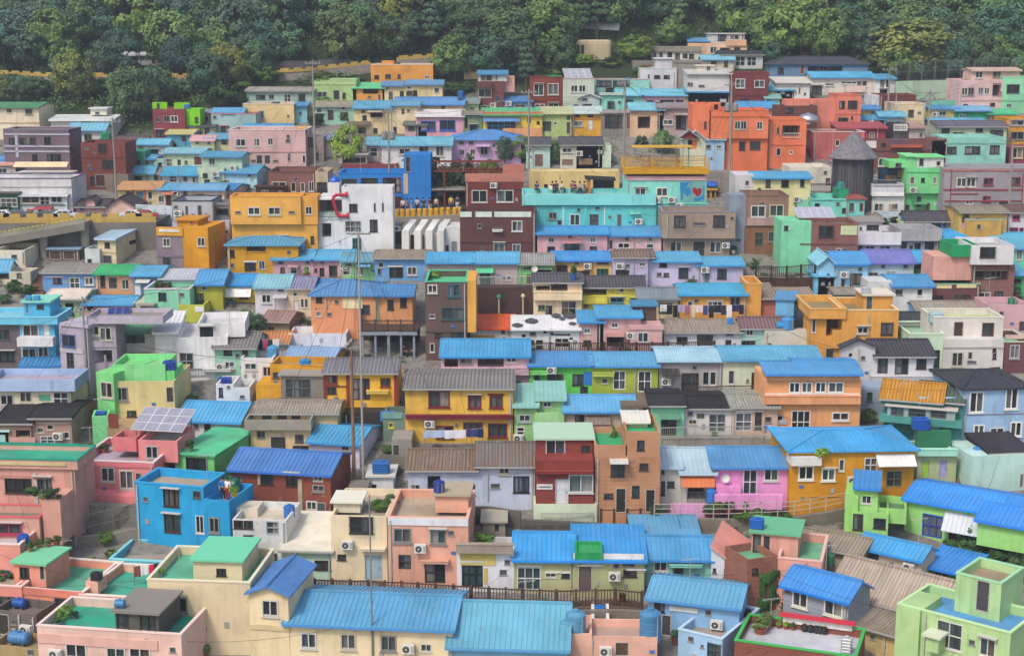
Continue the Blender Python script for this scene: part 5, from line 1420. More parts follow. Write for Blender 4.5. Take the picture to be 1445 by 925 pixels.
    # ---- heart mural, cow spots, signs: flat paint on walls and roofs
    h = find('mural of a red heart'); f = MB(); yy = -.056
    def fp(px, py, o=yy): x, z = h.loc(870 + px / ZOOM, 180 + py / ZOOM, o); return (x, o, z)
    f.poly([fp(525, 452), fp(497, 420), fp(495, 400), fp(506, 390), fp(519, 392), fp(526, 404), fp(535, 395), fp(548, 395), fp(556, 405), fp(555, 424), fp(545, 440)], 'xa02434')
    f.build('heart_mural', h.root)
    f = MB()
    for P_ in ([(416, 360), (428, 352), (440, 362), (470, 350), (478, 358), (452, 388), (480, 395), (488, 430), (462, 450), (436, 420), (430, 470), (418, 476), (420, 430), (414, 400)], [(500, 455), (520, 460), (545, 452), (560, 440), (566, 460), (545, 480), (508, 480)], [(484, 352), (492, 352), (489, 380), (484, 384)], [(566, 380), (572, 380), (570, 470), (562, 476)]):
        f.poly([fp(a, b, -.054) for a, b in P_], 'x1c88c0')
    f.build('figure_mural', h.root)
    h = find('painted with black cow spots'); f = MB()
    for (px, py, rx, ry) in ((735, 502, 13, 10), (875, 478, 12, 10), (910, 468, 18, 9), (922, 490, 11, 10), (905, 519, 8, 5), (918, 553, 10, 4), (1045, 520, 12, 8), (1030, 495, 10, 7), (700, 560, 8, 14), (1075, 545, 8, 12)):
        x, z = h.loc(580 + px / ZOOM, 365 + py / ZOOM, 0); k = 12; sx = 1 / ZOOM / 15.6
        f = MB(); f.poly([(x + rx * sx * math.cos(6.283 * i / k), -.012, z + ry * sx * (1 + .15 * math.sin(3 * i)) * math.sin(6.283 * i / k)) for i in range(k)], 'x17171a'); f.build('wall_spot', h.root)
    b = h.blocks[0]; run = b['D2'] / 2; f = MB(); zr = h.loc((b['px'][0] + b['px'][1]) / 2, b['roof'][2], run)[1]; rise = min(max(zr - b['zt'], .12 * run), .62 * run)
    rr = random.Random(5)
    for (u_, v_, a_) in ((.07, .12, .5), (.28, .45, .6), (.66, .85, .45), (.75, .62, .3), (.86, .85, .6), (.9, .25, .35)):
        x0 = b['ua'] + (b['ub'] - b['ua']) * u_; k = 12
        f = MB(); f.poly([(x0 + a_ * math.cos(6.283 * i / k), max(-.2, run * v_ + a_ * .75 * math.sin(6.283 * i / k) * (1 + .2 * math.cos(2 * i))), b['zt'] + (run * v_ + a_ * .75 * math.sin(6.283 * i / k) * (1 + .2 * math.cos(2 * i))) / run * rise + .175) for i in range(k)], 'x4c4e52'); f.build('roof_spot', h.root)
    h = find('white signboard'); f = MB()
    for i, (px, w_) in enumerate([(548, 9), (557, 7), (566, 9), (575, 8), (590, 9), (602, 12), (614, 9)]):
        x, z = h.loc(1145 + px / ZOOM, (833 if False else 832) / ZOOM, -.056); sx = 1 / ZOOM / 11.5
        f.box(x - w_ * sx * .42, x + w_ * sx * .42, -.058, -.054, z + 5 * sx, z + 8 * sx, 'x303438'); f.box(x - sx * 1.5, x + sx * 1.5, -.061, -.0585, z - 9 * sx, z + 9 * sx, 'x303438')
        f.box(x - w_ * sx * .42, x + w_ * sx * .42, -.058, -.0538, z - 9 * sx, z - 6 * sx, 'x303438')
    f.build('sign_lettering', h.root)
    # ---- blade sign on the blue hall, fish sign handled with its house; terrace deck of the cafe
    p = at(540, 342); s = scale_at(342); t = thing('cafe_terrace', 'white cafe terrace with grey deck and glass shopfront beside the fins', 'terrace', p)
    m = MB(); m.box(-26 / s, 27 / s, -.6, 3.4, 21 / s, 24 / s, 'C6a6c72'); m.build('deck', t); m = MB(); m.box(-26 / s, 27 / s, -.72, -.602, 17 / s, 24.5 / s, 'dcdcd8'); m.build('fascia', t)
    m = MB(); m.box(-3 / s, 26 / s, .1, .2, -1, 16.8 / s, GLASS); m.build('glazing', t); m = MB(); m.box(-26 / s, -3 / s, .05, .2, -1, 16.9 / s, 'e2e2de'); m.build('wall', t)
    m = MB(); [m.beam((x / s, -.65, 24 / s), (x / s, -.65, 32 / s), .03, 'xb8bcc0', 5) for x in range(-26, 28, 6)]; m.beam((-26 / s, -.65, 32 / s), (27 / s, -.65, 32 / s), .03, 'xb8bcc0', 5); m.build('railing', t)
    m = MB()
    for i, x in enumerate((15.0, 17.4, 19.6, 21.6)): m.lathe((x / s, -.735, 19.2 / s), [(.05, 0), (.1, .1), (.1, .16), (.05, .26)], 'x3a3c44', 8)
    m.build('sign_lettering', t)
    # ---- yellow rooftop deck over the heart house
    h = find('mural of a red heart'); b = h.blocks[1]; o_ = h.world(b['ua'] - .3, -.4, b['zt'] + .25); t = thing('roof_deck', 'yellow steel viewing deck with canopy above the heart mural house', 'deck', o_); W = b['ub'] - b['ua'] + .5; k = 13.2 * ZOOM
    m = MB(); m.box(0, W, 0, 3.6, 0, .45, 'd8a010'); m.build('platform', t)
    n = 12
    m = MB()
    for y in (0.05, 3.5):
        for z in (.75, 1.05, 1.5): m.box(0, W, y - .03, y + .03, z - .03, z + .03, 'd8a010')
        for i in range(60): m.box(W * i / 59 - .012, W * i / 59 + .012, y - .012, y + .012, .451, 1.48, 'xd8a418')
    m.build('railing', t)
    for i in range(4):
        for y in (.05, 3.5): m = MB(); m.box(W * i / 3 - .06, W * i / 3 + .06, y - .06, y + .06, .452, 1.6, 'd8a010'); m.build('post', t)
    m = MB(); m.box(W * .1, W * .82, .8, 3.0, 2.55, 2.67, 'dcb040'); m.build('canopy', t)
    for x in (W * .14, W * .46, W * .78): m = MB(); m.box(x - .04, x + .04, 1.8, 1.88, .452, 2.549, 'x60a8b0'); m.build('canopy_post', t)
    # ---- viewing deck with people under it
    p = at(540, 506); s = scale_at(500); t = thing('viewing_deck', 'timber viewing deck on steel posts beside the tall brown tower house', 'deck', p)
    W0, W1, zt = -33 / s, 49 / s, 38 / s
    m = MB(); m.box(W0, W1, 0, 3.6, zt - .2, zt, 'W5a483e'); m.build('platform', t); m = MB(); m.box(W0, W1, -.05, -.002, zt - .25, zt + .03, 'x8c98a4'); m.build('fascia', t)
    m = MB()
    for z in (.1, 1.0): m.box(W0, W1, -.02, .04, zt + z - .04, zt + z + .04, 'x4a342c')
    for i in range(44): x = W0 + (W1 - W0) * i / 43; m.box(x - .014, x + .014, 0, .02, zt + .1, zt + 1.0, 'x4a342c')
    m.build('railing', t)
    for i in range(5):
        x = W0 + .3 + (W1 - W0 - .6) * i / 4; m = MB(); m.box(x - .09, x + .09, .1, .28, -.8, zt - .201, 'x8a94a0'); m.build('post', t); m = MB(); m.box(x - .06, x + .06, -.03, .09, zt + .02, zt + 1.1, 'x4a342c'); m.build('rail_post', t)
    m = MB(); m.box(W0, W1, 3.4, 3.6, -.8, zt - .21, 'W32261f'); m.build('back_wall', t)
    m = MB()
    for i in range(9): m.box(W0 - 2.6 + .22 * i, W0 - 2.35 + .22 * i, -.2, .9, -.6 + .26 * i, -.52 + .26 * i, 'x9a9a96')
    m.build('stair_flight', t)
    put_person(p + Vector((33 / s * .86 + .0, .6, -.1)), 'sit', '2a2c30', '24262c', 1.2, 'person in dark clothes sitting under the viewing deck'); put_person(p + Vector((44 / s, .7, -.1)), 'sit', '9aa8c0', '30343c', -1.2, 'person in a pale blue shirt sitting under the viewing deck')
    for x, l in ((33 / s * .86, 'stool of the dark clothed person under the deck'), (44 / s, 'stool of the pale shirted person under the deck')):
        m = MB(); m.lathe((0, 0, 0), [(.1, 0), (.12, .02), (.05, .05), (.05, .36), (.19, .38), (.19, .42)], 'x5a4a40', 10); o = m.build('stool'); o.location = p + Vector((x, .66, -.08)); tag(o, l, 'stool')
    # ---- terrace guests on the turquoise cafe
    sh = ['2a3a70', '4a2a2a', '303238', 'd8d4d0', 'a04858', '283048', 'c8b090', '6a6a70']
    for i, (px, py, pose) in enumerate([(757, 274, 'sit'), (779, 274, 'sit'), (785, 273, 'sit'), (792, 274, 'sit'), (808, 273, 'sit'), (812, 274, 'sit'), (818, 274, 'sit'), (824, 274, 'sit')]):
        h, p = on_roof('turquoise cafe hall', px, py - .5, 1); p.y += .2
        put_person(p, pose, sh[i], ['24262c', '5a4a40', '30343c'][i % 3], [.5, 2.4, -.4, 1.6, 3.0, -1.4, .2, 2.0][i], '%s on the turquoise cafe terrace, %s' % ('person sitting' if pose == 'sit' else 'person standing', ['in navy at the end of the row', 'in dark red near the little window', 'in black in the middle of the row', 'in a white top', 'in a rose top', 'in midnight blue', 'in a tan top', 'in grey by the dark canopy'][i]))
        if pose == 'sit': cafe_chair(p + Vector((0, 0, 0)) , [.5, 2.4, 0, 1.6, 0, -1.4, .2, 2.0][i], 'cafe chair under a guest on the turquoise terrace')
    h, p = on_roof('turquoise cafe hall', 846, 271, 1); t = thing('canopy', 'black pitched canopy with an orange pillar on the turquoise terrace', 'canopy', p)
    m = MB(); m.hexa([(-1.6, -.6, 1.5), (1.6, -.6, 1.35), (1.6, 1.3, 1.5), (-1.6, 1.3, 1.65), (-1.6, -.6, 1.58), (1.6, -.6, 1.43), (1.6, 1.3, 1.58), (-1.6, 1.3, 1.73)], 'p2c2a2c'); m.build('roof', t); m = MB(); m.box(-1.4, -1.0, -.4, 0, -.1, 1.52, 'xc07830'); m.build('pillar', t); m = MB(); m.box(-.7, 1.5, .9, 1.1, -.1, 1.5, 'x3a3432'); m.build('back_screen', t)
    # ---- walkers behind the bollards and by the cafe door
    for i, (px, py, c1, lab) in enumerate([(568, 304, 'e0e0e0', 'walker in white by the blue hall door'), (574, 304, 'c86a50', 'walker in an orange top behind the bollards'), (580, 304, '48a0a0', 'walker in a teal top behind the bollards'), (588, 303, 'b0b4c0', 'walker in pale grey below the pergola'), (597, 303, '303238', 'walker in black below the pergola'), (606, 303, '5a3a30', 'walker in brown behind the bollards'), (615, 302, 'd0a890', 'walker in a peach top behind the bollards'), (636, 300, 'd8b850', 'walker in yellow before the red brick house'), (645, 300, '2c3a5a', 'walker in navy by the red brick house')]):
        put_person(up_point(px, py, .35) + Vector((0, .9, 0)), 'stand', c1, ['24262c', '40506a', 'd0ccc4'][i % 3], [.4, 1.5, -1.4, 2.8, .2, 1.0, -.5, 0, 3][i], lab)
    p = at(540, 342); s = scale_at(342)
    put_person(p + Vector((-3 / s, .6, 24.2 / s)), 'stand', 'd0a030', '30343c', .3, 'person in a yellow top at the white cafe terrace door'); put_person(p + Vector((2 / s, .8, 24.2 / s)), 'stand', 'c02030', 'c8c4bc', -.5, 'person in red on the white cafe terrace')
    put_person(up_point(103, 744, .3), 'stand', '3a6090', '2a3a60', 2.4, 'person in blue walking up the alley ramp')
    h, p = on_roof('cyan blue tower house', 315, 706, 1); put_person(p, 'stand', '2a78c0', '2c2e34', .4, 'person in blue on the cyan tower terrace')
    h, p = on_roof('cyan blue tower house', 322, 707, 1); put_person(p, 'stand', 'e8e8e8', 'a03040', -.6, 'person in white and red on the cyan tower terrace')
    # ---- washing
    h = find('clotheslines along'); a = h.world(h.loc(940, 0, -1)[0], -1.0, 1.55); b = h.world(h.loc(1066, 0, -1)[0], -1.0, 1.55)
    cl = [('e8e8ea', 'white towel'), ('1e1e22', 'black shirt'), ('202024', 'black trousers'), ('b0a0c0', 'lilac shirt'), ('a06a80', 'plum blouse'), ('d8c8b0', 'beige shirt'), ('e0d0d0', 'pale pink shirt'), ('3a4a80', 'blue shirt'), ('24242a', 'dark vest'), ('1c1c20', 'black jersey'), ('2a3050', 'navy trousers'), ('e8e8f0', 'white shirt'), ('2a2c60', 'indigo shirt'), ('1e2430', 'dark towel')]
    laundry([(.04 + .07 * i, .42 if i % 3 else .6, .6 + .25 * (i % 3), c, n + ' on the clothesline of the orange cottage') for i, (c, n) in enumerate(cl)], 'long clothesline before the orange cottage', a, b)
    h = find('big golden house with dark red'); a = h.world(h.loc(592, 0, -1)[0], -1.1, 1.25); b = h.world(h.loc(680, 0, -1)[0], -1.1, 1.4)
    laundry([(.16, 1.6, .55, 'b8c8e8', 'pale blue sheet on the line of the big golden house'), (.52, 1.6, .62, 'e8e8f0', 'white sheet on the line of the big golden house'), (.82, .8, .6, '3a4a7a', 'navy patterned cloth by the white sheet'), (.95, .4, .7, '22305a', 'dark blue shirt by the navy cloth')], 'clothesline in front of the big golden house', a, b)
    h, a = on_roof('laundry hung', 358, 500); b = a + h.u * 2.6; a = a + Vector((0, 0, 1.6)); b = b + Vector((0, 0, 1.6))
    laundry([(.1, .35, .8, '9a4a40', 'brick red cloth on the white terrace line'), (.3, .35, .9, '301c40', 'dark purple shirt on the white terrace line'), (.45, .35, .9, 'c04070', 'magenta shirt on the white terrace line'), (.62, .35, .9, '2a2c34', 'black shirt on the white terrace line'), (.8, .5, .95, 'd8d8dc', 'white shirt on the white terrace line')], 'clothesline on the white terrace beside the copper roof', a, b)
    h, a = on_roof('pale pink house with jade roof', 190, 825); a = a + Vector((0, 0, 1.3)); b = a + h.u * 1.6 + Vector((0, 0, .3))
    laundry([(.15, .4, .7, '8a4a3c', 'brown shirt on the jade roof terrace'), (.45, .5, .6, 'e0e0e8', 'white towel on the jade roof terrace'), (.75, .35, .6, 'e0205a', 'pink shirt on the jade roof terrace'), (.95, .3, .7, '24242c', 'black shirt on the jade roof terrace')], 'clothesline on the jade roof terrace', a, b)
    for (sub, px, py, lab) in (('green walled roof deck', 1093, 872, 'tv antenna on the green walled deck'), ('salmon house with a green roof', 108, 787, 'tv antenna on the salmon green roof'), ('tall plain cream house', 254, 812, 'tv antenna on the cream roof terrace'), ('coral pink long', 128, 636, 'tv antenna on the coral pink terrace')):
        h, p = on_roof(sub, px, py); tv_antenna(p, lab)
    rnd = random.Random(31); hs = [h for h in HOUSES if h.o.y < 165]
    for h in rnd.sample(hs, 46):
        b = h.blocks[0]; x = rnd.uniform(b['ua'] + .3, b['ub'] - .3); w_ = rnd.uniform(.4, .75)
        plant_bush(h.world(x, -.45 + min(0, min(q['back'] for q in h.blocks)), -.05), w_ * rnd.uniform(1, 1.6), w_, rnd.choice(['bush', 'bushdark', 'bushlime', 'bushgrey']), ' '.join(('potted plant at the foot of the ' + h.label).split()[:16]), rnd, rnd.choice(['8a4636', 'a05a40', '6a6a68', '3a5a90', 'b8b0a4']))
    for h in rnd.sample([h for h in hs if h.blocks[0]['roof'][0] in 'FG'], 22):
        b = h.blocks[0]; y = b['D2'] * (.5 if b['roof'][0] == 'G' else .7); tv_antenna(h.world(rnd.uniform(b['ua'] + .5, b['ub'] - .5), y, b['top'] + (.0 if b['roof'][0] == 'F' else .1)), ' '.join(('thin tv antenna on the ' + h.label).split()[:16]), rnd.uniform(1.4, 2.4))
    # ---- ivy on the brick wing
    h = find('hung with ivy'); m = leaf_mesh('ivy_leaves', '3f6a2c', 77, 'hedge', 30, 60, .06); o = bpy.data.objects.new('ivy', m); COL.objects.link(o); o.parent = h.root; b = h.blocks[0]
    o.location = ((b['ua'] + b['ub']) * .5 + .6, -.1, .0); o.scale = (1.6, .7, b['zt'] * .8)
    # ---- steps in the alley
    for nm, lab, (pa, pb), w, hx in (('stairs', 'brown timber steps climbing beside the azure house', ((96, 524), (86, 482)), 1.7, '8a6a4c'), ('stairs', 'broad brown stone steps below the lilac apartment house', ((116, 602), (112, 566)), 2.3, '9a7a58'), ('stairs', 'narrow grey steps beside the pale green hut', ((1358, 678), (1360, 646)), 1.4, '8a8272'), ('stairs', 'brown steps between the cream cottage and blue cottage', ((52, 424), (49, 376)), 1.3, '7a5844')):
        a, b = at(*pa), at(*pb); n = 12; m = MB(); d = (b - a)
        for i in range(n):
            q = d * (i / n); q2 = d * ((i + 1) / n)
            m.box(q.x - w / 2, q.x + w / 2, q.y, q2.y + .02, q.z - .5, q2.z + .04, hx)
        o = m.build(nm); o.location = a; tag(o, lab, 'stairs')
# ------------------------------------------------------------------ ground, camera, light
def build_ground():
    NX, NY = 120, 200
    xs = [-190 + 380 * i / NX for i in range(NX + 1)]
    ys = [-40 + 520 * j / NY for j in range(NY + 1)]
    me = bpy.data.meshes.new('hillside')
    v = [(x, y, hill(x, y) - (0.05 if y > 60 else 0.05) + .12 * math.sin(x * .9) * math.sin(y * .8)) for y in ys for x in xs]
    f = [(j * (NX + 1) + i, j * (NX + 1) + i + 1, (j + 1) * (NX + 1) + i + 1, (j + 1) * (NX + 1) + i) for j in range(NY) for i in range(NX)]
    me.from_pydata(v, [], f)
    t = NT('hillside_soil'); w = t.mapped(1, 1, 1, True)
    big = t.ramp(t.tex(w, .12, 4), .4, .6)
    con = t.mix(t.ramp(t.tex(w, 1.5, 6, .7), .35, .65), (.13, .125, .115), (.24, .23, .21))
    con = t.mix(t.ramp(t.tex(w, .5, 5, .7), .55, .65), con, (.07, .065, .05))
    soil = t.mix(t.ramp(t.tex(w, 2, 5), .3, .7), (.018, .028, .012), (.04, .06, .022))
    g = t.n('ShaderNodeNewGeometry'); sp = t.n('ShaderNodeSeparateXYZ'); t.l(g.outputs['Position'], sp.inputs[0])
    wood = t.math('MAXIMUM', t.ramp(sp.outputs[1], 193, 199), t.math('MULTIPLY', t.ramp(sp.outputs[1], 176, 183), t.ramp(sp.outputs[0], -26, -34)))
    pat = t.math('MAXIMUM', wood, t.ramp(t.tex(w, .16, 5, .7), .6, .64))
    me.materials.append(t.done(t.mix(pat, con, soil), .95, .1)); t.bump(t.tex(w, 2.5, 5), .5, .1)
    o = bpy.data.objects.new('terrain', me); COL.objects.link(o); structure(o)

def build_camera():
    c = bpy.data.cameras.new('camera'); c.sensor_width = 36; c.lens = 36 * FP / 1445; c.clip_end = 2000; c.clip_start = .5
    o = bpy.data.objects.new('camera', c); COL.objects.link(o); o.location = CAM; o.rotation_euler = (math.pi / 2 - TH, 0, 0); SC.camera = o

SUN_EL, SUN_AZ = 52, 215           # azimuth from north (+Y) clockwise: behind the camera, to its left
def build_light():
    w = bpy.data.worlds.new('World'); SC.world = w; w.use_nodes = True; nt = w.node_tree
    bg = nt.nodes['Background']; sky = nt.nodes.new('ShaderNodeTexSky'); sky.sky_type = 'NISHITA'; sky.sun_disc = False
    sky.sun_elevation = RD(SUN_EL); sky.sun_rotation = RD(SUN_AZ); sky.air_density = 1.0; sky.dust_density = 3.0; sky.ozone_density = 1.0
    nt.links.new(sky.outputs[0], bg.inputs[0]); bg.inputs[1].default_value = SKY_K
    s = bpy.data.lights.new('sun', 'SUN'); s.energy = SUN_K; s.angle = RD(11); s.color = (1, .95, .88)
    o = bpy.data.objects.new('sun', s); COL.objects.link(o)
    az, el = RD(SUN_AZ), RD(SUN_EL)
    d = Vector((math.sin(az) * math.cos(el), math.cos(az) * math.cos(el), math.sin(el)))
    o.rotation_euler = (-d).to_track_quat('-Z', 'Y').to_euler(); o.location = (0, 60, 150)
    v = SC.view_settings; v.view_transform = 'Standard'; v.look = 'None'; v.gamma = 1; v.use_curve_mapping = False; v.exposure = EXPO
    try: v.use_white_balance = True; v.white_balance_temperature = 6900; v.white_balance_tint = 10
    except Exception: pass
def build_haze():
    m = MB(); m.box(-260, 260, -45, 500, -30, 190, 'xffffff'); o = m.build('haze'); o.data.materials.clear()
    h = bpy.data.materials.new('haze_air'); h.use_nodes = True; nt = h.node_tree; nt.nodes.clear()
    out = nt.nodes.new('ShaderNodeOutputMaterial'); v = nt.nodes.new('ShaderNodeVolumePrincipled'); v.inputs['Color'].default_value = (.80, .88, 1, 1)
    v.inputs['Density'].default_value = HAZE; v.inputs['Anisotropy'].default_value = .3; nt.links.new(v.outputs[0], out.inputs['Volume'])
    o.data.materials.append(h); o['kind'] = 'stuff'
HAZE = 0.0006
SKY_K, SUN_K, EXPO = 0.15, 1.6, 0.58
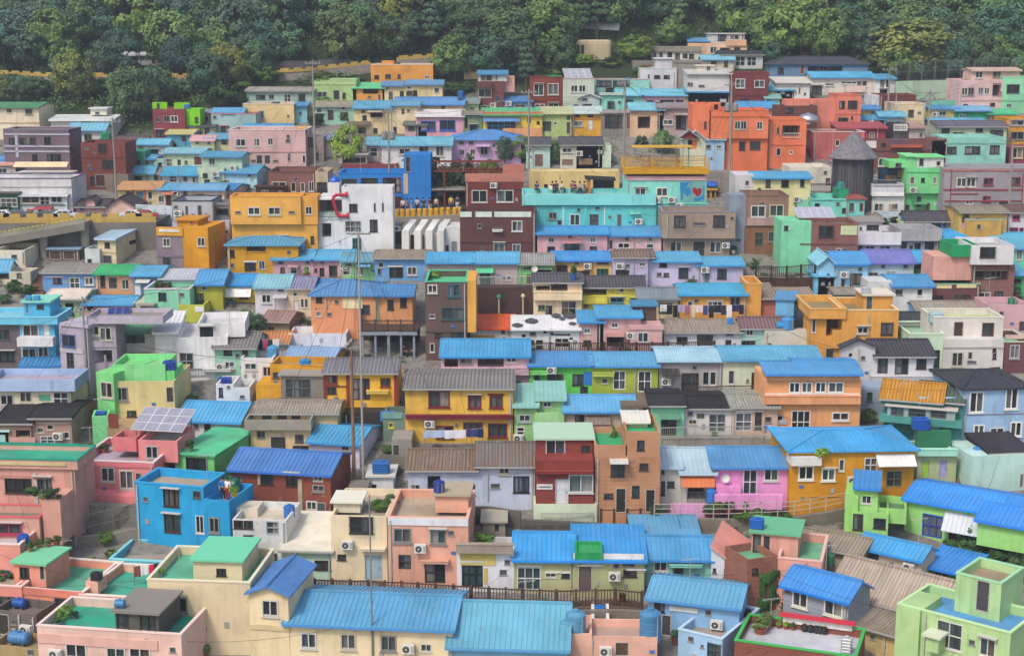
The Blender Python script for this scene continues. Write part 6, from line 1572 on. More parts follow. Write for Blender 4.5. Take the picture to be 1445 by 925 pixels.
SURVEY = '''
T 0 0
H 735 1130 362 432 dfe4ea G:md4dade:340 0 4; long low white hut half hidden among the forest trees; v 790,382,22,12 D 1003,400,26,36 k 1045,394,28,24 880,385,26,20
H -180 258 700 905 f0e2c6 G:m5a9c70:668 0 6; wide cream house under a soft green metal roof by the woods; w 60,724,34,30 188,728,42,32 t:d8c4a0 40,800,430,8
H 335 738 786 905 dcdcd8 G:me4e6e4:748 0 6; pale flat-topped house with a small cream roof hut at the wood edge; k 680,815,40,30 560,800,60,14; 
+ 590 695 712 752 e6e2d2 P:xd8dcd8 2 2.5; v 635,738,26,16
H 1000 1210 712 905 8c4048 F:f70383c 0 5; maroon box house with lime green rooftop walls; v 1030,782,28,24 w 1088,776,34,40 1138,776,44,40 k 1045,870,50,40
+ 995 1090 668 712 86dc28 N 1.6 .4; k 1033,692,16,34
+ 1136 1238 670 712 86dc28 N 1.6 .4
+ 1210 1306 712 830 80d428 N .6 3; k 1284,782,22,36
K 1115 712 36 32 b 3a8ac8
H 1305 1400 735 830 b8b8bc G:m8a8e96:715 0 4; small grey house peeking out behind the lime walled roof; k 1345,775,30,30
H 1235 1400 830 905 e0dcae G:m4a4c54:806 0 4; cream cottage with dark roof below the lime wall; k 1300,862,24,30 1352,855,28,36
T 290 0
H 268 706 594 680 a8c8bc G:aaaa69c:566 0 4; low row house with weathered asbestos roof beneath the green slope; w 430,632,32,28 d 535,640,46,52 k 630,636,42,46 p 595,640,8,90 k 360,634,60,30
H 708 985 530 664 a9c98a F:f9cb088 0 5; pale green box house below the stone road wall; w 762,616,60,36 D:3c3e44 855,620,40,64 k 905,625,22,40 t:b8d49a 846,545,280,16
+ 805 985 516 530 a9c98a N .4 4
H 962 1168 575 664 e8a552 M:m5cc898:534 0 4; orange porch house with a mint green roof; o 1078,596,100,34 v 1070,632,20,12 D 1135,635,18,40
H 1080 1486 424 556 eba24e F:fd8a060:xe8e0d4 0 6; big plain orange building under the forest edge; k 1117,503,30,24 1192,499,38,30 1264,499,20,26 w 1448,505,34,26
+ 1150 1230 398 424 eba24e N 2 2
H 1155 1306 560 664 e8d6a2 G:m5a86c4:528 0 5; cream cottage with dusty blue roof beside the orange porch; k 1210,622,26,46 1282,618,26,46 w 1188,576,30,20
H 1306 1548 552 672 ead8a4 G:m5f92cc:520 0 5; long cream cottage with blue roof below the big orange building; w 1328,574,26,18 k 1330,608,40,30 1368,608,30,36 d 1415,606,70,60 w 1510,590,30,30
H 40 330 745 880 a2c2c2 F:f9cb4b0:xd87a80 0 5; grey turquoise house trimmed with pink edges; v 60,765,20,20 o 150,760,90,26 k 128,845,56,46 v 66,845,14,16 t:d88088 95,820,115,6
+ 45 245 735 745 b0c8c8 G:m4a98d8:702 1.6 3
H 245 578 682 815 e9cd95 F:fc8ac80:xe0d8d0 0 5; yellow cream block with one framed window; w 363,748,38,52 v 540,756,14,14
+ 430 475 668 682 6a6058 N 1.5 1.5
Y 290 780 60 60 bush
H 580 664 690 800 88c8d4 M:m3a8cd0:662 0 4; narrow turquoise house with a curved blue roof edge; v 620,740,18,20
H 605 716 700 780 e9cc92 G:aa0968a:685 0 3.5; small cream hut with two square windows; k 635,720,20,20 664,718,20,20 t:d8b478 660,752,110,5
H 715 986 694 806 a0d2c2 G:aa9a08c:658 0 5; mint cottage with vines creeping over its asbestos roof; v 742,722,28,24 w 898,706,28,24 D:4a3a38 817,752,42,70 k 905,758,50,50 745,765,50,40
H 970 1222 706 872 e7d09e G:m4496c8:655 0 5; cream two level cottage with teal blue roof and balcony; v 1030,728,26,18 k 1038,768,28,30 o 1115,745,80,44 b:8a7c6c 1002,802,150,22 k 1020,850,50,36 1110,852,26,30 m:b8a894 1110,725,100,14
H 1222 1392 688 872 ead8b2 G:m5c9cd0:660 0 5; plain cream house with tiny dark windows under blue roof; k 1290,725,16,30 v 1325,722,18,14 k 1228,852,40,48 
H 250 560 850 900 d8b8b8 G:m3a90d4:806 0 4; house whose blue roof rises behind the long pink block; v 500,875,20,12
H 1300 1445 815 900 dcb0b4 G:m6a7068:790 0 4; small pink gabled house with green dormer; D:5a6a58 1345,840,50,40
T 580 0
H 345 440 410 512 e9d69e M:m2f94c8:374 0 3; little cream hut with teal blue lid roof beside the tall tree; D:8a6a50 408,440,42,62
H 430 606 530 712 7c4a48 F:f6a5a54 0 5; brown house with white glazed upper room and pink side wall; w 482,608,86,54 566,645,36,38 b:6a3e3c 478,552,98,40 w 500,702,90,26 a 537,686,28,22
+ 440 625 486 532 dce0e2 M:m3c86c0:470 1 3.5; w 492,508,76,44 558,508,18,34
+ 526 676 500 600 e0aca4 F:fb8a8a0 1.4 4
H 608 790 662 712 7ab0d8 G:m2c78c8:626 0 4; low house with deep blue roof tucked beside the brick block; w 712,692,72,22 a 638,676,32,20
K 326 640 40 50 b 2a74c0
H 775 992 506 708 86402e F:f7a5a50:x7a3828 0 5; brick red two storey house with white windows; w 834,586,64,72 928,582,68,72 840,690,64,20 930,690,66,32 t:783628 882,655,212,14
K 914 502 100 36 b 1c9c68
H 992 1196 516 712 c6d2c2 F:f9aa090:xb89898 0 5; pale grey green house with rust stains under two long windows; w 1066,578,44,44 1118,578,44,44 v 1085,690,50,16
H 1196 1556 520 620 92ccc0 F:f8aa8a0:xc8a8a4 0 5; long teal house behind the little grey gabled shed; k 1260,545,100,40 1372,545,110,40 1300,590,60,36
K 1308 492 46 34 c 3a8ac0
H 1094 1232 640 716 bcccce S:mc4ccd0:614 0 3.5; small grey gabled shed in front of the teal house; v 1135,650,34,18 d 1085,690,40,20 d 1150,690,60,24
H 1238 1392 622 712 92dcce P:x7ad0c8 0 3.5; bright aqua box house with a barred window; c 1305,684,46,42 v 1360,668,20,18
+ 1230 1400 606 622 c0d4d0 N -.3 1
H -100 345 680 770 ecd2a2 G:m4a82cc:632 0 5; cream row house with a patched royal blue roof; v 82,727,24,16 D 210,700,30,40
K 322 640 36 46 b 2a70b8
H 250 442 672 742 b8dcaa G:a8a9ca0:634 0 4; pale green cottage with grey patched roof; v 342,690,26,20 400,708,24,14
H 34 342 758 900 e2a8b6 G:me4dede:714 0 5; pink house with bright blue window shutters; w:2a64c8 112,822,96,60 238,818,100,64
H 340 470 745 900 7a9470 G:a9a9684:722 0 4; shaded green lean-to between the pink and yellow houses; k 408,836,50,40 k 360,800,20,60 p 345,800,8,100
H 465 856 750 900 e8cc58 M:m48b482:700 0 5; yellow house with jade roof and blue striped shopfront; m:4a7cc8 590,780,240,24 d:6ab0dc 590,820,190,66 w:e0d860 770,785,30,50 k 830,800,20,20 t:e07c58 660,741,394,22
+ 600 855 838 900 eaa87a N -.5 1
H 856 1050 742 892 b8ce82 M:mc8cc98:704 0 5; lime cottage with a pale straw coloured roof; D:4a4c40 888,825,60,70 w 942,806,24,22 k 1032,765,30,24 D 1032,835,36,80
H 1050 1244 740 884 e2a83a M:mc8dcd8:698 0 5; mustard cottage with half white half teal roof; k 1085,752,32,20 1172,754,34,20 w 1092,808,58,34 D:e8e4dc 1172,814,34,66 t:d8982c 1140,776,180,6
H 1240 1470 740 888 8c8884 P:xa09894 0 5; grey modern house with a dark glazed front; d:4a4c4c 1322,796,118,90 D:7a5448 1435,800,60,90
H 700 850 835 900 e0a878 N 0 2; peach wall block under the yellow shop; v 840,862,24,24
T 870 0
H 470 852 282 362 ecc4a0 F:fb89c84 0 5; peach house with glazed rooftop room at the top of the village; w 633,326,44,42 k 706,332,60,30 k 788,320,40,20
+ 600 835 222 282 c8ccd0 P:xd0d4d4 1 3; k 690,246,56,40 w 770,244,60,30 824,244,14,36
+ 716 848 260 300 ecbc98 N -.2 2
+ 470 600 270 284 d0b49a M:m4a90d0:242 1 3
H 228 552 338 400 dedad2 F:fa09884 0 5; white low house with a concrete slab roof beside the yellow green tree; k 250,358,16,24 291,360,22,30 347,362,32,42 398,366,32,40 448,364,32,26 490,367,34,30
+ 224 556 304 338 9c9484 N -.25 4.6
H 555 768 388 462 e4d8c0 G:m74aed8:358 0 4.5; cream cottage with pale blue roof under the peach house; k 635,415,36,30 715,416,26,40 v 600,430,20,14
K 594 430 46 44 b 3a74b0
H 680 955 358 445 cacec8 G:t3a3e48:328 0 5; glass fronted house with charcoal tile roof; d 808,400,66,62 882,400,64,62 v 780,390,16,30
K 746 440 56 30 h 2a5cb4
H 368 552 396 580 98928a F:f8c887e 0 5; bare grey concrete house; k 466,466,30,38 510,462,30,30 t:88827a 460,408,190,8
H 155 392 448 585 d6d6da F:fc8c8c8:xe4e4e4 0 5; white cubic house with a narrow rooftop tower; k 265,502,40,22 328,502,40,22 w 210,515,16,60 p 375,520,6,90
+ 256 368 385 448 d2d2d6 P:xd8d8d8 1.5 2.5
H 106 250 396 450 8c867e F:f807a70 0 4; rough concrete store with rust stain; x:8a4c40 200,435,60,24
H 460 745 482 690 d8d8d6 M:md0d0cc:462 0 4; long white plastered wall house joined to the maroon one; v 470,550,20,24 490,552,16,24 555,562,40,14
H 738 990 476 694 803838 F:f6a4a44:x8c4442 0 5; maroon brick coloured house with caged white windows; w 808,545,62,58 933,547,66,46 t:6e3030 862,622,250,10 k 840,655,60,20
+ 525 640 432 476 e4dcc8 P:xdcd4c4 2.5 2; k 600,452,24,36
Y 790 430 60 50 bush
H 455 732 602 690 e3cf4c G:m3590d0:568 0 5; sunny yellow house with bright blue hipped roof; v 523,656,16,16 w 696,656,40,16
H 0 170 622 690 90d2c6 G:m70bce0:582 0 4.5; aqua end of the long row under the pale blue roof; v 18,668,20,18 k 80,660,60,16
H 170 456 622 690 d2aac0 G:m68b4e2:580 0 4.5; lilac pink end of the long row under the pale blue roof; k 220,662,50,12 330,660,90,14 412,660,50,14
H 88 308 716 892 e7c2a2 G:m78b6dc:668 0 5; peach house with recessed porch and pale blue roof; o 180,800,84,78 w 250,785,66,38 v 118,705,20,16 k 100,778,10,36 t:dca888 198,745,210,10
H 268 498 704 892 b8a6a4 G:m94888a:668 0 5; mauve grey house with tall brown window; w 335,798,62,32 k 420,796,68,92 m:b8a4a0 420,745,90,10
H 496 612 680 1115 f0845a F:fc87c60 0 5; coral orange house with the tall stair tower; k 580,816,18,48
+ 606 992 722 905 f0845a F:fc87c60:xe87850 0 5; w 790,818,40,54 830,818,40,54 935,820,40,52 t:e07448 800,760,386,8
+ 606 985 905 1118 ea7c52 N .35 4.6; k 820,953,42,56 905,951,72,54 700,950,30,50
+ 606 680 672 722 ec8058 N 1.2 2; k 650,702,26,40
H 800 1040 705 770 d8a8a8 G:m3a90d8:660 0 4.5; pinkish house with blue roof showing over the coral roofline; v 905,738,30,14
K 1010 762 32 30 b 3a80b8
H 992 1236 782 1095 ee8058 F:fc8805c:xf09068 0 5; coral orange house with a silver dome on its roof; o 1140,855,116,72 w 1055,852,20,42 w 1058,992,32,50 w 1140,994,22,22 g:d8d4cc 1145,885,112,30 t:dc7048 1112,945,210,8
H 1038 1308 690 900 6e443c F:f5a4a44 0 5; dark brown brick house behind the coral pair; w 1246,785,32,46 k 1130,720,50,30
H 985 1158 588 660 dfdc92 G:m3c9cd2:552 0 4.5; pale yellow cottage with blue roof on the upper terrace; k 1085,604,36,30 v 1120,620,24,12
H 1040 1262 540 660 e6e0da M:mdcd8d0:520 0 5; off white house with sloping shoulder wall; v 1195,590,12,36 1230,612,16,14
H 970 1066 640 700 b2dad2 G:m88b8b8:612 0 3.5; tiny aqua hut under the off white shoulder wall; v 992,660,28,26
H 1175 1332 686 805 e0e6ea G:p3c3c40:655 0 4.5; white house with sagging black roof; w 1250,730,30,30
T 1145 0
H -270 370 420 505 6a8cac X:t4a4c54:368 0 5; long pavilion with grey tile roof and open blue front; D:8a4438 -60,455,30,60 o 90,450,230,44 o 270,452,140,40 k -200,462,40,40 t:4aa0dc 50,424,640,16
H 0 405 506 620 e6dcd2 G:m48a2de:466 0 5; white house with long sky blue roof and pale pink window boxes; k 35,590,70,56 w 120,552,56,14 w 245,540,100,16 330,545,70,36 b:e4c8c0 280,580,130,40
H 412 545 516 635 e2e4e2 M:m3f98d2:500 0 4.5; white end house with tall glazed corner; w 462,545,32,60 498,545,28,56 k 470,602,50,36
K 380 580 34 32 b 2858b4
H 445 682 622 722 703c3c F:f5c4444:x8a4c48 0 4.5; dark red brick house with chimney pot; k 510,686,80,50 p 552,660,6,90
H 385 456 622 720 d8d8dc N 0 3.5; blank white plaster box beside the dark red brick; v 420,690,10,12
H -170 165 650 870 e8907a F:fd09080 0 5; salmon house wing with pinkish roof slab; v 0,690,20,20
H 163 322 622 880 e58a72 F:fc08878:xd87c68 0 5; salmon house with caged lower windows; k 200,684,40,50 c 268,684,62,50 c 205,792,66,46 k 265,768,14,16 t:d47860 240,745,160,8
H 60 164 695 850 d6e4e2 G:m3a86d0:664 0 4; pale blue white house squeezed under the black roof; w 108,722,24,34 k 105,800,70,36
H 315 442 714 790 e0b342 G:m3c84cc:686 0 4; small mustard cottage with blue roof below the salmon wall; v 400,735,20,14
H 298 472 778 850 cfd0d2 G:m4a98d0:748 0 4; grey white cottage with blue roof and dish; s 384,790,26,26
H 440 604 758 850 b6d6e4 G:m5ca8da:724 0 4; powder blue cottage with light blue roof beside the utility pole; w 570,768,34,16
H 540 742 680 830 ecd8b4 F:fc8b898:xe8dcc8 0 5; plain cream house with one dark window; k 650,740,40,46 v 705,735,22,12 p 735,740,6,100
H 772 958 712 790 e6ca7c G:m3c8ac8:686 0 4.5; butter yellow house with blue roof and air conditioner; w 856,742,44,30 a 803,746,30,20
+ 776 962 656 690 7ac8b0 N 4.6 .4
H 940 1168 722 800 1e9c6c G:m6aa4dc:690 0 4.5; emerald green house with patched blue roof; w 985,758,40,24
H 1150 1338 745 800 d8aaa2 M:m3cba92:712 0 4; pink house under a drooping green net roof; k 1210,766,54,26
H 965 1246 522 735 e5bebe F:fc0a098 0 6; pink apartment house with rooftop hut; w 1000,597,40,48 1042,597,40,48 1106,593,36,44 1146,593,36,44 o 1211,585,62,84 k 1183,682,34,22 1005,692,34,26 t:d8a8a8 1106,655,280,8 g:4a4444 1211,612,60,26
+ 1050 1362 462 522 e8c6b6 G:md0b4a4:440 1.4 4; w 1095,488,48,42 1210,480,52,44
H 1246 1460 505 735 96dcb2 F:f88c8a0:xa8e4c4 0 6; mint green apartment house beside the pink one; k 1317,580,88,58 w 1290,690,34,26 t:86ccA2 1330,655,160,10
H 168 482 836 960 a6404a M:mb04a54:812 0 4; crimson roofed shop behind the brick row; w 395,885,36,46 k 300,880,80,40
K 448 912 62 56 b 2a6cb0
H 530 634 806 960 4a4448 F:f5a5654 0 3.5; dark framed shop with a white signboard; x:d8dad4 582,832,94,46 k 582,890,90,50 d 580,920,80,40
H 636 740 835 960 cbb9b6 M:mb08a80:808 0 3.5; greyish pink plaster house by the poles; v 715,880,20,24
H 775 1130 790 850 7ab4dc G:m52a8e0:772 0 3; house showing only a thin strip of blue roof above grey tiles; v 800,812,20,14
H 820 1272 826 965 c2d4ba G:t746c7a:785 0 5; pale green long house with grey violet tile eaves; k 876,852,56,30 w 960,880,80,40 k 1096,850,50,26 1130,840,20,24 1210,870,90,42 
K 905 884 44 30 h 2450b4
H 1274 1460 778 945 e2a232 F:fb88a40:xd89428 0 5; orange yellow house with two wide white windows; w 1344,803,84,30 1344,885,88,50
T 0 180
H 30 455 14 345 7a6670 F:f6a6068:x9a92a8 4 7; purple brown brick apartment house with pale bands; k 78,92,40,50 148,90,40,50 215,88,40,50 310,86,40,50 355,86,44,50 228,200,36,54 330,200,40,54 378,200,40,54 t:b8b6cc 243,44,424,9 t:b8b6cc 243,122,424,9 t:b8b6cc 243,156,424,9 t:b8b6cc 110,120,8,150 k 130,285,60,40
H 455 690 15 120 dadad4 G:m68aad6:-32 0 5; white house with aqua roof and grey blue porch; o 490,62,60,90 w 575,66,46,46 t:9aaac8 465,40,10,80
H 455 532 140 245 e4d2a6 G:m72a8dc:108 0 4; small cream house with blue roof next to the red brown block; k 470,165,30,24 470,205,30,36
K 695 92 66 66 c 1c9468
H 0 190 214 330 6ab0d8 G:m2a84d4:176 0 4; house under a wide bright blue roof beside the purple brick; v 60,240,30,20
H 96 228 246 318 2492dc F:f4a90c0 0 3; vivid blue little annex with white window; w 148,266,44,34 a 196,274,30,26
H -60 102 238 345 dccfc4 G:md8a49c:194 0 4.5; beige house with faded pink roof; d:b8d0c8 15,296,60,60 D 50,300,30,60
H 105 450 305 470 c8c0c0 P:xd0c8c0 0 3; shop floor behind the scalloped cream awning; k 260,318,60,24 340,318,60,24 k 390,316,60,26 m:f0dcb0 275,240,345,28
H -150 472 335 600 dedee0 F:fb8b8b8:x6c5a86 0 7; broad white building with purple roof edging; t:c8c8cc 235,385,460,8 v 225,372,10,20
H 130 440 444 610 d8dce0 M:me2e6e8:424 0 4; white corner cafe with wide windows above the road; w 200,470,110,46 d 292,476,60,62 w 370,468,66,44 t:7a8a94 280,505,290,10 m:b84048 292,522,110,14 d 290,560,80,60 D:a88058 385,550,50,34 x:c04858 197,540,44,16
H -150 120 430 620 3a6450 P:x6a645e 0 4; dark green shop with flat grey canopy above the parked cars; d 60,490,110,60
H 535 822 98 405 80443a F:f6a4a40 0 6; rust brown block with caged windows above bare concrete; v 565,134,28,14 c 668,134,48,56 c 705,238,72,52 v 580,241,20,16 t:70382e 680,195,286,6 k 605,345,30,50 D:5a3430 655,345,60,80 v 615,320,20,14
+ 690 838 306 405 8e8272 N -.4 3
H 745 955 92 180 d8a4a4 G:t6c5654:52 0 5; pink house with brown tile roof behind the rust brown block; v 900,110,40,14
H 820 898 100 170 60cab4 N 0 4; turquoise wall house beside the rust brown block; w 850,135,44,12
H 820 940 156 300 1a9a74 N 0 3.5; emerald plastered house with one dark window; k 906,228,28,34
H 900 1100 107 200 e0dcd8 G:m62aede:70 0 4.5; white house with sky blue roof above the emerald wall; v 920,134,34,22 k 1010,157,46,26
H 1092 1262 40 150 5ca6c2 G:md2cc86:12 0 4.5; turquoise house with a dull yellow roof; k 1200,70,28,30 k 1135,122,34,32
H 1250 1400 82 190 dee0b4 G:me4acb0:48 0 4.5; pale cream green house with a pink roof; v 1288,98,16,18 1364,96,18,22
H 935 1012 206 285 a8d4c8 G:m4ca0dc:174 0 4; mint hut with small blue roof; v 955,228,30,20
K 1035 205 44 30 h 2a58a8
H 1005 1075 200 290 a4c8bc F:f8ab0a4 0 4; sea green porch block beside the blue tank; k 1045,242,24,26
H 1070 1330 165 290 d0dcba G:m88b8dc:130 0 4.5; pale olive house with streaky blue white roof; d 1106,228,42,52 w 1170,228,28,44 v 1215,228,18,24 D:7a4038 1292,216,50,56
H 1320 1465 190 330 d4e0c4 G:m58a0dc:158 0 4.5; light green house with blue roof by the pink long block; w 1378,220,30,60 k 1345,310,30,30
H 835 1005 296 350 a8d2c0 G:m54a6dc:248 0 4; sea green cottage with white blue roof; d 900,330,50,30
H 930 1050 300 345 b8ac98 G:aa89880:262 0 3.5; grey patched cottage with tumbledown roof; k 1010,325,40,24
H 1058 1288 308 375 bcd4dc G:m3c9ad2:252 0 5; pale blue house with a broad azure roof; d 1130,335,50,50 k 1210,332,24,30 w 1160,330,24,30 D:5a4a44 1268,342,24,36
H 1290 1465 262 380 ccdcc0 F:fa0b094 0 4; celery green house with stepped porch; k 1340,312,30,28 1352,350,36,24
H 775 1040 400 510 e8d49a G:mdca468:350 0 5; cream house with a peach roof and painted tree on its wall; w 836,440,28,54 D:5a8a98 915,458,46,84 w 980,442,28,52 t:d0604c 872,440,8,80 t:d0604c 945,440,8,70
H 1030 1175 404 515 e6ddd8 G:m5aa4e0:366 0 5; off white house with blue roof and orange porch hood; w 1052,466,36,44 D:8a4a34 1100,468,36,84 m:c87848 1100,425,80,18
H 1175 1465 405 520 edcdb6 G:m6aa0dc:366 0 5; pink cream house with blue roof and a blue fish sign; k 1210,430,26,30 k 1305,452,54,36 x:e8e8f0 1140,428,44,30 x:3a6ab8 1140,428,32,14
H 500 692 516 615 dfa8aa G:t54484c:462 0 5; pink road house with brown tiled roof and dormer gable; d 610,575,60,50 k 545,578,30,20 w 575,520,30,10
+ 560 620 478 530 e8b8b4 S:t54484c:462 -.2 2
H 692 888 515 615 f2c6b8 S:t4f4448:462 0 6; pink gable end of the road house with brown tiles; v 790,520,14,14
H 1128 1388 482 615 b6bcc6 F:f8a8c94:x2e3c46 0 5; grey upper storey house with two slit windows; w 1220,541,24,68 1304,541,24,68 v 1170,508,8,8
+ 1128 1500 612 800 bcc2dc N 0 5; k 1365,695,20,40 w 1478,682,34,24
+ 1390 1500 490 612 8a8c94 F:f70747c 1 3; o 1445,540,90,70 g:3a3a40 1450,590,95,40
H 1025 1195 706 940 8c7a82 F:f8a7a70 8 5; violet brick and mustard corner building with orange sign band; w 1088,748,44,50 1132,748,44,50 k 1090,872,50,50 t:787080 1110,838,170,10 D 1060,860,30,70
+ 1020 1192 652 706 e2a03c N -.12 .5; x:f0e8dc 1105,672,130,16
+ 1195 1362 652 940 dc981c N .02 5; w 1314,745,46,54
+ 1156 1290 606 652 d8941a P:xd09018 1.2 3; v 1250,622,14,16
H 640 758 728 895 e4d2ae M:mb4cce8:682 14 6; cream house with shiny blue white roof below the ramp; k 700,766,32,34 D:4a4a4c 702,862,56,58 t:d0bc98 700,812,116,6 >k 875,742,60,36 >k 830,740,40,30
H 555 652 792 905 d4dcdc F:fb0b8b8 0 3; small whitewashed hut at the foot of the ramp; k 585,875,26,36 v 575,820,10,10
H 318 520 795 865 6e5248 P:x88aac4 0 3; brown shuttered stall with pale blue lid under the viaduct; D:5a443a 360,832,70,60 D:5e483e 450,832,70,60
H -40 165 800 960 e4dac6 F:fc0b8a4 0 5; cream block house beside the concrete viaduct wall; v 93,842,36,26 p 150,850,6,80
T 290 180
H 155 655 18 262 ddb6b4 F:fbca0a0:xe8d8d4 0 6; long pink block of two storeys with white framed windows; w 230,98,62,48 335,97,36,52 424,92,34,48 458,92,34,48 v 540,58,20,22 v 538,86,30,20 v 312,217,32,14 D:3c3c40 352,208,38,58 D:44464a 404,208,38,58 v 457,218,34,12 v 545,178,16,16 545,203,16,22 w 648,206,30,54 t:d0a4a2 405,157,500,9
K 508 242 38 34 b 2a5a9c
K 632 26 56 36 h d89a30
K 196 165 36 36 b 2a64b4
H 655 772 60 225 a2908c F:f9a8c84 0 4; grey brown annex at the end of the pink block; k 690,95,60,60 D 730,190,24,60
H 770 855 78 190 dcd2cc G:m7a88b0:38 0 4; cream grey cottage under a mottled blue white roof beside the bright tree; k 822,110,20,36
H 0 156 72 180 d0daaa G:m62a2d0:36 0 5; pale olive cottage with three small windows; v 22,95,16,18 58,98,20,20 k 122,88,32,38
H -20 240 188 366 b4d2ba G:m4c94c8:154 8 5; moss green house with blue roof and lower cream storey; w 42,222,38,46 o 65,334,44,40 k 12,350,26,20 t:9cbaa0 50,292,100,8
H 92 336 292 385 aad6e4 G:m3f92cc:238 14 6; sky blue cottage with azure roof and pink gable; w 142,350,30,16 >w 405,285,26,34
K 280 395 52 52 b 2a4a90
H -30 190 402 480 ecc6b0 G:m3a82cc:360 10 6; peach cottage with blue roof behind the grey slit windowed house; k 60,458,38,26
H 412 718 292 440 8c5c54 F:f746060:x6e4844 0 6; brown brick hall with large white windows; w 480,374,90,40 574,388,30,62 604,388,30,62 634,388,26,62 692,384,34,66
H 718 800 288 445 cab89a F:f98907c 0 5; tan plaster house with barred balcony; d 760,396,64,80 g:4a4a48 762,425,80,36
H 328 518 390 460 54352e P:x4a302a 0 3; dark brown rooftop cabin with two white windows; w 388,419,40,20 w 488,425,22,22
H 175 732 632 850 efaf4e N 0 6; amber yellow hall with projecting upper floor; k 317,712,60,14 505,716,56,14 k 698,732,22,48 716,735,18,48
+ 162 622 452 632 f2b454 F:fc8a060:xe8a848 -.5 3; v 212,553,36,14 w 317,544,74,48 w:c8ccb8 450,544,76,48 v 563,553,40,14
+ 622 732 446 632 ecaa4a F:fc8a060 -.1 2.6; w 674,541,42,52
H 145 606 768 968 d89c20 X:m4894cc:708 0 5; ochre house with jutting blue roof and open balcony; o 330,786,124,46 k 172,822,36,48 v 175,900,26,28 d 292,908,72,62 w 368,896,38,56 t:e0e0dc 292,874,86,10 t:d0941c 330,812,150,8
K 372 808 30 24 c 3a8cc0
K 435 808 46 34 c 2a5a98
K 626 792 50 34 c 3488c0
H 440 700 858 972 d9aab6 G:m4aa0dc:793 0 5; lilac pink row house at the foot of the amber hall; k 490,872,28,28 503,930,28,36 d:e8ecf0 575,925,46,60 w 660,922,36,36 m:c8a0a8 575,900,70,10
H 700 960 860 972 d8a8b4 G:m4ca2e0:795 0 5; lilac pink row house with dark doors below the white cafe; k 720,930,20,22 k 760,940,30,50 k 833,935,54,70 v 760,880,26,12
H 890 1112 872 985 8ed090 G:m6494b8:812 0 4; mint cottage with a worn blue grey roof; d 915,935,60,60 w 1012,930,44,70 k 935,885,30,30 m:5a8ec8 1035,895,90,14
H 1105 1474 852 998 6fa8de G:aa09484:798 0 5; cornflower blue cottage with a brown asbestos roof; w 1146,896,36,36 d 1245,940,90,84 w 1348,935,58,52 t:dcdcd8 1240,905,100,10 v 1135,940,24,40
H 1052 1150 112 225 b2a4a4 G:m68a8d4:60 0 5; mauve grey wing under the long pale blue roof; d:d8d8d8 1098,160,50,60
H 1150 1606 114 280 e0e0e0 G:m64aad4:58 0 5; white house with long pale blue roof above the blue hall; w 1300,156,70,36 w 1425,150,60,60 w 1530,150,50,70 k 1510,210,40,30 t:b0b0b4 1200,165,8,110
H 895 1252 236 310 8a3e42 F:fa08c84 0 3; dark red garden wall house with pale columns; w 960,222,90,30 
+ 868 1054 180 236 a8a29a P:xb0aaa2 1 2.5; o 970,215,150,36
H 870 1300 300 540 1b86da F:f8a98a8:x1a80d8 0 5; vivid blue hall with big dark framed windows; k:6a3038 938,366,98,64 k:6a3038 1070,352,112,46 k:6a3038 1216,374,118,96 D:4a2a2c 1255,490,60,80 t:1670c4 1080,445,420,10
+ 1296 1471 176 540 1a80d4 N -.3 4; x:c8b8a8 1308,366,28,130 w 1322,240,30,100
H 730 900 462 830 e6e6e8 N 0 5; white cafe with a domed turret and giant red letter; o 810,515,165,85 D:3a3a3c 795,520,34,64 g:2a9a78 812,566,160,36 o 790,670,60,90 t:d8d8dc 815,592,170,14 v 818,642,14,24 w 880,745,14,14
+ 800 872 362 462 e4e4e6 N .8 2.2
+ 893 1225 386 830 e8e8ea F:fc8c8c8 -.2 2.6; k 965,524,54,54 v 1105,520,12,54 v 1158,518,12,54 d:b8bcc0 964,646,106,76 d:3a9a90 988,762,58,84 k 1098,640,50,80 o 1145,635,70,76
+ 945 1180 376 392 e8e8ea N -.18 .3
T 580 180
H 268 718 80 232 d6aeda X:m3d82d6:14 0 6; lavender house with a wide royal blue hipped roof; v 328,101,32,20 392,100,32,20 w 332,162,34,40 403,158,32,36 478,150,48,56 m:d8b4dc 468,118,90,8
H 752 908 112 262 b9d8ce G:t5c5a5c:60 0 5; aqua garden house with grey tile roof behind the vines; D:7a6454 835,214,56,82 k 800,215,14,14
K 782 142 44 38 b 2a78c0
H 975 1250 112 262 d6d6c4 G:t5c5a5e:58 0 5; cream house with grey tile roof and laundry porch; w 1018,148,60,30 o 1010,165,80,40 x:8a7058 1020,225,70,36 x:9a7a5c 1140,222,90,40
H 1080 1306 118 262 d2e4cc F:fb0c0a8 0 4; pale green box house with a single grey window; k 1236,158,44,30
H 770 1360 286 445 e6cd8c N 0 3; long straw yellow wall house behind the cafe terrace; k 880,386,24,34 p 970,320,8,30
H 726 1600 500 712 62d2d2 F:f9ad8d4 0 6; turquoise cafe hall with a roof terrace of seated guests; w 925,575,50,42 w 970,620,34,40 w 1070,602,64,72 d:5a4a40 1195,602,60,72 v 1217,527,28,16 v 1297,582,20,14 D:5a6a6c 1360,606,34,82 t:58c4c4 830,570,22,140 t:58c4c4 1140,560,22,160 t:dcecec 995,575,10,120 t:dcecec 1264,575,10,120
+ 726 1600 436 506 84dedc F:f9ad8d4 -.3 6
H 355 735 352 560 7e3c34 F:f70504a:xb87868 0 5; red brick house with flaky mosaic parapet; w 447,448,98,78 614,447,106,76 a 540,376,44,30 t:70342c 540,402,370,6 v 415,350,12,8
+ 600 738 240 352 bc7464 S N .3 .5
+ 352 742 300 354 c47c6c S N -.06 .3
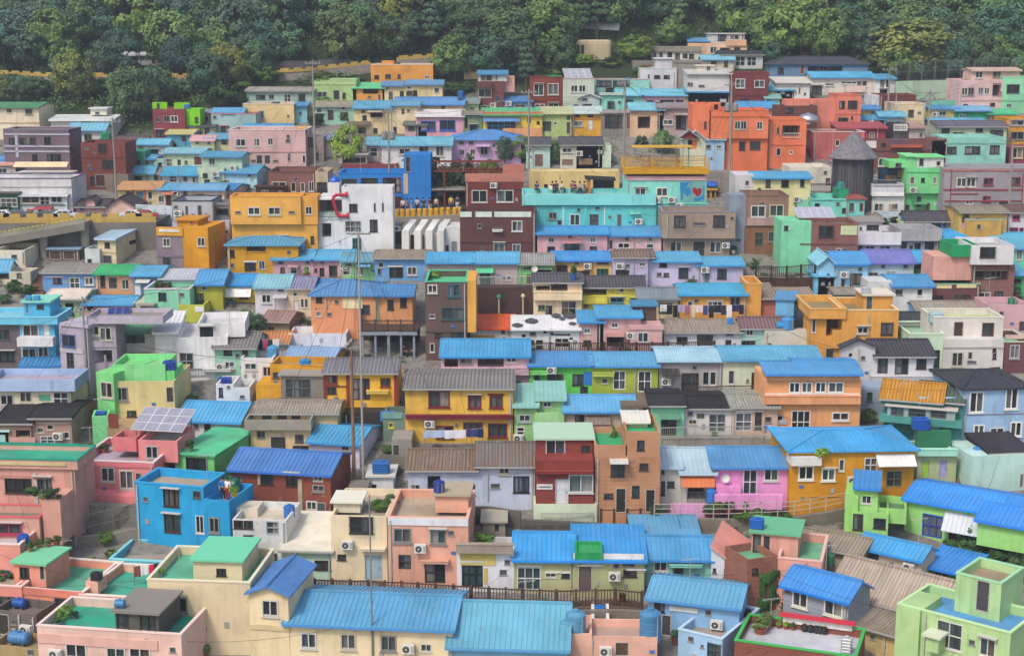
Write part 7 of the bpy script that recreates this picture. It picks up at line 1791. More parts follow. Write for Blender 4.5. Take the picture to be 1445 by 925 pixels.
H 320 815 548 835 663f3e F:f6a5a54 0 6; dark brick house with white balustrade slots; t:dce8dc 358,566,76,34 t:dce8dc 474,566,108,34 t:dce8dc 664,566,240,34 w 692,642,66,66 754,642,62,66 w 447,643,28,30 v 565,658,62,14 T:dcdcd8 565,672,66,10 w 575,785,70,60 688,790,52,60 745,790,60,60 v 467,790,28,28 t:553434 566,748,492,6
H -60 205 690 830 e4e4e0 N .6 4; white sculptural hall with slanting fins and glass slots; k 0,760,40,120 65,760,40,120 130,760,40,120
+ 175 322 650 830 dededc N .2 4; D:8a8898 283,778,38,74 k 232,786,28,36
H 825 1282 694 835 deadb2 G:m2f8edc:640 0 5; rose pink cottage with bright blue roof; w 915,734,38,34 1187,734,38,34 k 1050,772,98,52 k 915,790,50,30 k 1190,788,50,28 m:c89098 1050,745,130,8
H 1290 1634 704 830 e4bec4 G:m2f8cd8:642 0 5; blush pink cottage with bright blue roof and white door; w 1388,770,76,34 w 1563,731,30,26 d 1560,785,50,56 k 1300,760,30,50
T 580 365
H 105 408 24 188 bcacae G:m3f9cdc:-45 0 4.5; mauve brick cottage with light blue roof and three white windows; w 172,92,50,38 w 254,104,34,52 290,104,34,52 353,97,34,30
H 408 697 26 188 bcabac G:m41a0de:-46 0 4.5; mauve brick cottage with a mint green door; d:58c0a0 483,128,76,116 w 606,123,26,36 638,123,26,36 m:58c0a0 482,72,110,26 x:5a6ab0 570,110,36,12
H 700 926 32 188 68c66c G:aa2a2a2:-38 0 4.5; grass green cottage with a grey sheet roof; v 760,62,52,16 o 868,84,98,34 D:3a4a38 770,140,40,84 s 806,62,26,40 t:d8e0d8 865,66,110,8
H 926 1322 10 118 ebbc7c G:m2c8ae0:-52 0 5; apricot cottage with deep blue roof and air conditioner; k 987,62,72,42 a 1152,45,40,30 k 1115,95,104,34 k:2a8a6a 1250,88,80,50 v 1252,29,80,14
H 1322 1546 -10 185 cdc5e6 G:t8a7468:-52 0 5; lavender cottage under a brown tiled roof; a 1365,45,40,34 w 1510,38,40,24 k 1380,92,90,36 w 1490,125,34,40
H 400 795 186 358 4c3833 N 0 1.5; dark brown timber clad retaining house front; v 555,320,8,40
H 95 365 152 655 6a5550 F:f5ccc92:x58c494 0 6; brown brick tower house with jade roof and three storeys; w 140,196,58,52 w:3a6a7a 278,206,76,78 w:3a5a5c 275,356,146,76 w 138,376,38,26 k 312,500,104,44 k 180,498,50,30 D:3a3434 180,578,58,130 w 138,580,30,60 t:5a4642 230,475,270,8
+ 365 424 140 480 f2b252 N .1 5
H 800 1116 154 378 f0dab8 G:t605e62:98 0 5; cream cottage with grey tile roof and little front terrace; o 968,186,110,48 o 862,192,90,30 T:f0d8b4 958,240,316,50 w:6a8a70 852,318,46,34 k 900,336,44,62 d:b0aca8 1030,322,98,90 
H 1116 1522 184 338 e5dd5e G:t57555a:108 0 5; lemon yellow cottage with grey scalloped tiles; o 1198,214,160,46 w 1143,306,30,18 w 1375,206,30,22 w 1487,205,50,20 T:e2d858 1195,265,170,46 k 1490,270,120,30 w:4a90b0 1345,270,84,30
H 385 668 454 548 dfdad8 M:mf0641c:380 0 4; small white shop with a vivid orange roof; t:e0a828 465,506,160,16 k 500,528,60,24 a 402,410,24,36
H 665 1098 456 612 e6e6e8 G:mececee:368 0 5; white cottage painted with black cow spots; v 795,489,40,22 d 838,562,56,74 d 985,548,96,64 k 790,542,28,26 t:2a2a2c 985,494,100,8
H 1098 1256 412 612 dcacaa G:m2f92da:350 0 5; dusty pink cottage with low blue roof; w 1150,470,44,34 k 1150,548,50,34 
H 1216 1500 380 612 ddaeac G:m3498dc:308 0 5; dusty pink house with open terrace and blue roof; w 1330,434,44,32 o 1335,540,116,76 m:c08a88 1330,492,120,8
+ 1432 1640 434 612 daaaa8 N -.4 2.4; w 1515,512,70,64
+ 1448 1602 310 434 5a4a44 P:m2f7cb8 1.6 2.4; k 1500,380,60,50
+ 1420 1650 434 464 dcacaa N -.5 .3
H 200 770 634 892 dcb6c2 G:m3190d6:520 0 5; pink house with the broad blue roof and deep veranda; o 262,682,90,76 w 358,658,76,50 o 520,668,170,80 w 655,648,66,52 722,648,66,52 w 700,825,46,62 t:d0a8b4 485,760,570,8 T:dcb6c4 485,730,570,44
H 770 1182 696 900 66d65e G:m2c88da:618 0 5; bright green cottage with a columned porch; D:2a5a30 823,812,44,110 d:6a5a50 942,812,108,120 k 1090,788,74,72 x:2a78d0 1155,780,50,84 a 917,722,44,30 T:84e480 835,740,110,20 t:78e074 793,815,14,120 t:78e074 872,815,14,120 k 1130,858,50,50
H 1182 1612 698 900 a9ba42 G:m4a9cde:614 0 5; olive green cottage with blue roof and two white doors; w 1265,797,42,34 d:e4e4e0 1360,792,84,124 d:e4e4e0 1525,800,90,136 T:b8c858 1255,750,140,22
K 1345 880 76 66 b 2458b4
K 1362 873 60 44 b 2458b4
T 870 180
H 440 582 78 290 d8dcc0 S:md0d4d4:24 0 4; small hut with red gable and shiny tin roof; o 495,108,62,68 k 440,130,30,60
+ 412 532 66 70 a02c34 S:m8c9098:22 -.4 .8
H 580 704 84 290 a4c6e4 P:xa8c4dc 0 4; pale blue painted wall house beside the coral block; w 600,125,34,26 w 668,126,34,24 v 620,200,14,10
H 585 768 288 420 989288 N 0 2; weathered concrete block wall house behind the tanks; v 700,360,30,8
H 588 650 408 460 e0ac4c P:xd8a040 0 2; tiny mustard hut with two shutters; k 600,432,18,34 632,432,18,34
K 698 452 82 46 h 2458b8
K 765 444 60 38 h 2a64c4
H 60 585 345 700 88ded2 N 0 5; aqua house with the mural of a red heart; w:e8e0d8 155,422,72,54 297,420,72,54 a 262,473,48,30 a 360,470,48,36 a 407,510,36,24 x:7ab8b8 498,412,166,138 D:6a4c3a 204,596,44,66 w:e8e4e0 118,572,24,14 t:78cec2 330,496,540,10 m:9ae0d4 118,555,70,8
+ 68 587 318 345 dcb0b0 N -.1 4.6
H 300 776 552 724 aa9481 F:f8e8480:x8c909c 0 4.5; taupe house with jutting upper floor and caged windows; c 412,613,76,74 c 668,611,76,74 v 540,628,86,20
+ 305 738 724 850 a4907e N .6 5; w 370,778,36,62 407,778,36,62 D:44403c 538,790,84,100 w 627,780,36,70 663,780,36,70 a 710,766,24,24
H 736 852 442 815 8c97a8 N 0 3; slate blue side house squeezed between taupe and mauve; v 795,735,34,20
H 850 1122 448 645 967564 F:f7a6c60:x7c6458 0 5; mauve brown house with paired white windows; w 925,546,94,72 1045,541,92,72 t:b39290 986,612,272,52 v 950,495,40,14
+ 836 1072 645 825 8c6048 N .1 4.6; d:4a5a48 930,728,54,86 w 1030,712,82,64
H 890 1262 330 600 e8e2aa G:m309cdf:286 0 5; lemon cream house with bright blue roof; k 990,362,34,54 1100,365,50,46 1213,360,32,54 a 1176,467,30,24 m:6ab4a0 1210,495,80,44 k 1200,530,60,40 
+ 770 892 308 600 dadade N .1 4; w 853,363,32,38
H 1130 1400 258 420 e6e0d4 F:fc8c4b8 0 5; white terrace house with metal stair; k 1380,350,30,40 g:8a8c90 1300,390,200,50
T 870 365
H 15 240 -8 168 cdc6e6 G:t8c766a:-48 0 5; lavender cottage end with potted plants; v 172,36,40,26 v 190,108,22,14
H 240 540 16 170 ccc6e8 G:m41a0e0:-48 0 5; lavender row house with larger blue roof; k 305,40,50,28 k 437,93,66,66 v 278,102,32,24 k 325,104,36,24 w 152,126,36,44
H 525 826 42 168 cdc8ea G:m41a2e2:-10 0 5; lavender row house at the stair end of the row; a 575,69,44,26 D:6a8090 590,125,38,68 k 688,98,64,66
H 140 402 256 400 e6d8b4 G:m7c8694:186 0 5; cream cottage with faded tarpaulin roof; k 215,303,50,16 d 320,325,92,70 w 180,330,30,30
H 412 846 234 396 ecac56 G:m2f9cd8:158 0 5; orange cottage with clotheslines along its front; w 480,294,36,36 516,294,36,36 d 643,318,102,80 w 775,279,68,60 t:e4e0d4 643,272,116,10
+ 846 944 165 396 e8a450 F:fd0a060:xe8b470 .1 4
H 310 812 476 580 dcdce6 G:aaa9c8c:392 0 5; grey white row house with sandy asbestos roof; k 428,530,72,42 d 577,528,106,70 w 740,488,52,34 k 730,546,40,34 t:d0d0d0 575,490,110,10
K 742 440 44 56 c 2a80c8
H 812 1128 448 582 b6ded4 G:t84666a:376 0 5; pale mint row house with reddish brown tile roof; w 870,482,50,36 k 860,550,94,34 d 1018,524,92,60 t:e0e4e0 1018,494,104,8
H 930 1042 258 375 ca7868 M:ta09080:205 0 5; terracotta pink side house with a tan tiled roof; 
+ 1042 1290 262 300 a09890 M:ta89888:205 1.5 4
H 1036 1156 268 490 6cb4e0 P:m3c86d0 14 4; sky blue box tower with slanted blue lid; t:58a0cc 1096,370,120,6 >w 1192,396,36,34 >k 1190,470,30,24
H 275 695 664 892 a9a5a6 G:ma8d0ea:586 0 5; grey cottage with frosty pale blue roof; a 322,797,44,34 m:3a3438 350,735,110,30 d 480,805,116,120 w 583,780,46,90 630,780,46,90
H 695 1325 658 892 d2dec4 G:m559fd8:568 0 5; pale green cottage with sky blue roof over the fenced lane; w 750,773,44,92 792,773,44,92 d 938,800,120,116 k 1055,715,76,20 v 855,795,18,18
K 930 880 86 66 b 2a84c0
H 965 1390 470 600 d0ccc0 N 3 1.2; low wall house behind the pale blue tanks; v 1000,560,20,20
K 1182 562 84 82 c 4a94d4
K 1118 532 64 56 h 2f94d0
T 1145 180
H 10 345 30 205 c46a66 F:fa88078:xdcd0cc 0 5; red house with white pipe frame behind the wooden cone tower; w 170,100,30,40 t:e4dcdc 140,110,8,150 t:e4dcdc 335,110,8,150
H -10 75 135 200 a82a36 N 0 3; crimson steel store beside the coral block; 
H 350 882 85 275 7c4c48 F:f8c7c74 0 5; long brick house with fenced roof below the sign shop; w 463,225,52,50 T:d86838 615,122,200,12 g:5a7aa8 577,95,120,34 k 470,112,30,22 t:e8e4e0 390,110,70,46 t:6a4440 560,150,420,8
H 785 882 72 275 8c5e56 F:f7a5a50 -0 3; brick stair block next to the big aqua apartment; k 812,180,16,60
H 868 1268 66 275 9adace F:f98b0a8 0 6; big aqua apartment house with three barred windows; k 916,148,66,48 k 1052,147,104,50 k 1196,143,68,56 k 1030,255,70,16 t:86c8bc 1068,102,396,8
H 1290 1460 128 255 8c3c48 N 0 4; plum red house below the orange yellow one; w:d8c8a0 1342,165,76,66 
H 618 862 262 430 7cde94 F:f8cd8a0 0 5; light green house with a white panelled roof room; w 659,345,34,46 k 728,342,26,28 w 805,346,28,46 a 662,406,36,28 t:6cd086 740,290,240,6
+ 625 690 190 262 88e49c P:x90e8a4 .6 3.4; w 622,220,10,50
+ 690 864 196 262 e0e4e0 P:x80e090 .2 3.6; k 718,224,28,42 w 830,234,34,34
+ 505 625 218 262 80e090 N .8 3; k 568,245,40,26
+ 596 835 430 548 72d68a N .5 4.5; k 703,462,28,26 D:4a5048 627,523,38,46 D:4a5048 760,516,38,54 v 699,508,34,20 m:5aa878 700,492,86,8 x:d0e8e8 810,498,18,20
K 545 218 70 34 h 2450a8
H 400 606 446 552 e4e6e0 N 0 4; white house with a roof terrace and painted wall; w 440,520,60,50 w 545,516,40,40 g:c8a878 520,520,30,40
+ 396 606 368 446 dcdce0 F:fb8b8b8 -.3 4.6; t:f0f0ee 500,436,210,22 g:8a8c94 505,360,200,40
+ 440 606 266 368 2a4a6c N 2.4 .4; t:8a6a4a 520,330,70,40 t:c07840 575,300,30,50
H 862 1500 268 590 a09ca4 Z N 0 6; long grey house with dark red trim lines; w 980,357,66,58 1042,357,62,58 w:8a4048 1155,352,62,44 w:8a4048 1332,348,66,46 w:8a4048 1143,465,50,36 w 1030,487,50,24 D:3a4048 1255,496,70,30 k 935,545,40,50 t:a04a4e 1120,405,520,10 t:a04a4e 1000,432,180,8 t:a04a4e 1120,478,500,8 t:a04a4e 908,420,12,300 t:b87870 1180,278,640,12 t:a04a4e 1375,420,10,240
H 0 240 462 640 82ded0 F:f88c8bc 0 5; turquoise house beside the wooden cone tower; k 38,510,32,32 k 212,540,26,30 t:70ccc0 120,470,236,8
+ 240 345 468 640 80d8cc P:xa85a50 -.4 4; w 262,520,38,58 D 326,520,32,60 T:4ab8b0 285,592,90,40
+ 180 242 405 462 1c9c70 N 1 3
K 300 612 50 50 c 2a8a88
H 335 460 612 680 c8c4c0 Ma:aa49c90:560 0 3; small house with a grey corrugated half gable roof; k 400,650,60,40
H 466 620 570 640 c4d0d8 F:fb8c8d0 0 3; pale blue terrace house with a satellite dome; k 545,592,40,20
H 612 912 604 690 4c94d6 G:t4e4c54:540 0 4.5; bright blue house with a charcoal tiled roof; k 805,636,84,40 D:3a5a80 872,636,34,48
H 580 742 612 690 d6dea4 F:f9cc89c 0 3; pale yellow green cabin with white laundry; k 622,644,28,28 k 672,640,22,26
H 580 832 740 840 a2a2a6 N 0 4; grey house with a long concrete balcony band; k 600,780,48,66 k 650,790,24,44 k 692,785,44,64 k 770,776,64,60
+ 578 852 662 740 b2b2b6 F:f9c9ca0 -.4 4.4
H 300 588 765 840 dcdee2 N 0 5; white house with deep shaded windows and terrace; w 300,800,20,50 k 318,800,36,56 w 382,800,64,58 d 480,796,74,64
+ 296 588 684 765 e8e8ec F:fb0b0b4 -.5 5.5
+ 303 462 618 684 dcdce0 P:x9a9690 1 4; v 322,658,18,20 k 400,650,80,30
H -4 300 626 945 8c5a52 B F:f8a7a70 0 5; brick house beside the mint green wall with a caged window; c 95,680,98,76 v 205,680,24,34 w 178,812,36,50 w 220,812,40,50 t:7a4c46 110,760,370,8 x:d4e0b0 245,670,110,60 D:4a4048 85,835,70,60
H -199 -5 612 945 86deb2 N 0 5; tall mint green side house joined to the brick one; k -165,655,28,30
H 828 1022 726 840 6cdc54 X:m2c9ae6:663 0 4; vivid green cottage with a bright blue hip roof; k 955,770,64,32 k 870,800,40,30
H 962 1275 552 770 dab464 G:aa09888:508 0 5; tan house under a corrugated roof with a pink disc sign; k 1010,575,44,20 x:e0a8b4 990,640,26,30 v 990,605,20,34
+ 1008 1238 604 770 d8ae5c F:fb89860:x9ac8c4 -.4 4; v 1093,646,28,28
K 1145 592 66 38 h 2a58b0
H 1285 1420 552 720 e6e6ea G:t7a5c58:500 0 4; white house with pink red window frames; w:c03a5c 1337,587,48,30 w:b03a6c 1322,668,56,30 w:b03a6c 1372,668,30,30
H 1180 1460 740 800 e4dcd0 G:m4ea6da:682 0 4.5; white house with a pale patched blue roof above the teal wall; k 1210,770,40,24
H 1322 1460 788 950 74dac6 M:m58a8d8:740 0 4; teal house with one wide window below the patched blue roof; w 1358,830,44,68
H 1045 1322 895 1130 8a6058 B F:f8a7a70 0 5; brick house with a bold white box upper floor; o 1170,950,240,100 w 1130,1105,80,60 k 1222,1095,60,54
+ 1045 1322 768 895 e8e8ec F:fb8b8b8 -.5 5.5; c 1150,815,104,68
+ 918 1088 766 845 12985e F:f50a878 -.2 4
+ 795 1045 842 995 e6aca0 N .2 4
T 1145 365
H 793 1098 168 295 6e3e3e B F:f78c8a0:x7cb898 0 5; brown brick house with a pale green roof terrace; k 835,262,54,50 k 885,262,54,50 k 955,260,54,54 k 1010,260,54,54 t:e8d8a8 865,182,100,22 t:e8d8a8 1012,178,130,22
H 46 152 35 232 92cef0 S:m7cbce8:-12 0 5; baby blue gable house at the end of the blue row; v 110,110,20,26
H 150 366 32 232 8cc8ee G:m2090e4:-50 0 5; sky blue house with vivid roof and air conditioner; a 212,100,40,34 k 292,130,80,72 D:4a3a3c 205,180,34,96 k 260,185,20,30
H 366 668 25 140 c8dee8 G:m7470cc:-62 0 5; icy blue house with a violet blue roof; w 615,46,38,40 w 405,100,60,24 d 520,92,70,24
H 20 146 118 232 7ec4ec P:x68b4dc 0 3.5; little azure annex with two tiny windows; v 75,160,24,20 v 118,160,16,20
H 665 790 20 100 4a8a68 G:m34a0e6:-58 0 4; green house under a narrow bright blue roof; o 700,45,50,40
H 1288 1400 105 240 46b878 M:m4aa0d8:82 0 4; jade green house with thin blue eaves; k 1337,145,70,30
H 368 524 148 325 dcdedf N 0 5; white house wing with three small windows; v 418,212,20,24 w 478,212,30,36
+ 524 788 178 325 dfe3e6 G:m3a8cd4:100 -.3 5; w 572,218,48,36 w 708,219,40,46 v 480,215,2,2
H 700 1145 360 450 74b4e4 G:ra8a498:272 0 5; blue house under a rust streaked corrugated roof; k 793,397,40,36
H 565 745 420 540 964440 G:t4a4a50:344 0 4; oxblood house with a charcoal tiled roof; x:8a3c3a 650,470,160,90
+ 735 755 400 540 e0c890 N -.05 4
H 858 1252 525 745 dedad6 N 0 6; pale grey house with a lime green roof lid; w 953,655,78,90 w 1037,632,36,52 v 1047,674,60,14 k 1195,590,26,34 k 1195,635,26,34 t:b8b4b0 1055,578,392,8
+ 632 862 492 745 cce6ca F:fa8d0b0:xd8f0d4 .2 5.4; k 820,650,40,110
+ 795 1252 385 525 e2dcd6 F:fc8d87c:xe4e0d8 1.2 4; D:4a4038 960,458,70,96 w:6a4038 1152,463,78,88 v 1050,450,1,1
K 845 520 86 74 b b4d0d4
H 1150 1420 300 500 dab0b6 F:fc0a0a4 0 4; rosy pink house with a green tank; w 1240,355,30,24 D:5a4448 1375,440,50,70 x:d8a8ac 1210,400,100,6
K 1307 300 52 50 c 2a7a58
H 1256 1440 545 740 704044 B F:f98c8a0:xc8d8c0 0 5; dark brick house with pale green roof edge; w 1327,606,66,84 t:e0c8b8 1325,508,120,26
H 190 412 575 850 dadadc S:t46444c:530 -0 .6; white gable wall of the black roofed house; w 255,628,36,34 k 270,690,36,40
+ 410 792 632 850 dcdce0 G:t45434b:520 .02 5; d:5a4a48 465,698,72,98 d:5a4a48 590,695,94,118 k 718,685,70,66 T:d4d4d6 585,795,400,64
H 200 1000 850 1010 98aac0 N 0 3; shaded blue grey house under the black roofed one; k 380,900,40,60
H -5 222 385 660 e8a44e N 0 6; mustard orange stepped house with a slanting parapet and roof garden; o 150,450,110,110 w 12,435,40,92 D:3a3a34 120,622,60,80 k -20,622,40,60
+ -10 228 330 392 eaaa56 F:f9a8a60:xecb468 -.5 6.5
+ 200 566 338 585 e8a850 F:f9a8a60:xf0d8a8 -.3 6; w 335,466,72,42 c 492,457,82,78 p 366,460,6,200 v 390,430,10,8
+ 140 205 470 585 e8a850 N -.28 3
+ 342 530 240 345 e6a64e P:xe4dccc 2 3; D:4a5a50 378,290,46,90
K 335 335 56 44 b c4c8d0
H 150 420 225 330 b0a498 G:aa89c90:200 0 3; grey roofed lean-to behind the mustard orange roof garden; k 200,280,40,30
T 0 365
H -60 62 75 165 e4dcc4 G:m4a9cd8:-5 0 4; cream cottage beside the brown wooden steps; k 28,105,60,40
H 62 200 85 180 d8d0bc F:fb0a898 0 4; pale stone coloured cottage above the parked plants; k 125,108,30,30 k 95,150,40,30
H 278 628 90 210 6a9ed4 G:aa29e98:36 0 5; blue cottage with a grey asbestos roof and blue tank; k 375,140,54,44 d 488,158,62,72 w 582,145,52,48 t:e0e0e0 350,118,120,8
K 320 178 54 52 b 2468b4
H 628 866 98 245 eaa878 G:m1cac72:36 0 5; orange cottage with an emerald green roof; k 670,140,30,90 D:4a4038 737,158,56,76 w 819,166,44,64
H 866 1050 108 262 6c8aac G:m48a6e6:44 0 5; steel blue cottage with bright blue roof and white door; w 887,128,24,24 D:e8e8ec 893,210,54,84 m:e4e4dc 940,140,90,16 k 1000,200,40,60
H 1050 1286 128 262 7a88b4 G:mc0c6ce:64 0 5; dusky blue house with pale grey sheet roof; d 1254,215,34,70 k 1150,180,60,40
H 1284 1456 165 330 b4b442 G:m2a8cd8:68 0 5; olive yellow house under deep blue eaves; w 1332,192,30,26 d 1372,215,54,74 k 1310,250,40,50
H 945 1242 200 395 8edab8 F:f98b8a0:xe4dce4 0 5; mint house with flower pots on its flat roof; k 1060,246,50,50 v 1140,380,26,30
+ 1168 1335 300 395 c6cc4e F:f9a9a60 -.5 4; x:e8e8ec 1303,328,56,36
H 298 545 262 385 a8caa4 G:pe6d8c8:195 0 5; sage cottage below a cream sheet roof; d 352,325,36,46 k 455,330,50,80 w 395,320,24,50
H 540 868 298 385 dba69a G:m4c9ede:240 0 5; salmon pink cottage with light blue roof; k 588,320,40,30 w 690,350,60,30
+ 866 958 285 395 cacbb4 N 0 4.5
+ 918 1000 305 395 b0a89c P:xa49c90 -.6 2; k 940,345,36,60
H 135 362 420 710 4cbae2 F:f78c4dc 0 4; bright azure house with a roof terrace and white balcony; w 200,468,98,74 D:e8ecec 302,462,42,80 w 335,460,26,54 b:e8e8ea 250,530,230,56 w 190,618,86,68 w 283,606,62,64 t:a0b8c0 250,532,200,12
+ -150 375 385 430 72d0ee F:f84c8dc:x88dcf4 -.4 4.2
+ 155 325 285 385 50bce4 P:x8adcc8 1.5 3; D:40a0c8 178,322,24,70 k 262,312,44,26
K 62 372 44 34 b 4aa8d8
K 10 370 34 32 b 4aa8d8
H -200 135 425 710 70646a F:f8a8c80:x88786c 0 6; dark brownish grey house beside the azure balcony house; k 28,495,70,68 k 45,636,96,64 k -60,495,70,60
H 396 580 440 860 b6acbe N 22 4; lilac grey wing with blue barred windows; c:4a7ac8 450,535,80,70 k 460,660,40,120 t:c4bccc 470,600,150,10
+ 390 575 425 445 c0b8c8 N -.12 5
H 570 765 432 860 b6aabc N 0 4; lilac grey apartment house with zigzag open stairs; w 613,468,64,62 w 690,490,68,82 o 655,640,150,88 t:c2b8c8 660,555,200,40 t:9a90a4 690,690,8,130
+ 565 1065 375 425 c4bacc F:f9c948c -.3 3.6
H 768 1016 482 740 e2ded8 M:m5fa078:402 -6 5; white house with a sloping moss green roof; d:3a3634 880,515,124,74 d:5a4a44 855,655,116,56 m:d89498 875,618,200,14
H 1016 1160 482 790 f0f0f2 M:mf0f0f2:398 -6 6; white modern house with a skylight and glass balcony; w 1097,630,24,30 
+ 1155 1490 512 790 f2f2f4 F:fe0e0e0 -.3 6; d:b0b8bc 1218,668,88,112 d:4a5054 1296,668,84,110 g:9a9c9e 1250,740,200,50 T:e4e4e4 1440,720,180,14
+ 1290 1600 420 512 eeeef0 F:fdcdcdc .6 5; k 1348,478,84,66 k 1390,478,60,66
H 138 440 700 800 caaccf M:m2080cc:665 -8 3.5; lavender roof room with a slanted blue lid; k 248,740,40,64 k 165,720,16,44
H -100 465 865 1080 eee2c8 N 0 6; cream house with a sweeping pale blue parapet; w 45,920,78,64 w 168,900,70,70 d:e8e8ea 398,912,96,90 x:58b898 292,905,70,36 x:c8a8d0 45,990,110,40
+ -100 488 790 865 acc4ea F:fb0a8b8 -.4 4
H 636 748 745 1100 80dc8a N 24 6; spring green side wing with a caged white window; w 697,855,70,90 
H 745 1142 800 1100 dfcf92 F:fb0a888 0 6; pale mustard house with a spring green roof room and stilts; w 795,882,72,84 D:44423e 1112,886,48,100 k 860,1010,60,40 x:6a5c50 900,1060,140,60
+ 735 1080 690 800 8ae498 F:f9ae8a4 .8 4; 
+ 1076 1140 732 800 74e088 N .9 3
K 1035 772 84 64 b 2048a0
T 290 365
H 100 330 170 280 e0cc50 G:m1e92e2:95 0 5; yellow house under a bright blue roof with white awning; k 250,230,60,60 m:f0f0ec 170,210,260,60 g:c8b450 160,285,200,30
+ 25 110 280 375 eaa838 N -.8 3
H 325 545 186 365 e5dde5 G:m80b0d0:100 0 5; white lilac house with misty blue roof; w 397,260,56,54 D:ece8ec 490,300,72,100 m:d4d0d4 490,242,90,12 w 492,205,40,22
H 540 700 192 370 e9dab8 G:r98a0c4:114 0 5; cream cottage with a faded purple patchy roof; w 585,232,28,28 D:e4e4e4 592,312,34,90 w 632,290,22,60 658,290,22,60
+ 690 800 215 300 e0d4b8 M:m3080c8:125 .4 4
H 690 1112 240 480 e2a273 X:m3d80cc:135 0 6; orange house under a broad royal blue roof with wings; k 742,260,40,50 D:5a3430 782,280,52,70 k 1045,330,56,60 x:e8e0b8 960,290,130,70
+ 700 1010 335 480 ea9e74 F:fc89878 -1.2 2.2; w 738,360,36,34 v 808,362,30,20
+ 1112 1352 240 440 e0a06e G:m3d80cc:165 .3 5; k 1208,300,40,66 1292,285,42,62 t:a8d8c8 1118,340,16,200
K 860 322 80 96 c 2070c4
H 378 545 405 490 8e8676 G:rb09088:335 10 4; grey cottage under rusty lilac roof panels; k 430,460,40,34 >k 620,460,30,30
H 62 330 578 790 9aceb6 G:t84807e:472 0 5; seafoam house with a dull grey tile roof; k 145,605,54,46 k 258,608,40,40 d:d8d8d8 155,705,70,70 a 105,700,46,36 T:d8dcd8 80,722,180,14 d 200,745,30,60
H 70 186 818 960 e4e6ea F:fb8b8b8 0 3; small white hut block topped by a deep blue tank; k 100,870,24,60 v 150,835,20,16
K 112 820 86 50 b 2048a8
H 186 290 840 960 e0e2e4 F:fb0a8a0 0 3; low white yard wall house next to the tank topped hut; v 240,900,30,20
H 545 920 488 590 e5e5ed F:fc8c4b0 0 4; white flat house behind the tan roof and laundry; w 722,575,66,26
H 358 540 548 640 e0d8d4 G:td68e56:470 0 4.5; house with a copper tan tile roof beside the laundry terrace; k 400,590,60,50
H 232 445 648 840 e8e4e6 F:fb8b0a8 0 5; white house with laundry hung on its terrace; w 295,702,74,42 D:b8a898 293,772,70,100 w 402,735,54,64
K 487 654 80 92 c 4a9cc8
H 520 830 655 760 e2a422 G:m94b4e0:572 8 5; golden yellow house with a washed out blue roof; k 600,680,50,50
H 425 832 690 935 dd9e24 F:fb09870 4 3; golden terrace house with an outside stair; k 460,760,40,40
+ 330 500 820 935 e6a828 N -.6 3
+ 492 770 762 935 8c8882 P:xa09c94 -1.6 2.4; d:6a6864 605,845,164,120 t:7a3a38 620,920,280,20
K 672 692 70 66 b 3090cc
H 780 1250 742 1030 f1ba3e G:t86848a:645 0 5; golden yellow house with red brown posts and grey tiles; w:7a4030 828,788,62,54 w:7a4030 1175,806,62,52 k 825,858,60,46 d:6a3030 1015,850,114,140 t:8a2c2c 782,840,14,200 t:8a2c2c 930,850,16,220 t:8a2c2c 1242,850,18,220 t:8a3c34 850,832,140,8 T:e8c860 1125,865,140,16
T 0 550
H -40 205 215 400 b29282 N 0 5; brown house with black sheet roof and pink balcony; o 150,285,90,46 x:d8a89c 145,330,170,44 w 150,365,70,24
+ 205 470 180 400 b09284 G:p2a292c:95 .2 5; w 263,262,44,36 w 327,242,44,36 a 385,296,44,36 w 435,294,34,46 d:c8d0d0 310,325,90,50 t:d0c0b0 320,215,250,8
+ -40 210 215 225 b09284 M:p2c2a2e:140 .1 4
K 160 312 50 48 c 2a6a94
H -100 58 270 400 a0d8d0 P:xc0e8e4 0 4; pale aqua block next to the black sheet roofs; x:b0e0dc 10,330,50,80
H -260 500 510 1010 d9a396 N 4 3.8; dusty pink house with an emerald walled roof terrace; k 120,625,170,94 k 285,620,100,96 w 60,905,150,60 t:c89084 120,565,420,10 t:c8c0c0 235,640,10,200
+ -260 505 455 512 d8a898 F:f2cae8c:x1a9a80 -.2 3.6; t:d8c898 200,480,460,10
+ -260 512 345 440 16907c N 3.45 .2
+ 280 400 715 1010 d8a090 N -2.5 2.5
+ -260 260 830 1010 dca898 F:f88846c:xe06878 -2.8 2.6; w:c04060 60,905,160,64
H 512 1012 470 770 f09294 F:fb8a8b8:xe8d8d8 6 6; coral pink long house with a terrace of plants; w 705,550,82,88 w 827,584,82,114 D:5a5a5c 905,585,36,90 t:e88488 760,490,480,8
+ 905 1160 330 470 f09494 F:fb8b0a4 2 4; w 993,406,74,78
+ 735 890 310 400 e88488 F:f7a7468 2.5 2
+ 560 905 688 770 f08e90 N -1.3 1.3; 
H 1165 1570 200 315 e2e2e6 G:m3c9ce4:70 8 5; white house with blue and black roof halves; w 1278,237,34,34 k 1355,240,40,50 k 1180,265,30,24
H 1145 1402 424 680 7edc80 P:f54cc96 14 7; green box house with a jade roof and blue tub; k 1285,497,136,100
+ 1010 1150 520 640 80d8a0 F:f80c8a0 -.3 3
K 1430 335 76 60 b 1c5cac
H 605 712 170 360 84e49c F:f8cd8a0 -10 2; green tank plinth beside the brown steps; 
K 653 172 80 46 b 1c60b0
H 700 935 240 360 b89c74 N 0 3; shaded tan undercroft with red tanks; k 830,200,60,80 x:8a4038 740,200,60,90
H 890 1335 622 1015 14a6e2 F:fb8a890:x2ca4e0 14 3.4; cyan blue tower house with brown barred windows; k 1118,705,98,104 k 1285,682,48,42 k 1125,870,102,108 w 1345,880,130,105
+ 1335 1500 720 1000 129ed8 F:f3aa0d4 -.2 4; k 1330,690,20,20 w 1400,880,60,90
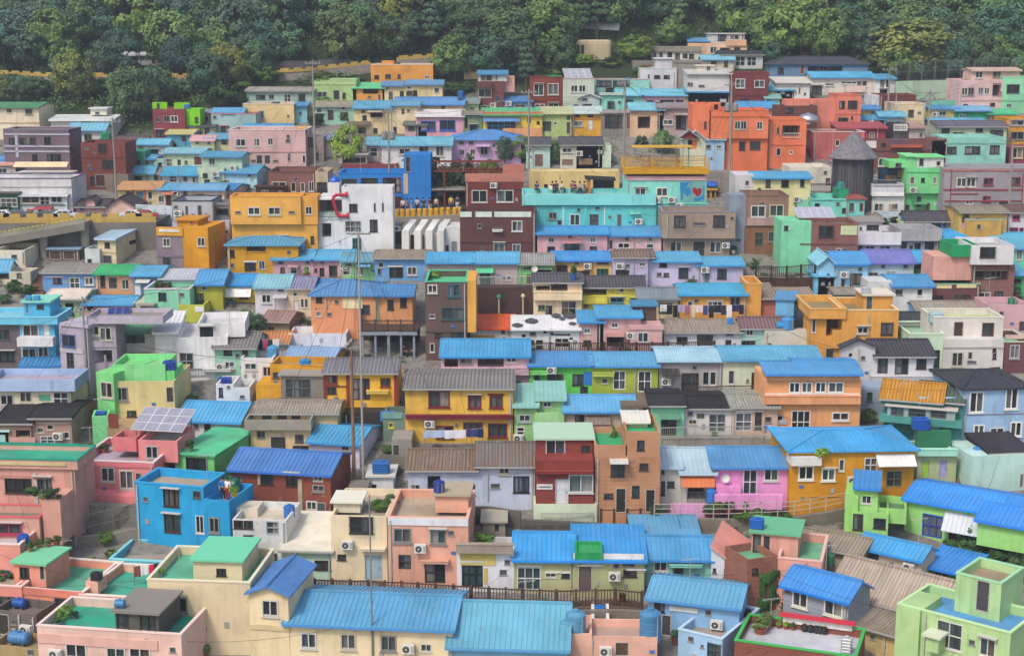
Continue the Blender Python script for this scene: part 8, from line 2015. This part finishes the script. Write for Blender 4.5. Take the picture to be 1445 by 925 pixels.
K 1335 622 124 110 h 1c6c4c
T 290 550
H 295 690 262 420 e5ca9a N 0 5; buttery cream house with concrete balcony; w 362,290,54,48 D:3e3a38 475,352,98,98 k 612,316,54,52 k 622,384,104,46
+ 254 690 196 262 a29c8e F:f98948c -.5 3
+ 310 862 150 262 dfc490 G:aa8a090:75 1.6 4; k 400,180,60,40 k 590,185,60,40 k 500,185,60,40 
H 678 1005 345 490 e1d6e6 G:m3896d8:228 12 6; pale lavender house with bright blue roof and bare gable; w 912,372,48,42 k 765,410,66,30 >d:4a6a68 1127,395,70,70 >T:d8d0dc 1130,440,110,14
H 1062 1225 566 690 e2e2e4 P:xd4d4d0 0 2.6; small white plinth hut below the lavender gable with a tank; k 1100,640,30,50
K 1140 565 110 84 b 2a70b8
H 930 1060 640 800 8a8278 N 0 2; low grey wall house in the dark yard under the tall pole; D:3a3632 980,730,50,90
H 168 818 532 815 8e4c3c V G:m3070cc:385 10 5; rusty red house with a glossy blue ribbed roof; k 400,575,80,76 k 567,586,82,80 w 735,575,62,34 w 738,640,74,36 w 693,753,64,52 D:5a6468 757,765,56,62 t:b8a890 620,700,20,240 t:b8a890 350,570,14,90 >w 930,520,34,46
H 1215 1345 325 470 a8a096 N 0 3; grey hut doorway beside the gabled lavender house; D:5a5450 1245,400,44,90
H 1160 1345 170 330 72887a F:f6a8a88 0 3; green grey shed with a yellow framed window; w:d8cc40 1212,230,34,36 t:7aa8a0 1220,165,130,40
K 1115 245 96 64 b 2a84cc
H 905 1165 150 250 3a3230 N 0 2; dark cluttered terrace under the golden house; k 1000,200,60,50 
T 580 550
H -37 665 -11 340 f1c254 G:t8a8682:-96 0 6; big golden house with dark red framed windows and grey hanok tiles; w:7a2430 183,58,134,104 w:7a2430 415,76,82,80 w:7a2430 555,74,82,80 t:7a2430 183,0,166,12 t:7a2430 415,28,110,10 t:7a2430 555,28,112,10 T:7a2430 318,172,700,22 w:7a2430 222,272,106,74 d:7a2430 405,255,128,90 w:7a2430 565,263,120,86 a 122,214,60,38
H 675 822 105 345 9ace8e M:m92ccc8:45 0 5; soft green house with a pale teal roof; w 742,183,72,44 d 715,270,52,60 d:5a6a5a 770,282,64,78 a 700,308,46,30
+ 820 1000 60 345 98cc8a M:m92ccc8:12 .8 4; w 890,93,54,34
+ 808 1000 148 345 a4d898 F:f8cb888 -.3 2
H -20 430 516 775 ccd8ec V G:r86786a:380 0 5; pale blue house under a rust striped corrugated roof; k 395,650,46,68 o 150,612,84,104 w 28,650,60,70 t:3a8cc8 205,522,440,14
H 430 808 490 775 ccd8ee V G:r7e7c7a:334 0 5; long pale blue house under a grey and blue striped roof; k 720,615,106,108 w 608,525,66,42 v 550,625,60,30 t:3a8cc8 620,492,376,14 p 500,620,8,200
H 470 615 862 1010 a49c8c P:xb4ac9c 0 2.4; little grey yard hut behind the garage garden; D:4a443c 560,900,40,60
H 1000 1462 138 345 bcac9c G:m4c9fe4:28 0 5; beige house with light blue roof and rolled awning; k 1100,185,60,46 m:8a7868 1220,190,160,40 k 1225,225,120,56
H 815 1192 540 745 8c382e B N 0 5; dark red brick house with white front door; w 1110,610,158,114 D:e4e4e6 985,665,88,170 x:e8e8e8 873,630,104,34 x:444444 873,630,80,6 T:983e34 1000,528,376,14
+ 812 1192 458 540 8e3c34 N -.15 2
+ 818 1185 322 458 8a382e B P:xb8d8c0 1.6 4; w 943,375,124,98 k 1140,400,60,80
+ 800 1212 745 870 d9e6ca N -.1 2
K 1087 258 66 70 c 2450b0
H 1200 1625 432 860 c28c68 Z N 0 5; tan tiled tower house with two black doors; w 1330,500,2,2 c 1348,512,90,100 D:2a2a2c 1370,720,70,160 k 1290,690,60,30 k 1520,500,60,44 k 1500,360,50,64 D:2a2a2c 1562,722,66,150 k 1467,662,50,76 m:d8d8d4 1355,455,120,8
+ 1402 1625 272 432 c28e6a F:f2cb070 .02 5; k 1500,360,50,64
+ 1200 1410 360 432 c49070 F:f28b070 .02 5; v 1250,415,4,4
+ 1395 1545 205 272 e4dcb8 M:mece8dc:150 3 2
T 870 550
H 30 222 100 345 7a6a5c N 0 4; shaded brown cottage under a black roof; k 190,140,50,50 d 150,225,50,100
H 220 440 100 345 8adab0 G:p2d2b2f:18 0 5; mint cottage with a black sheet roof; d:5a5450 340,230,106,130 m:5a9a80 345,165,130,20
H 440 752 118 325 e2dede G:p2c2a2e:35 0 5; white cottage with a black sheet roof; w 497,208,54,32 d:c8c8c4 657,215,116,120 t:e8e8e4 625,147,190,10 x:5a5a48 548,168,50,30
H 750 1052 110 325 dcbaa4 G:aaaaca2:28 0 5; peach beige cottage with grey green sheet roof; d 830,208,112,120 k 925,200,48,110 w 990,193,48,40 t:e8e8e4 868,137,184,10
H 300 1052 322 385 a49e94 N -1.2 1.2; concrete terrace house base under the black roofs; v 500,350,10,10
H 285 420 500 765 dcdcd6 G:mb6d0e8:372 0 5; white cottage with a frosty blue roof; k 302,530,24,34 k 355,615,48,40 k 300,640,36,90
+ 418 640 535 765 d8d4cc G:mb8d2e8:372 -.3 5; o 522,655,120,110 m:d87848 525,588,220,50 g:8a8880 520,700,120,70
H 625 1128 500 780 ec9cd4 G:m4788d0:366 0 5; candy pink house with blue roof and white framed door; d:e4e0e4 872,600,98,164 w 1010,548,94,84 b:ee9cd6 720,645,160,70 s 705,565,40,50 x:4a4448 695,650,36,36 t:c880b4 765,630,50,10
+ 640 1085 685 780 f0a0d6 N -1.4 .4
+ 355 642 745 830 f0a4d8 N -1.3 .3
K 655 605 66 92 c 2a78cc
H 1130 1938 395 800 de9a22 X:m2f98e8:255 -3 6; mustard house under a wide sky blue hip roof; w:f4f4f0 1237,540,98,88 w:f4f4f0 1383,552,88,76 w 1470,490,40,80 d 1660,490,90,100 m:f0f0ec 1815,450,250,60 d:8a8868 1812,580,110,110 t:d4901c 1560,690,600,8
+ 1142 1340 440 495 e4e4e0 N -.5 1.5
T 1145 365
H -308 318 795 1170 edab76 N 0 5; peach house with a glazed balcony and layered blue roofs; w:e8ecec -110,840,70,66 w:e8ecec -30,840,70,66 w:e8ecec 60,838,70,66 w:e8ecec 160,838,100,66 T:f0a878 5,915,620,50 t:e4e4e4 5,882,620,10 w -225,1040,80,40 d:e8e8e8 -70,1065,130,150 w:e8e8e8 190,1028,110,50 w 230,985,60,40 t:b8c0d0 -220,1065,120,30
+ -308 -140 800 870 ecaa76 N .1 4
+ -290 318 752 795 f0b080 M:m3a8ede:700 -.2 2.6
+ -90 298 710 752 ecb080 G:m3a8edc:662 1.6 3
K -195 820 120 90 h 5a9cb8
H 695 1020 905 1300 a4ccee N 0 5; pale blue two storey house side wing with white windows; w 800,950,2,2
H 985 1420 845 1300 a4caee X:t3e3e46:715 -6 6; light blue house with a black hanok roof and red band; w:f2f2ec 1078,935,96,134 w:f2f2ec 1307,912,88,134 t:b83a44 1190,1012,430,12 w:f2f2ec 1092,1140,76,114 d:e8e8e4 1210,1155,100,110 w:f2f2ec 1335,1110,78,92
H 470 700 925 1240 3c8a84 N 20 6; rusty teal house with a golden yellow peeling roof; w 560,960,60,90
+ 690 985 925 1240 3c8c86 G:t5a6a60:800 -.4 5
+ 455 850 918 960 3c8c86 G:rcc9434:795 -.9 4; 
+ 440 985 1040 1085 4a9890 N -1.2 1.6
+ 495 940 975 1040 9ab0ac P:xd0c8c0 -1.1 1.6; d:5a6462 560,1000,90,70 d:5a6462 690,1000,120,70 d:5a6462 830,1000,110,70
T 1145 550
H 690 945 420 610 bcca9a F:f9ad8c0:xaceacc 0 4; pale green hut with a lime door and a lavender door; D:a8d850 745,515,58,116 D:a8a8d8 860,515,62,120 T:a8e4cc 815,400,260,40
+ 690 912 270 372 2a7a58 N 1.8 .5
K 795 368 110 84 b 205cb4
H 1042 1420 425 660 c4e8e0 N -8 5; pale aqua plaster block with black sheet roof; D:5a6068 1372,590,30,90
+ 1160 1420 405 425 3a3840 M:p38363e:300 .5 4
K 1105 425 110 64 h 3a84c8
H 285 435 640 800 a4de84 M:m2a84dc:600 14 3; lime green stair house with a little blue roof; w 360,712,66,56 t:a8ec84 370,685,80,6
+ 215 300 685 1000 a0dc7e N -.3 3
+ 262 500 800 1000 a0dc7e F:f88b868 -.5 4; k 300,860,80,100 k 445,870,84,60
+ 430 620 775 870 a2de80 F:f6a9870 .2 3
H 602 1420 775 1040 9edc80 G:m1c8cf6:640 33 5; lime green long house under a brilliant blue roof; d:2a50c0 790,885,140,120 d:6a6460 1000,925,220,110 m:c8d0d8 995,865,250,60 d:2a50c0 1265,985,150,124
+ 1080 1420 870 1040 9edc80 G:m1c84f0:740 -1.2 4
T 0 725
H -140 140 200 520 f0a494 F:fd4d0d8:xf8dcd8 4 8; salmon terrace house with a white roof floor; k 60,420,50,40
K 172 212 78 88 c 1c54ac
H 95 545 500 720 f29c84 F:f5ebc9a:xf8e0d8 12 7; salmon house with a green roof floor and stair room; k 405,596,90,88 t:e88c78 330,512,440,8
+ 95 300 325 500 f29c86 P:x7cd0a4 1 3; k 160,382,58,66 D:4a4440 277,380,32,96 
H -160 148 470 690 ee9a88 F:fb0a890:xf8d0c8 8 5; pink corner house with a planted roof edge; k 52,572,104,66 
H -40 240 640 860 6e665e F:f7c746a 16 4; mossy grey concrete outbuilding; D:3a3430 25,720,60,130 v 215,600,40,26
K 215 560 100 76 h 1c54a8
H 525 975 540 780 f3c0ac F:f3cb496:xf4e4dc 8 6; pale pink house with jade roof terrace and scooter; k 785,600,70,30 k 640,620,2,2
+ 560 640 440 520 f0b8a4 N 1 1.4
K 600 488 70 58 b 2a2c30
H 718 1290 310 420 6eccde F:fb0a090:x8ce0ec 8 7; turquoise walled roof terrace below the cyan tower; v 800,400,20,10
+ 868 955 160 265 78d4e0 P:x88e0ea 5 .8; D:1c5a40 900,210,56,96
K 1140 298 88 96 b 2c5a44
H 972 1640 440 900 ead6b2 F:f58b694:xf0e4c8 5 6; tall plain cream house with a mint roof room; w 1172,592,94,90 v 1460,380,60,44
+ 1262 1580 305 440 e8d4b0 P:x72d4ac 1.4 4; k 1445,378,62,46
H 255 1190 760 1140 f2cbbe F:f1eac8e:xf8dcd4 9 8; pink house with a teal roof floor and glazed roof room; w 497,880,126,96 w 757,905,116,60 w 912,888,130,88 t:e8b8ac 640,830,780,8
+ 755 1035 645 800 5a5854 P:x8c8680 .12 3.4; d:3a3634 800,712,76,120 d:3a3634 880,712,76,120 d:3a3634 965,712,100,120
K 320 735 70 60 h 3a84b8
H -60 300 870 1050 b49c6c F:fa09070 14 4; ochre walled yard house with tanks; v 200,900,40,30
K 130 850 150 100 h 4a84b8
T 290 725
H 182 530 38 345 dee2e2 V F:fe0d4bc 6 4; flaking white house with junk on its roof; k 215,66,60,50 k 280,68,60,50 k 325,70,50,50 v 280,157,66,46 d:a8b0b8 437,85,80,92 d:5a6068 420,290,100,70
K 548 20 74 88 c 2a6cc0
+ 190 340 -40 38 e2d8c4 N 2 1.6
H 497 826 235 410 c8e6d0 M:pe8e2d2:55 4 6; pale green shed with a broad white membrane roof; k 765,332,104,58 k 628,310,60,30 D:8a6a5a 600,310,10,10
K 528 320 64 72 b 90bcdc
H 822 1186 12 430 f1deba F:fb0a490 3 6; cream house with a roof garden and grey door; c 1018,70,152,104 D:9cb4be 1097,352,112,170 k 890,280,56,36 T:e4d4b4 1095,222,160,10 w 1100,90,2,2
+ 835 1010 -75 -10 e4dcc4 P:xe8e4d4 1.6 2.2
H 1192 1716 28 460 eaae96 F:fbca890:xf0b8a0 3 6; peach two storey house with white cornice and roof sign; w 1285,138,108,88 w 1518,147,98,86 k 1500,390,2,2 d:4a4440 1300,310,80,90 D:3a3a3c 1370,365,60,110 d:3a3634 1498,380,132,130 t:e8eaee 1454,48,524,40 T:e0a890 1498,302,180,12 
+ 1500 1716 -120 -10 ecb096 P:xb8a890 2 2.6; 
K 1325 12 74 80 c 1c3c90
H 290 545 520 960 f3dfb6 S:m1c6ec8:470 10 5; cream gable house with two tone blue roof; w 422,612,98,94 t:e4d0a4 420,738,260,14
H 528 1615 728 1010 f5e2ba G:m4c94d2:508 6 6; long cream hall under a steel blue ribbed roof; w 673,824,94,92 w 932,830,94,94 w 1195,842,94,92 w 1440,872,70,50
T 580 725
H 245 1020 865 1100 8ac8e8 G:m5aa0d0:565 4 6.5; wide light blue hall roof behind the big water tank; w 360,960,60,60
H 300 672 240 500 e6e6ea F:f8c7c6a 2 5; white and yellow garage house with a garden roof; d:2a2c30 400,390,136,160 v 602,378,48,32 x:dcc470 437,290,230,80 T:ac9c8a 482,215,370,50 x:dcc470 487,400,24,100 t:d8d8d8 400,308,150,10
H 672 1060 292 510 b9b986 G:m1c92ea:112 2 5; olive house with bright blue roof and barred glass door; d 770,420,156,150 w 912,398,70,30 k 1010,398,56,30 t:e8e8e4 775,335,160,10 t:e8e8e4 960,378,170,8
H 1060 1522 300 540 b5ba88 M:m1c8ee6:58 2 5; olive house with a notch of green floor cut in its blue roof; D:6a5c58 1137,415,92,180 t:ecece8 1290,278,460,38 v 1420,320,80,40 k 1430,385,90,46 t:e8e8e4 1170,332,180,12 t:e8e8e4 1470,360,130,10
+ 1070 1250 250 300 1ea05c F:f1aa858 -.25 2.2
H 980 1180 780 1010 f1bca6 F:fc8a898 3 3; peach tower block carrying the big water tank; v 1055,890,14,16
K 1075 838 130 190 c 5a98bc
K 890 975 96 130 c 5a98bc
H 1180 1290 700 800 dcb4a4 F:f9aa0a0:xe8e4e0 3 3; little walled roof yard with blue tub below the boardwalk; v 1230,780,10,10
K 1230 665 70 80 b 1c74c8
T 870 725
H 180 622 285 460 94d8c6 G:m3a8cd4:135 2 5; aqua cottage with a ribbed blue roof and green lamp; w 287,340,88,62 D:4a4440 405,382,76,100 k 262,398,66,28 T:88ccb8 450,327,210,12
H 108 530 130 250 7ab0dc M:m5a9ad8:40 0 3; house under a faded blue lean-to roof by the fenced lane; v 300,200,30,20
H 615 820 355 500 dde2ea L:mf4a494:212 16 5; white house with a salmon roof; k 727,385,54,56 k 640,350,24,60
H 850 1048 285 640 9a624e B F:f6cb890 -22 5; brick house wing hung with ivy; k 905,370,40,44 w 862,360,14,40
H 1045 1335 300 640 eaaa9a F:f6cb88e:xf0c0b4 16 6; pink plaster house with a green topped stair room; v 1150,330,10,10
+ 880 1185 130 300 e8a898 P:x6cba90 1.6 3; k 915,190,56,110 D:3a3634 980,205,54,130 >v 1150,140,14,20
K 845 150 90 76 b 1c68c0
H 205 800 575 830 8cbce8 G:m4c98d6:425 17 4.5; powder blue house with a ribbed blue roof; k 280,605,70,58 D:4a4a4c 325,725,66,130 d:5a5450 425,680,136,110 t:d8dcdc 440,620,190,10
H 400 690 785 1000 a4caea F:fa89a8a:xc0dcf0 32 !5.6; pale blue roof yard with tank and onion jars; d:4a5a68 640,890,100,70 v 560,860,20,14
K 650 665 120 120 b 1c70c8
K 735 660 60 110 b 2c6a48
H 1085 1513 508 800 a2a8b8 Z G:m107cdc:355 40 5; grey sided house with a deep blue roof; w:e8e8d8 1200,535,100,114 w:e8e8d8 1418,590,124,112
H 765 1560 880 1200 8c4c3c B F:fccd0d8:x44b85c 20 !4.3; brick house with a green walled roof deck of plant pots; v 1000,900,20,14
K 1500 905 70 120 b b8bcc0
+ 1085 1540 690 735 e8e4e0 P:xd03848 4.05 .12
H -180 265 800 1010 f2bca8 F:fc4a898 2 4; plain peach roof hut with a brown door; D:5a4634 35,880,90,90
K 435 1000 140 220 c 4a88b4
T 1145 725
H -100 330 225 360 b8a890 G:aa09684:110 30 4; old cottage with a mossy grey corrugated roof; v 100,240,30,24
H 305 720 250 420 e2d0b4 G:m2a94e4:150 38 4; beige cottage with a bright azure roof; k 400,275,84,44
H 735 1010 365 480 2a8c3c M:m1c84ea:270 38 3.4; dark green cottage with a bold blue roof; v 850,380,100,24
H 120 940 590 740 a89880 G:ac2b2a4:330 40 6; long house under a striped taupe corrugated roof; v 400,640,20,20
K 108 335 76 90 b 3c7c54
H 262 560 750 900 d4bc84 M:aa09484:620 40 4; ochre shed with a brown asbestos roof; v 400,800,30,20
H 545 1290 680 1240 b8dc9c F:f5aa4dc:xc8ecb0 40 7; big pale green house with a blue roof floor and stair; k:d8d8d0 900,790,180,130 k:e0e0d8 1150,870,110,90 
+ 935 1235 420 700 b8deA0 F:fa89478:xa8e0b4 2.4 3.4; D:4a4a4c 1120,530,100,190
+ 545 700 610 1000 b4d898 N -.3 3
+ 745 830 800 900 b4d898 P:xd8e0c8 -.9 1.0
'''
build_ground(); build_camera(); build_light(); build_haze()
read_survey(SURVEY)
fit_depths(); build_houses(); build_tanks()
tree_kit(); forest(); greenery(); person_kit(); road_left(); fixtures()
for o_ in bpy.data.objects:
    if '_h' in o_: del o_['_h']
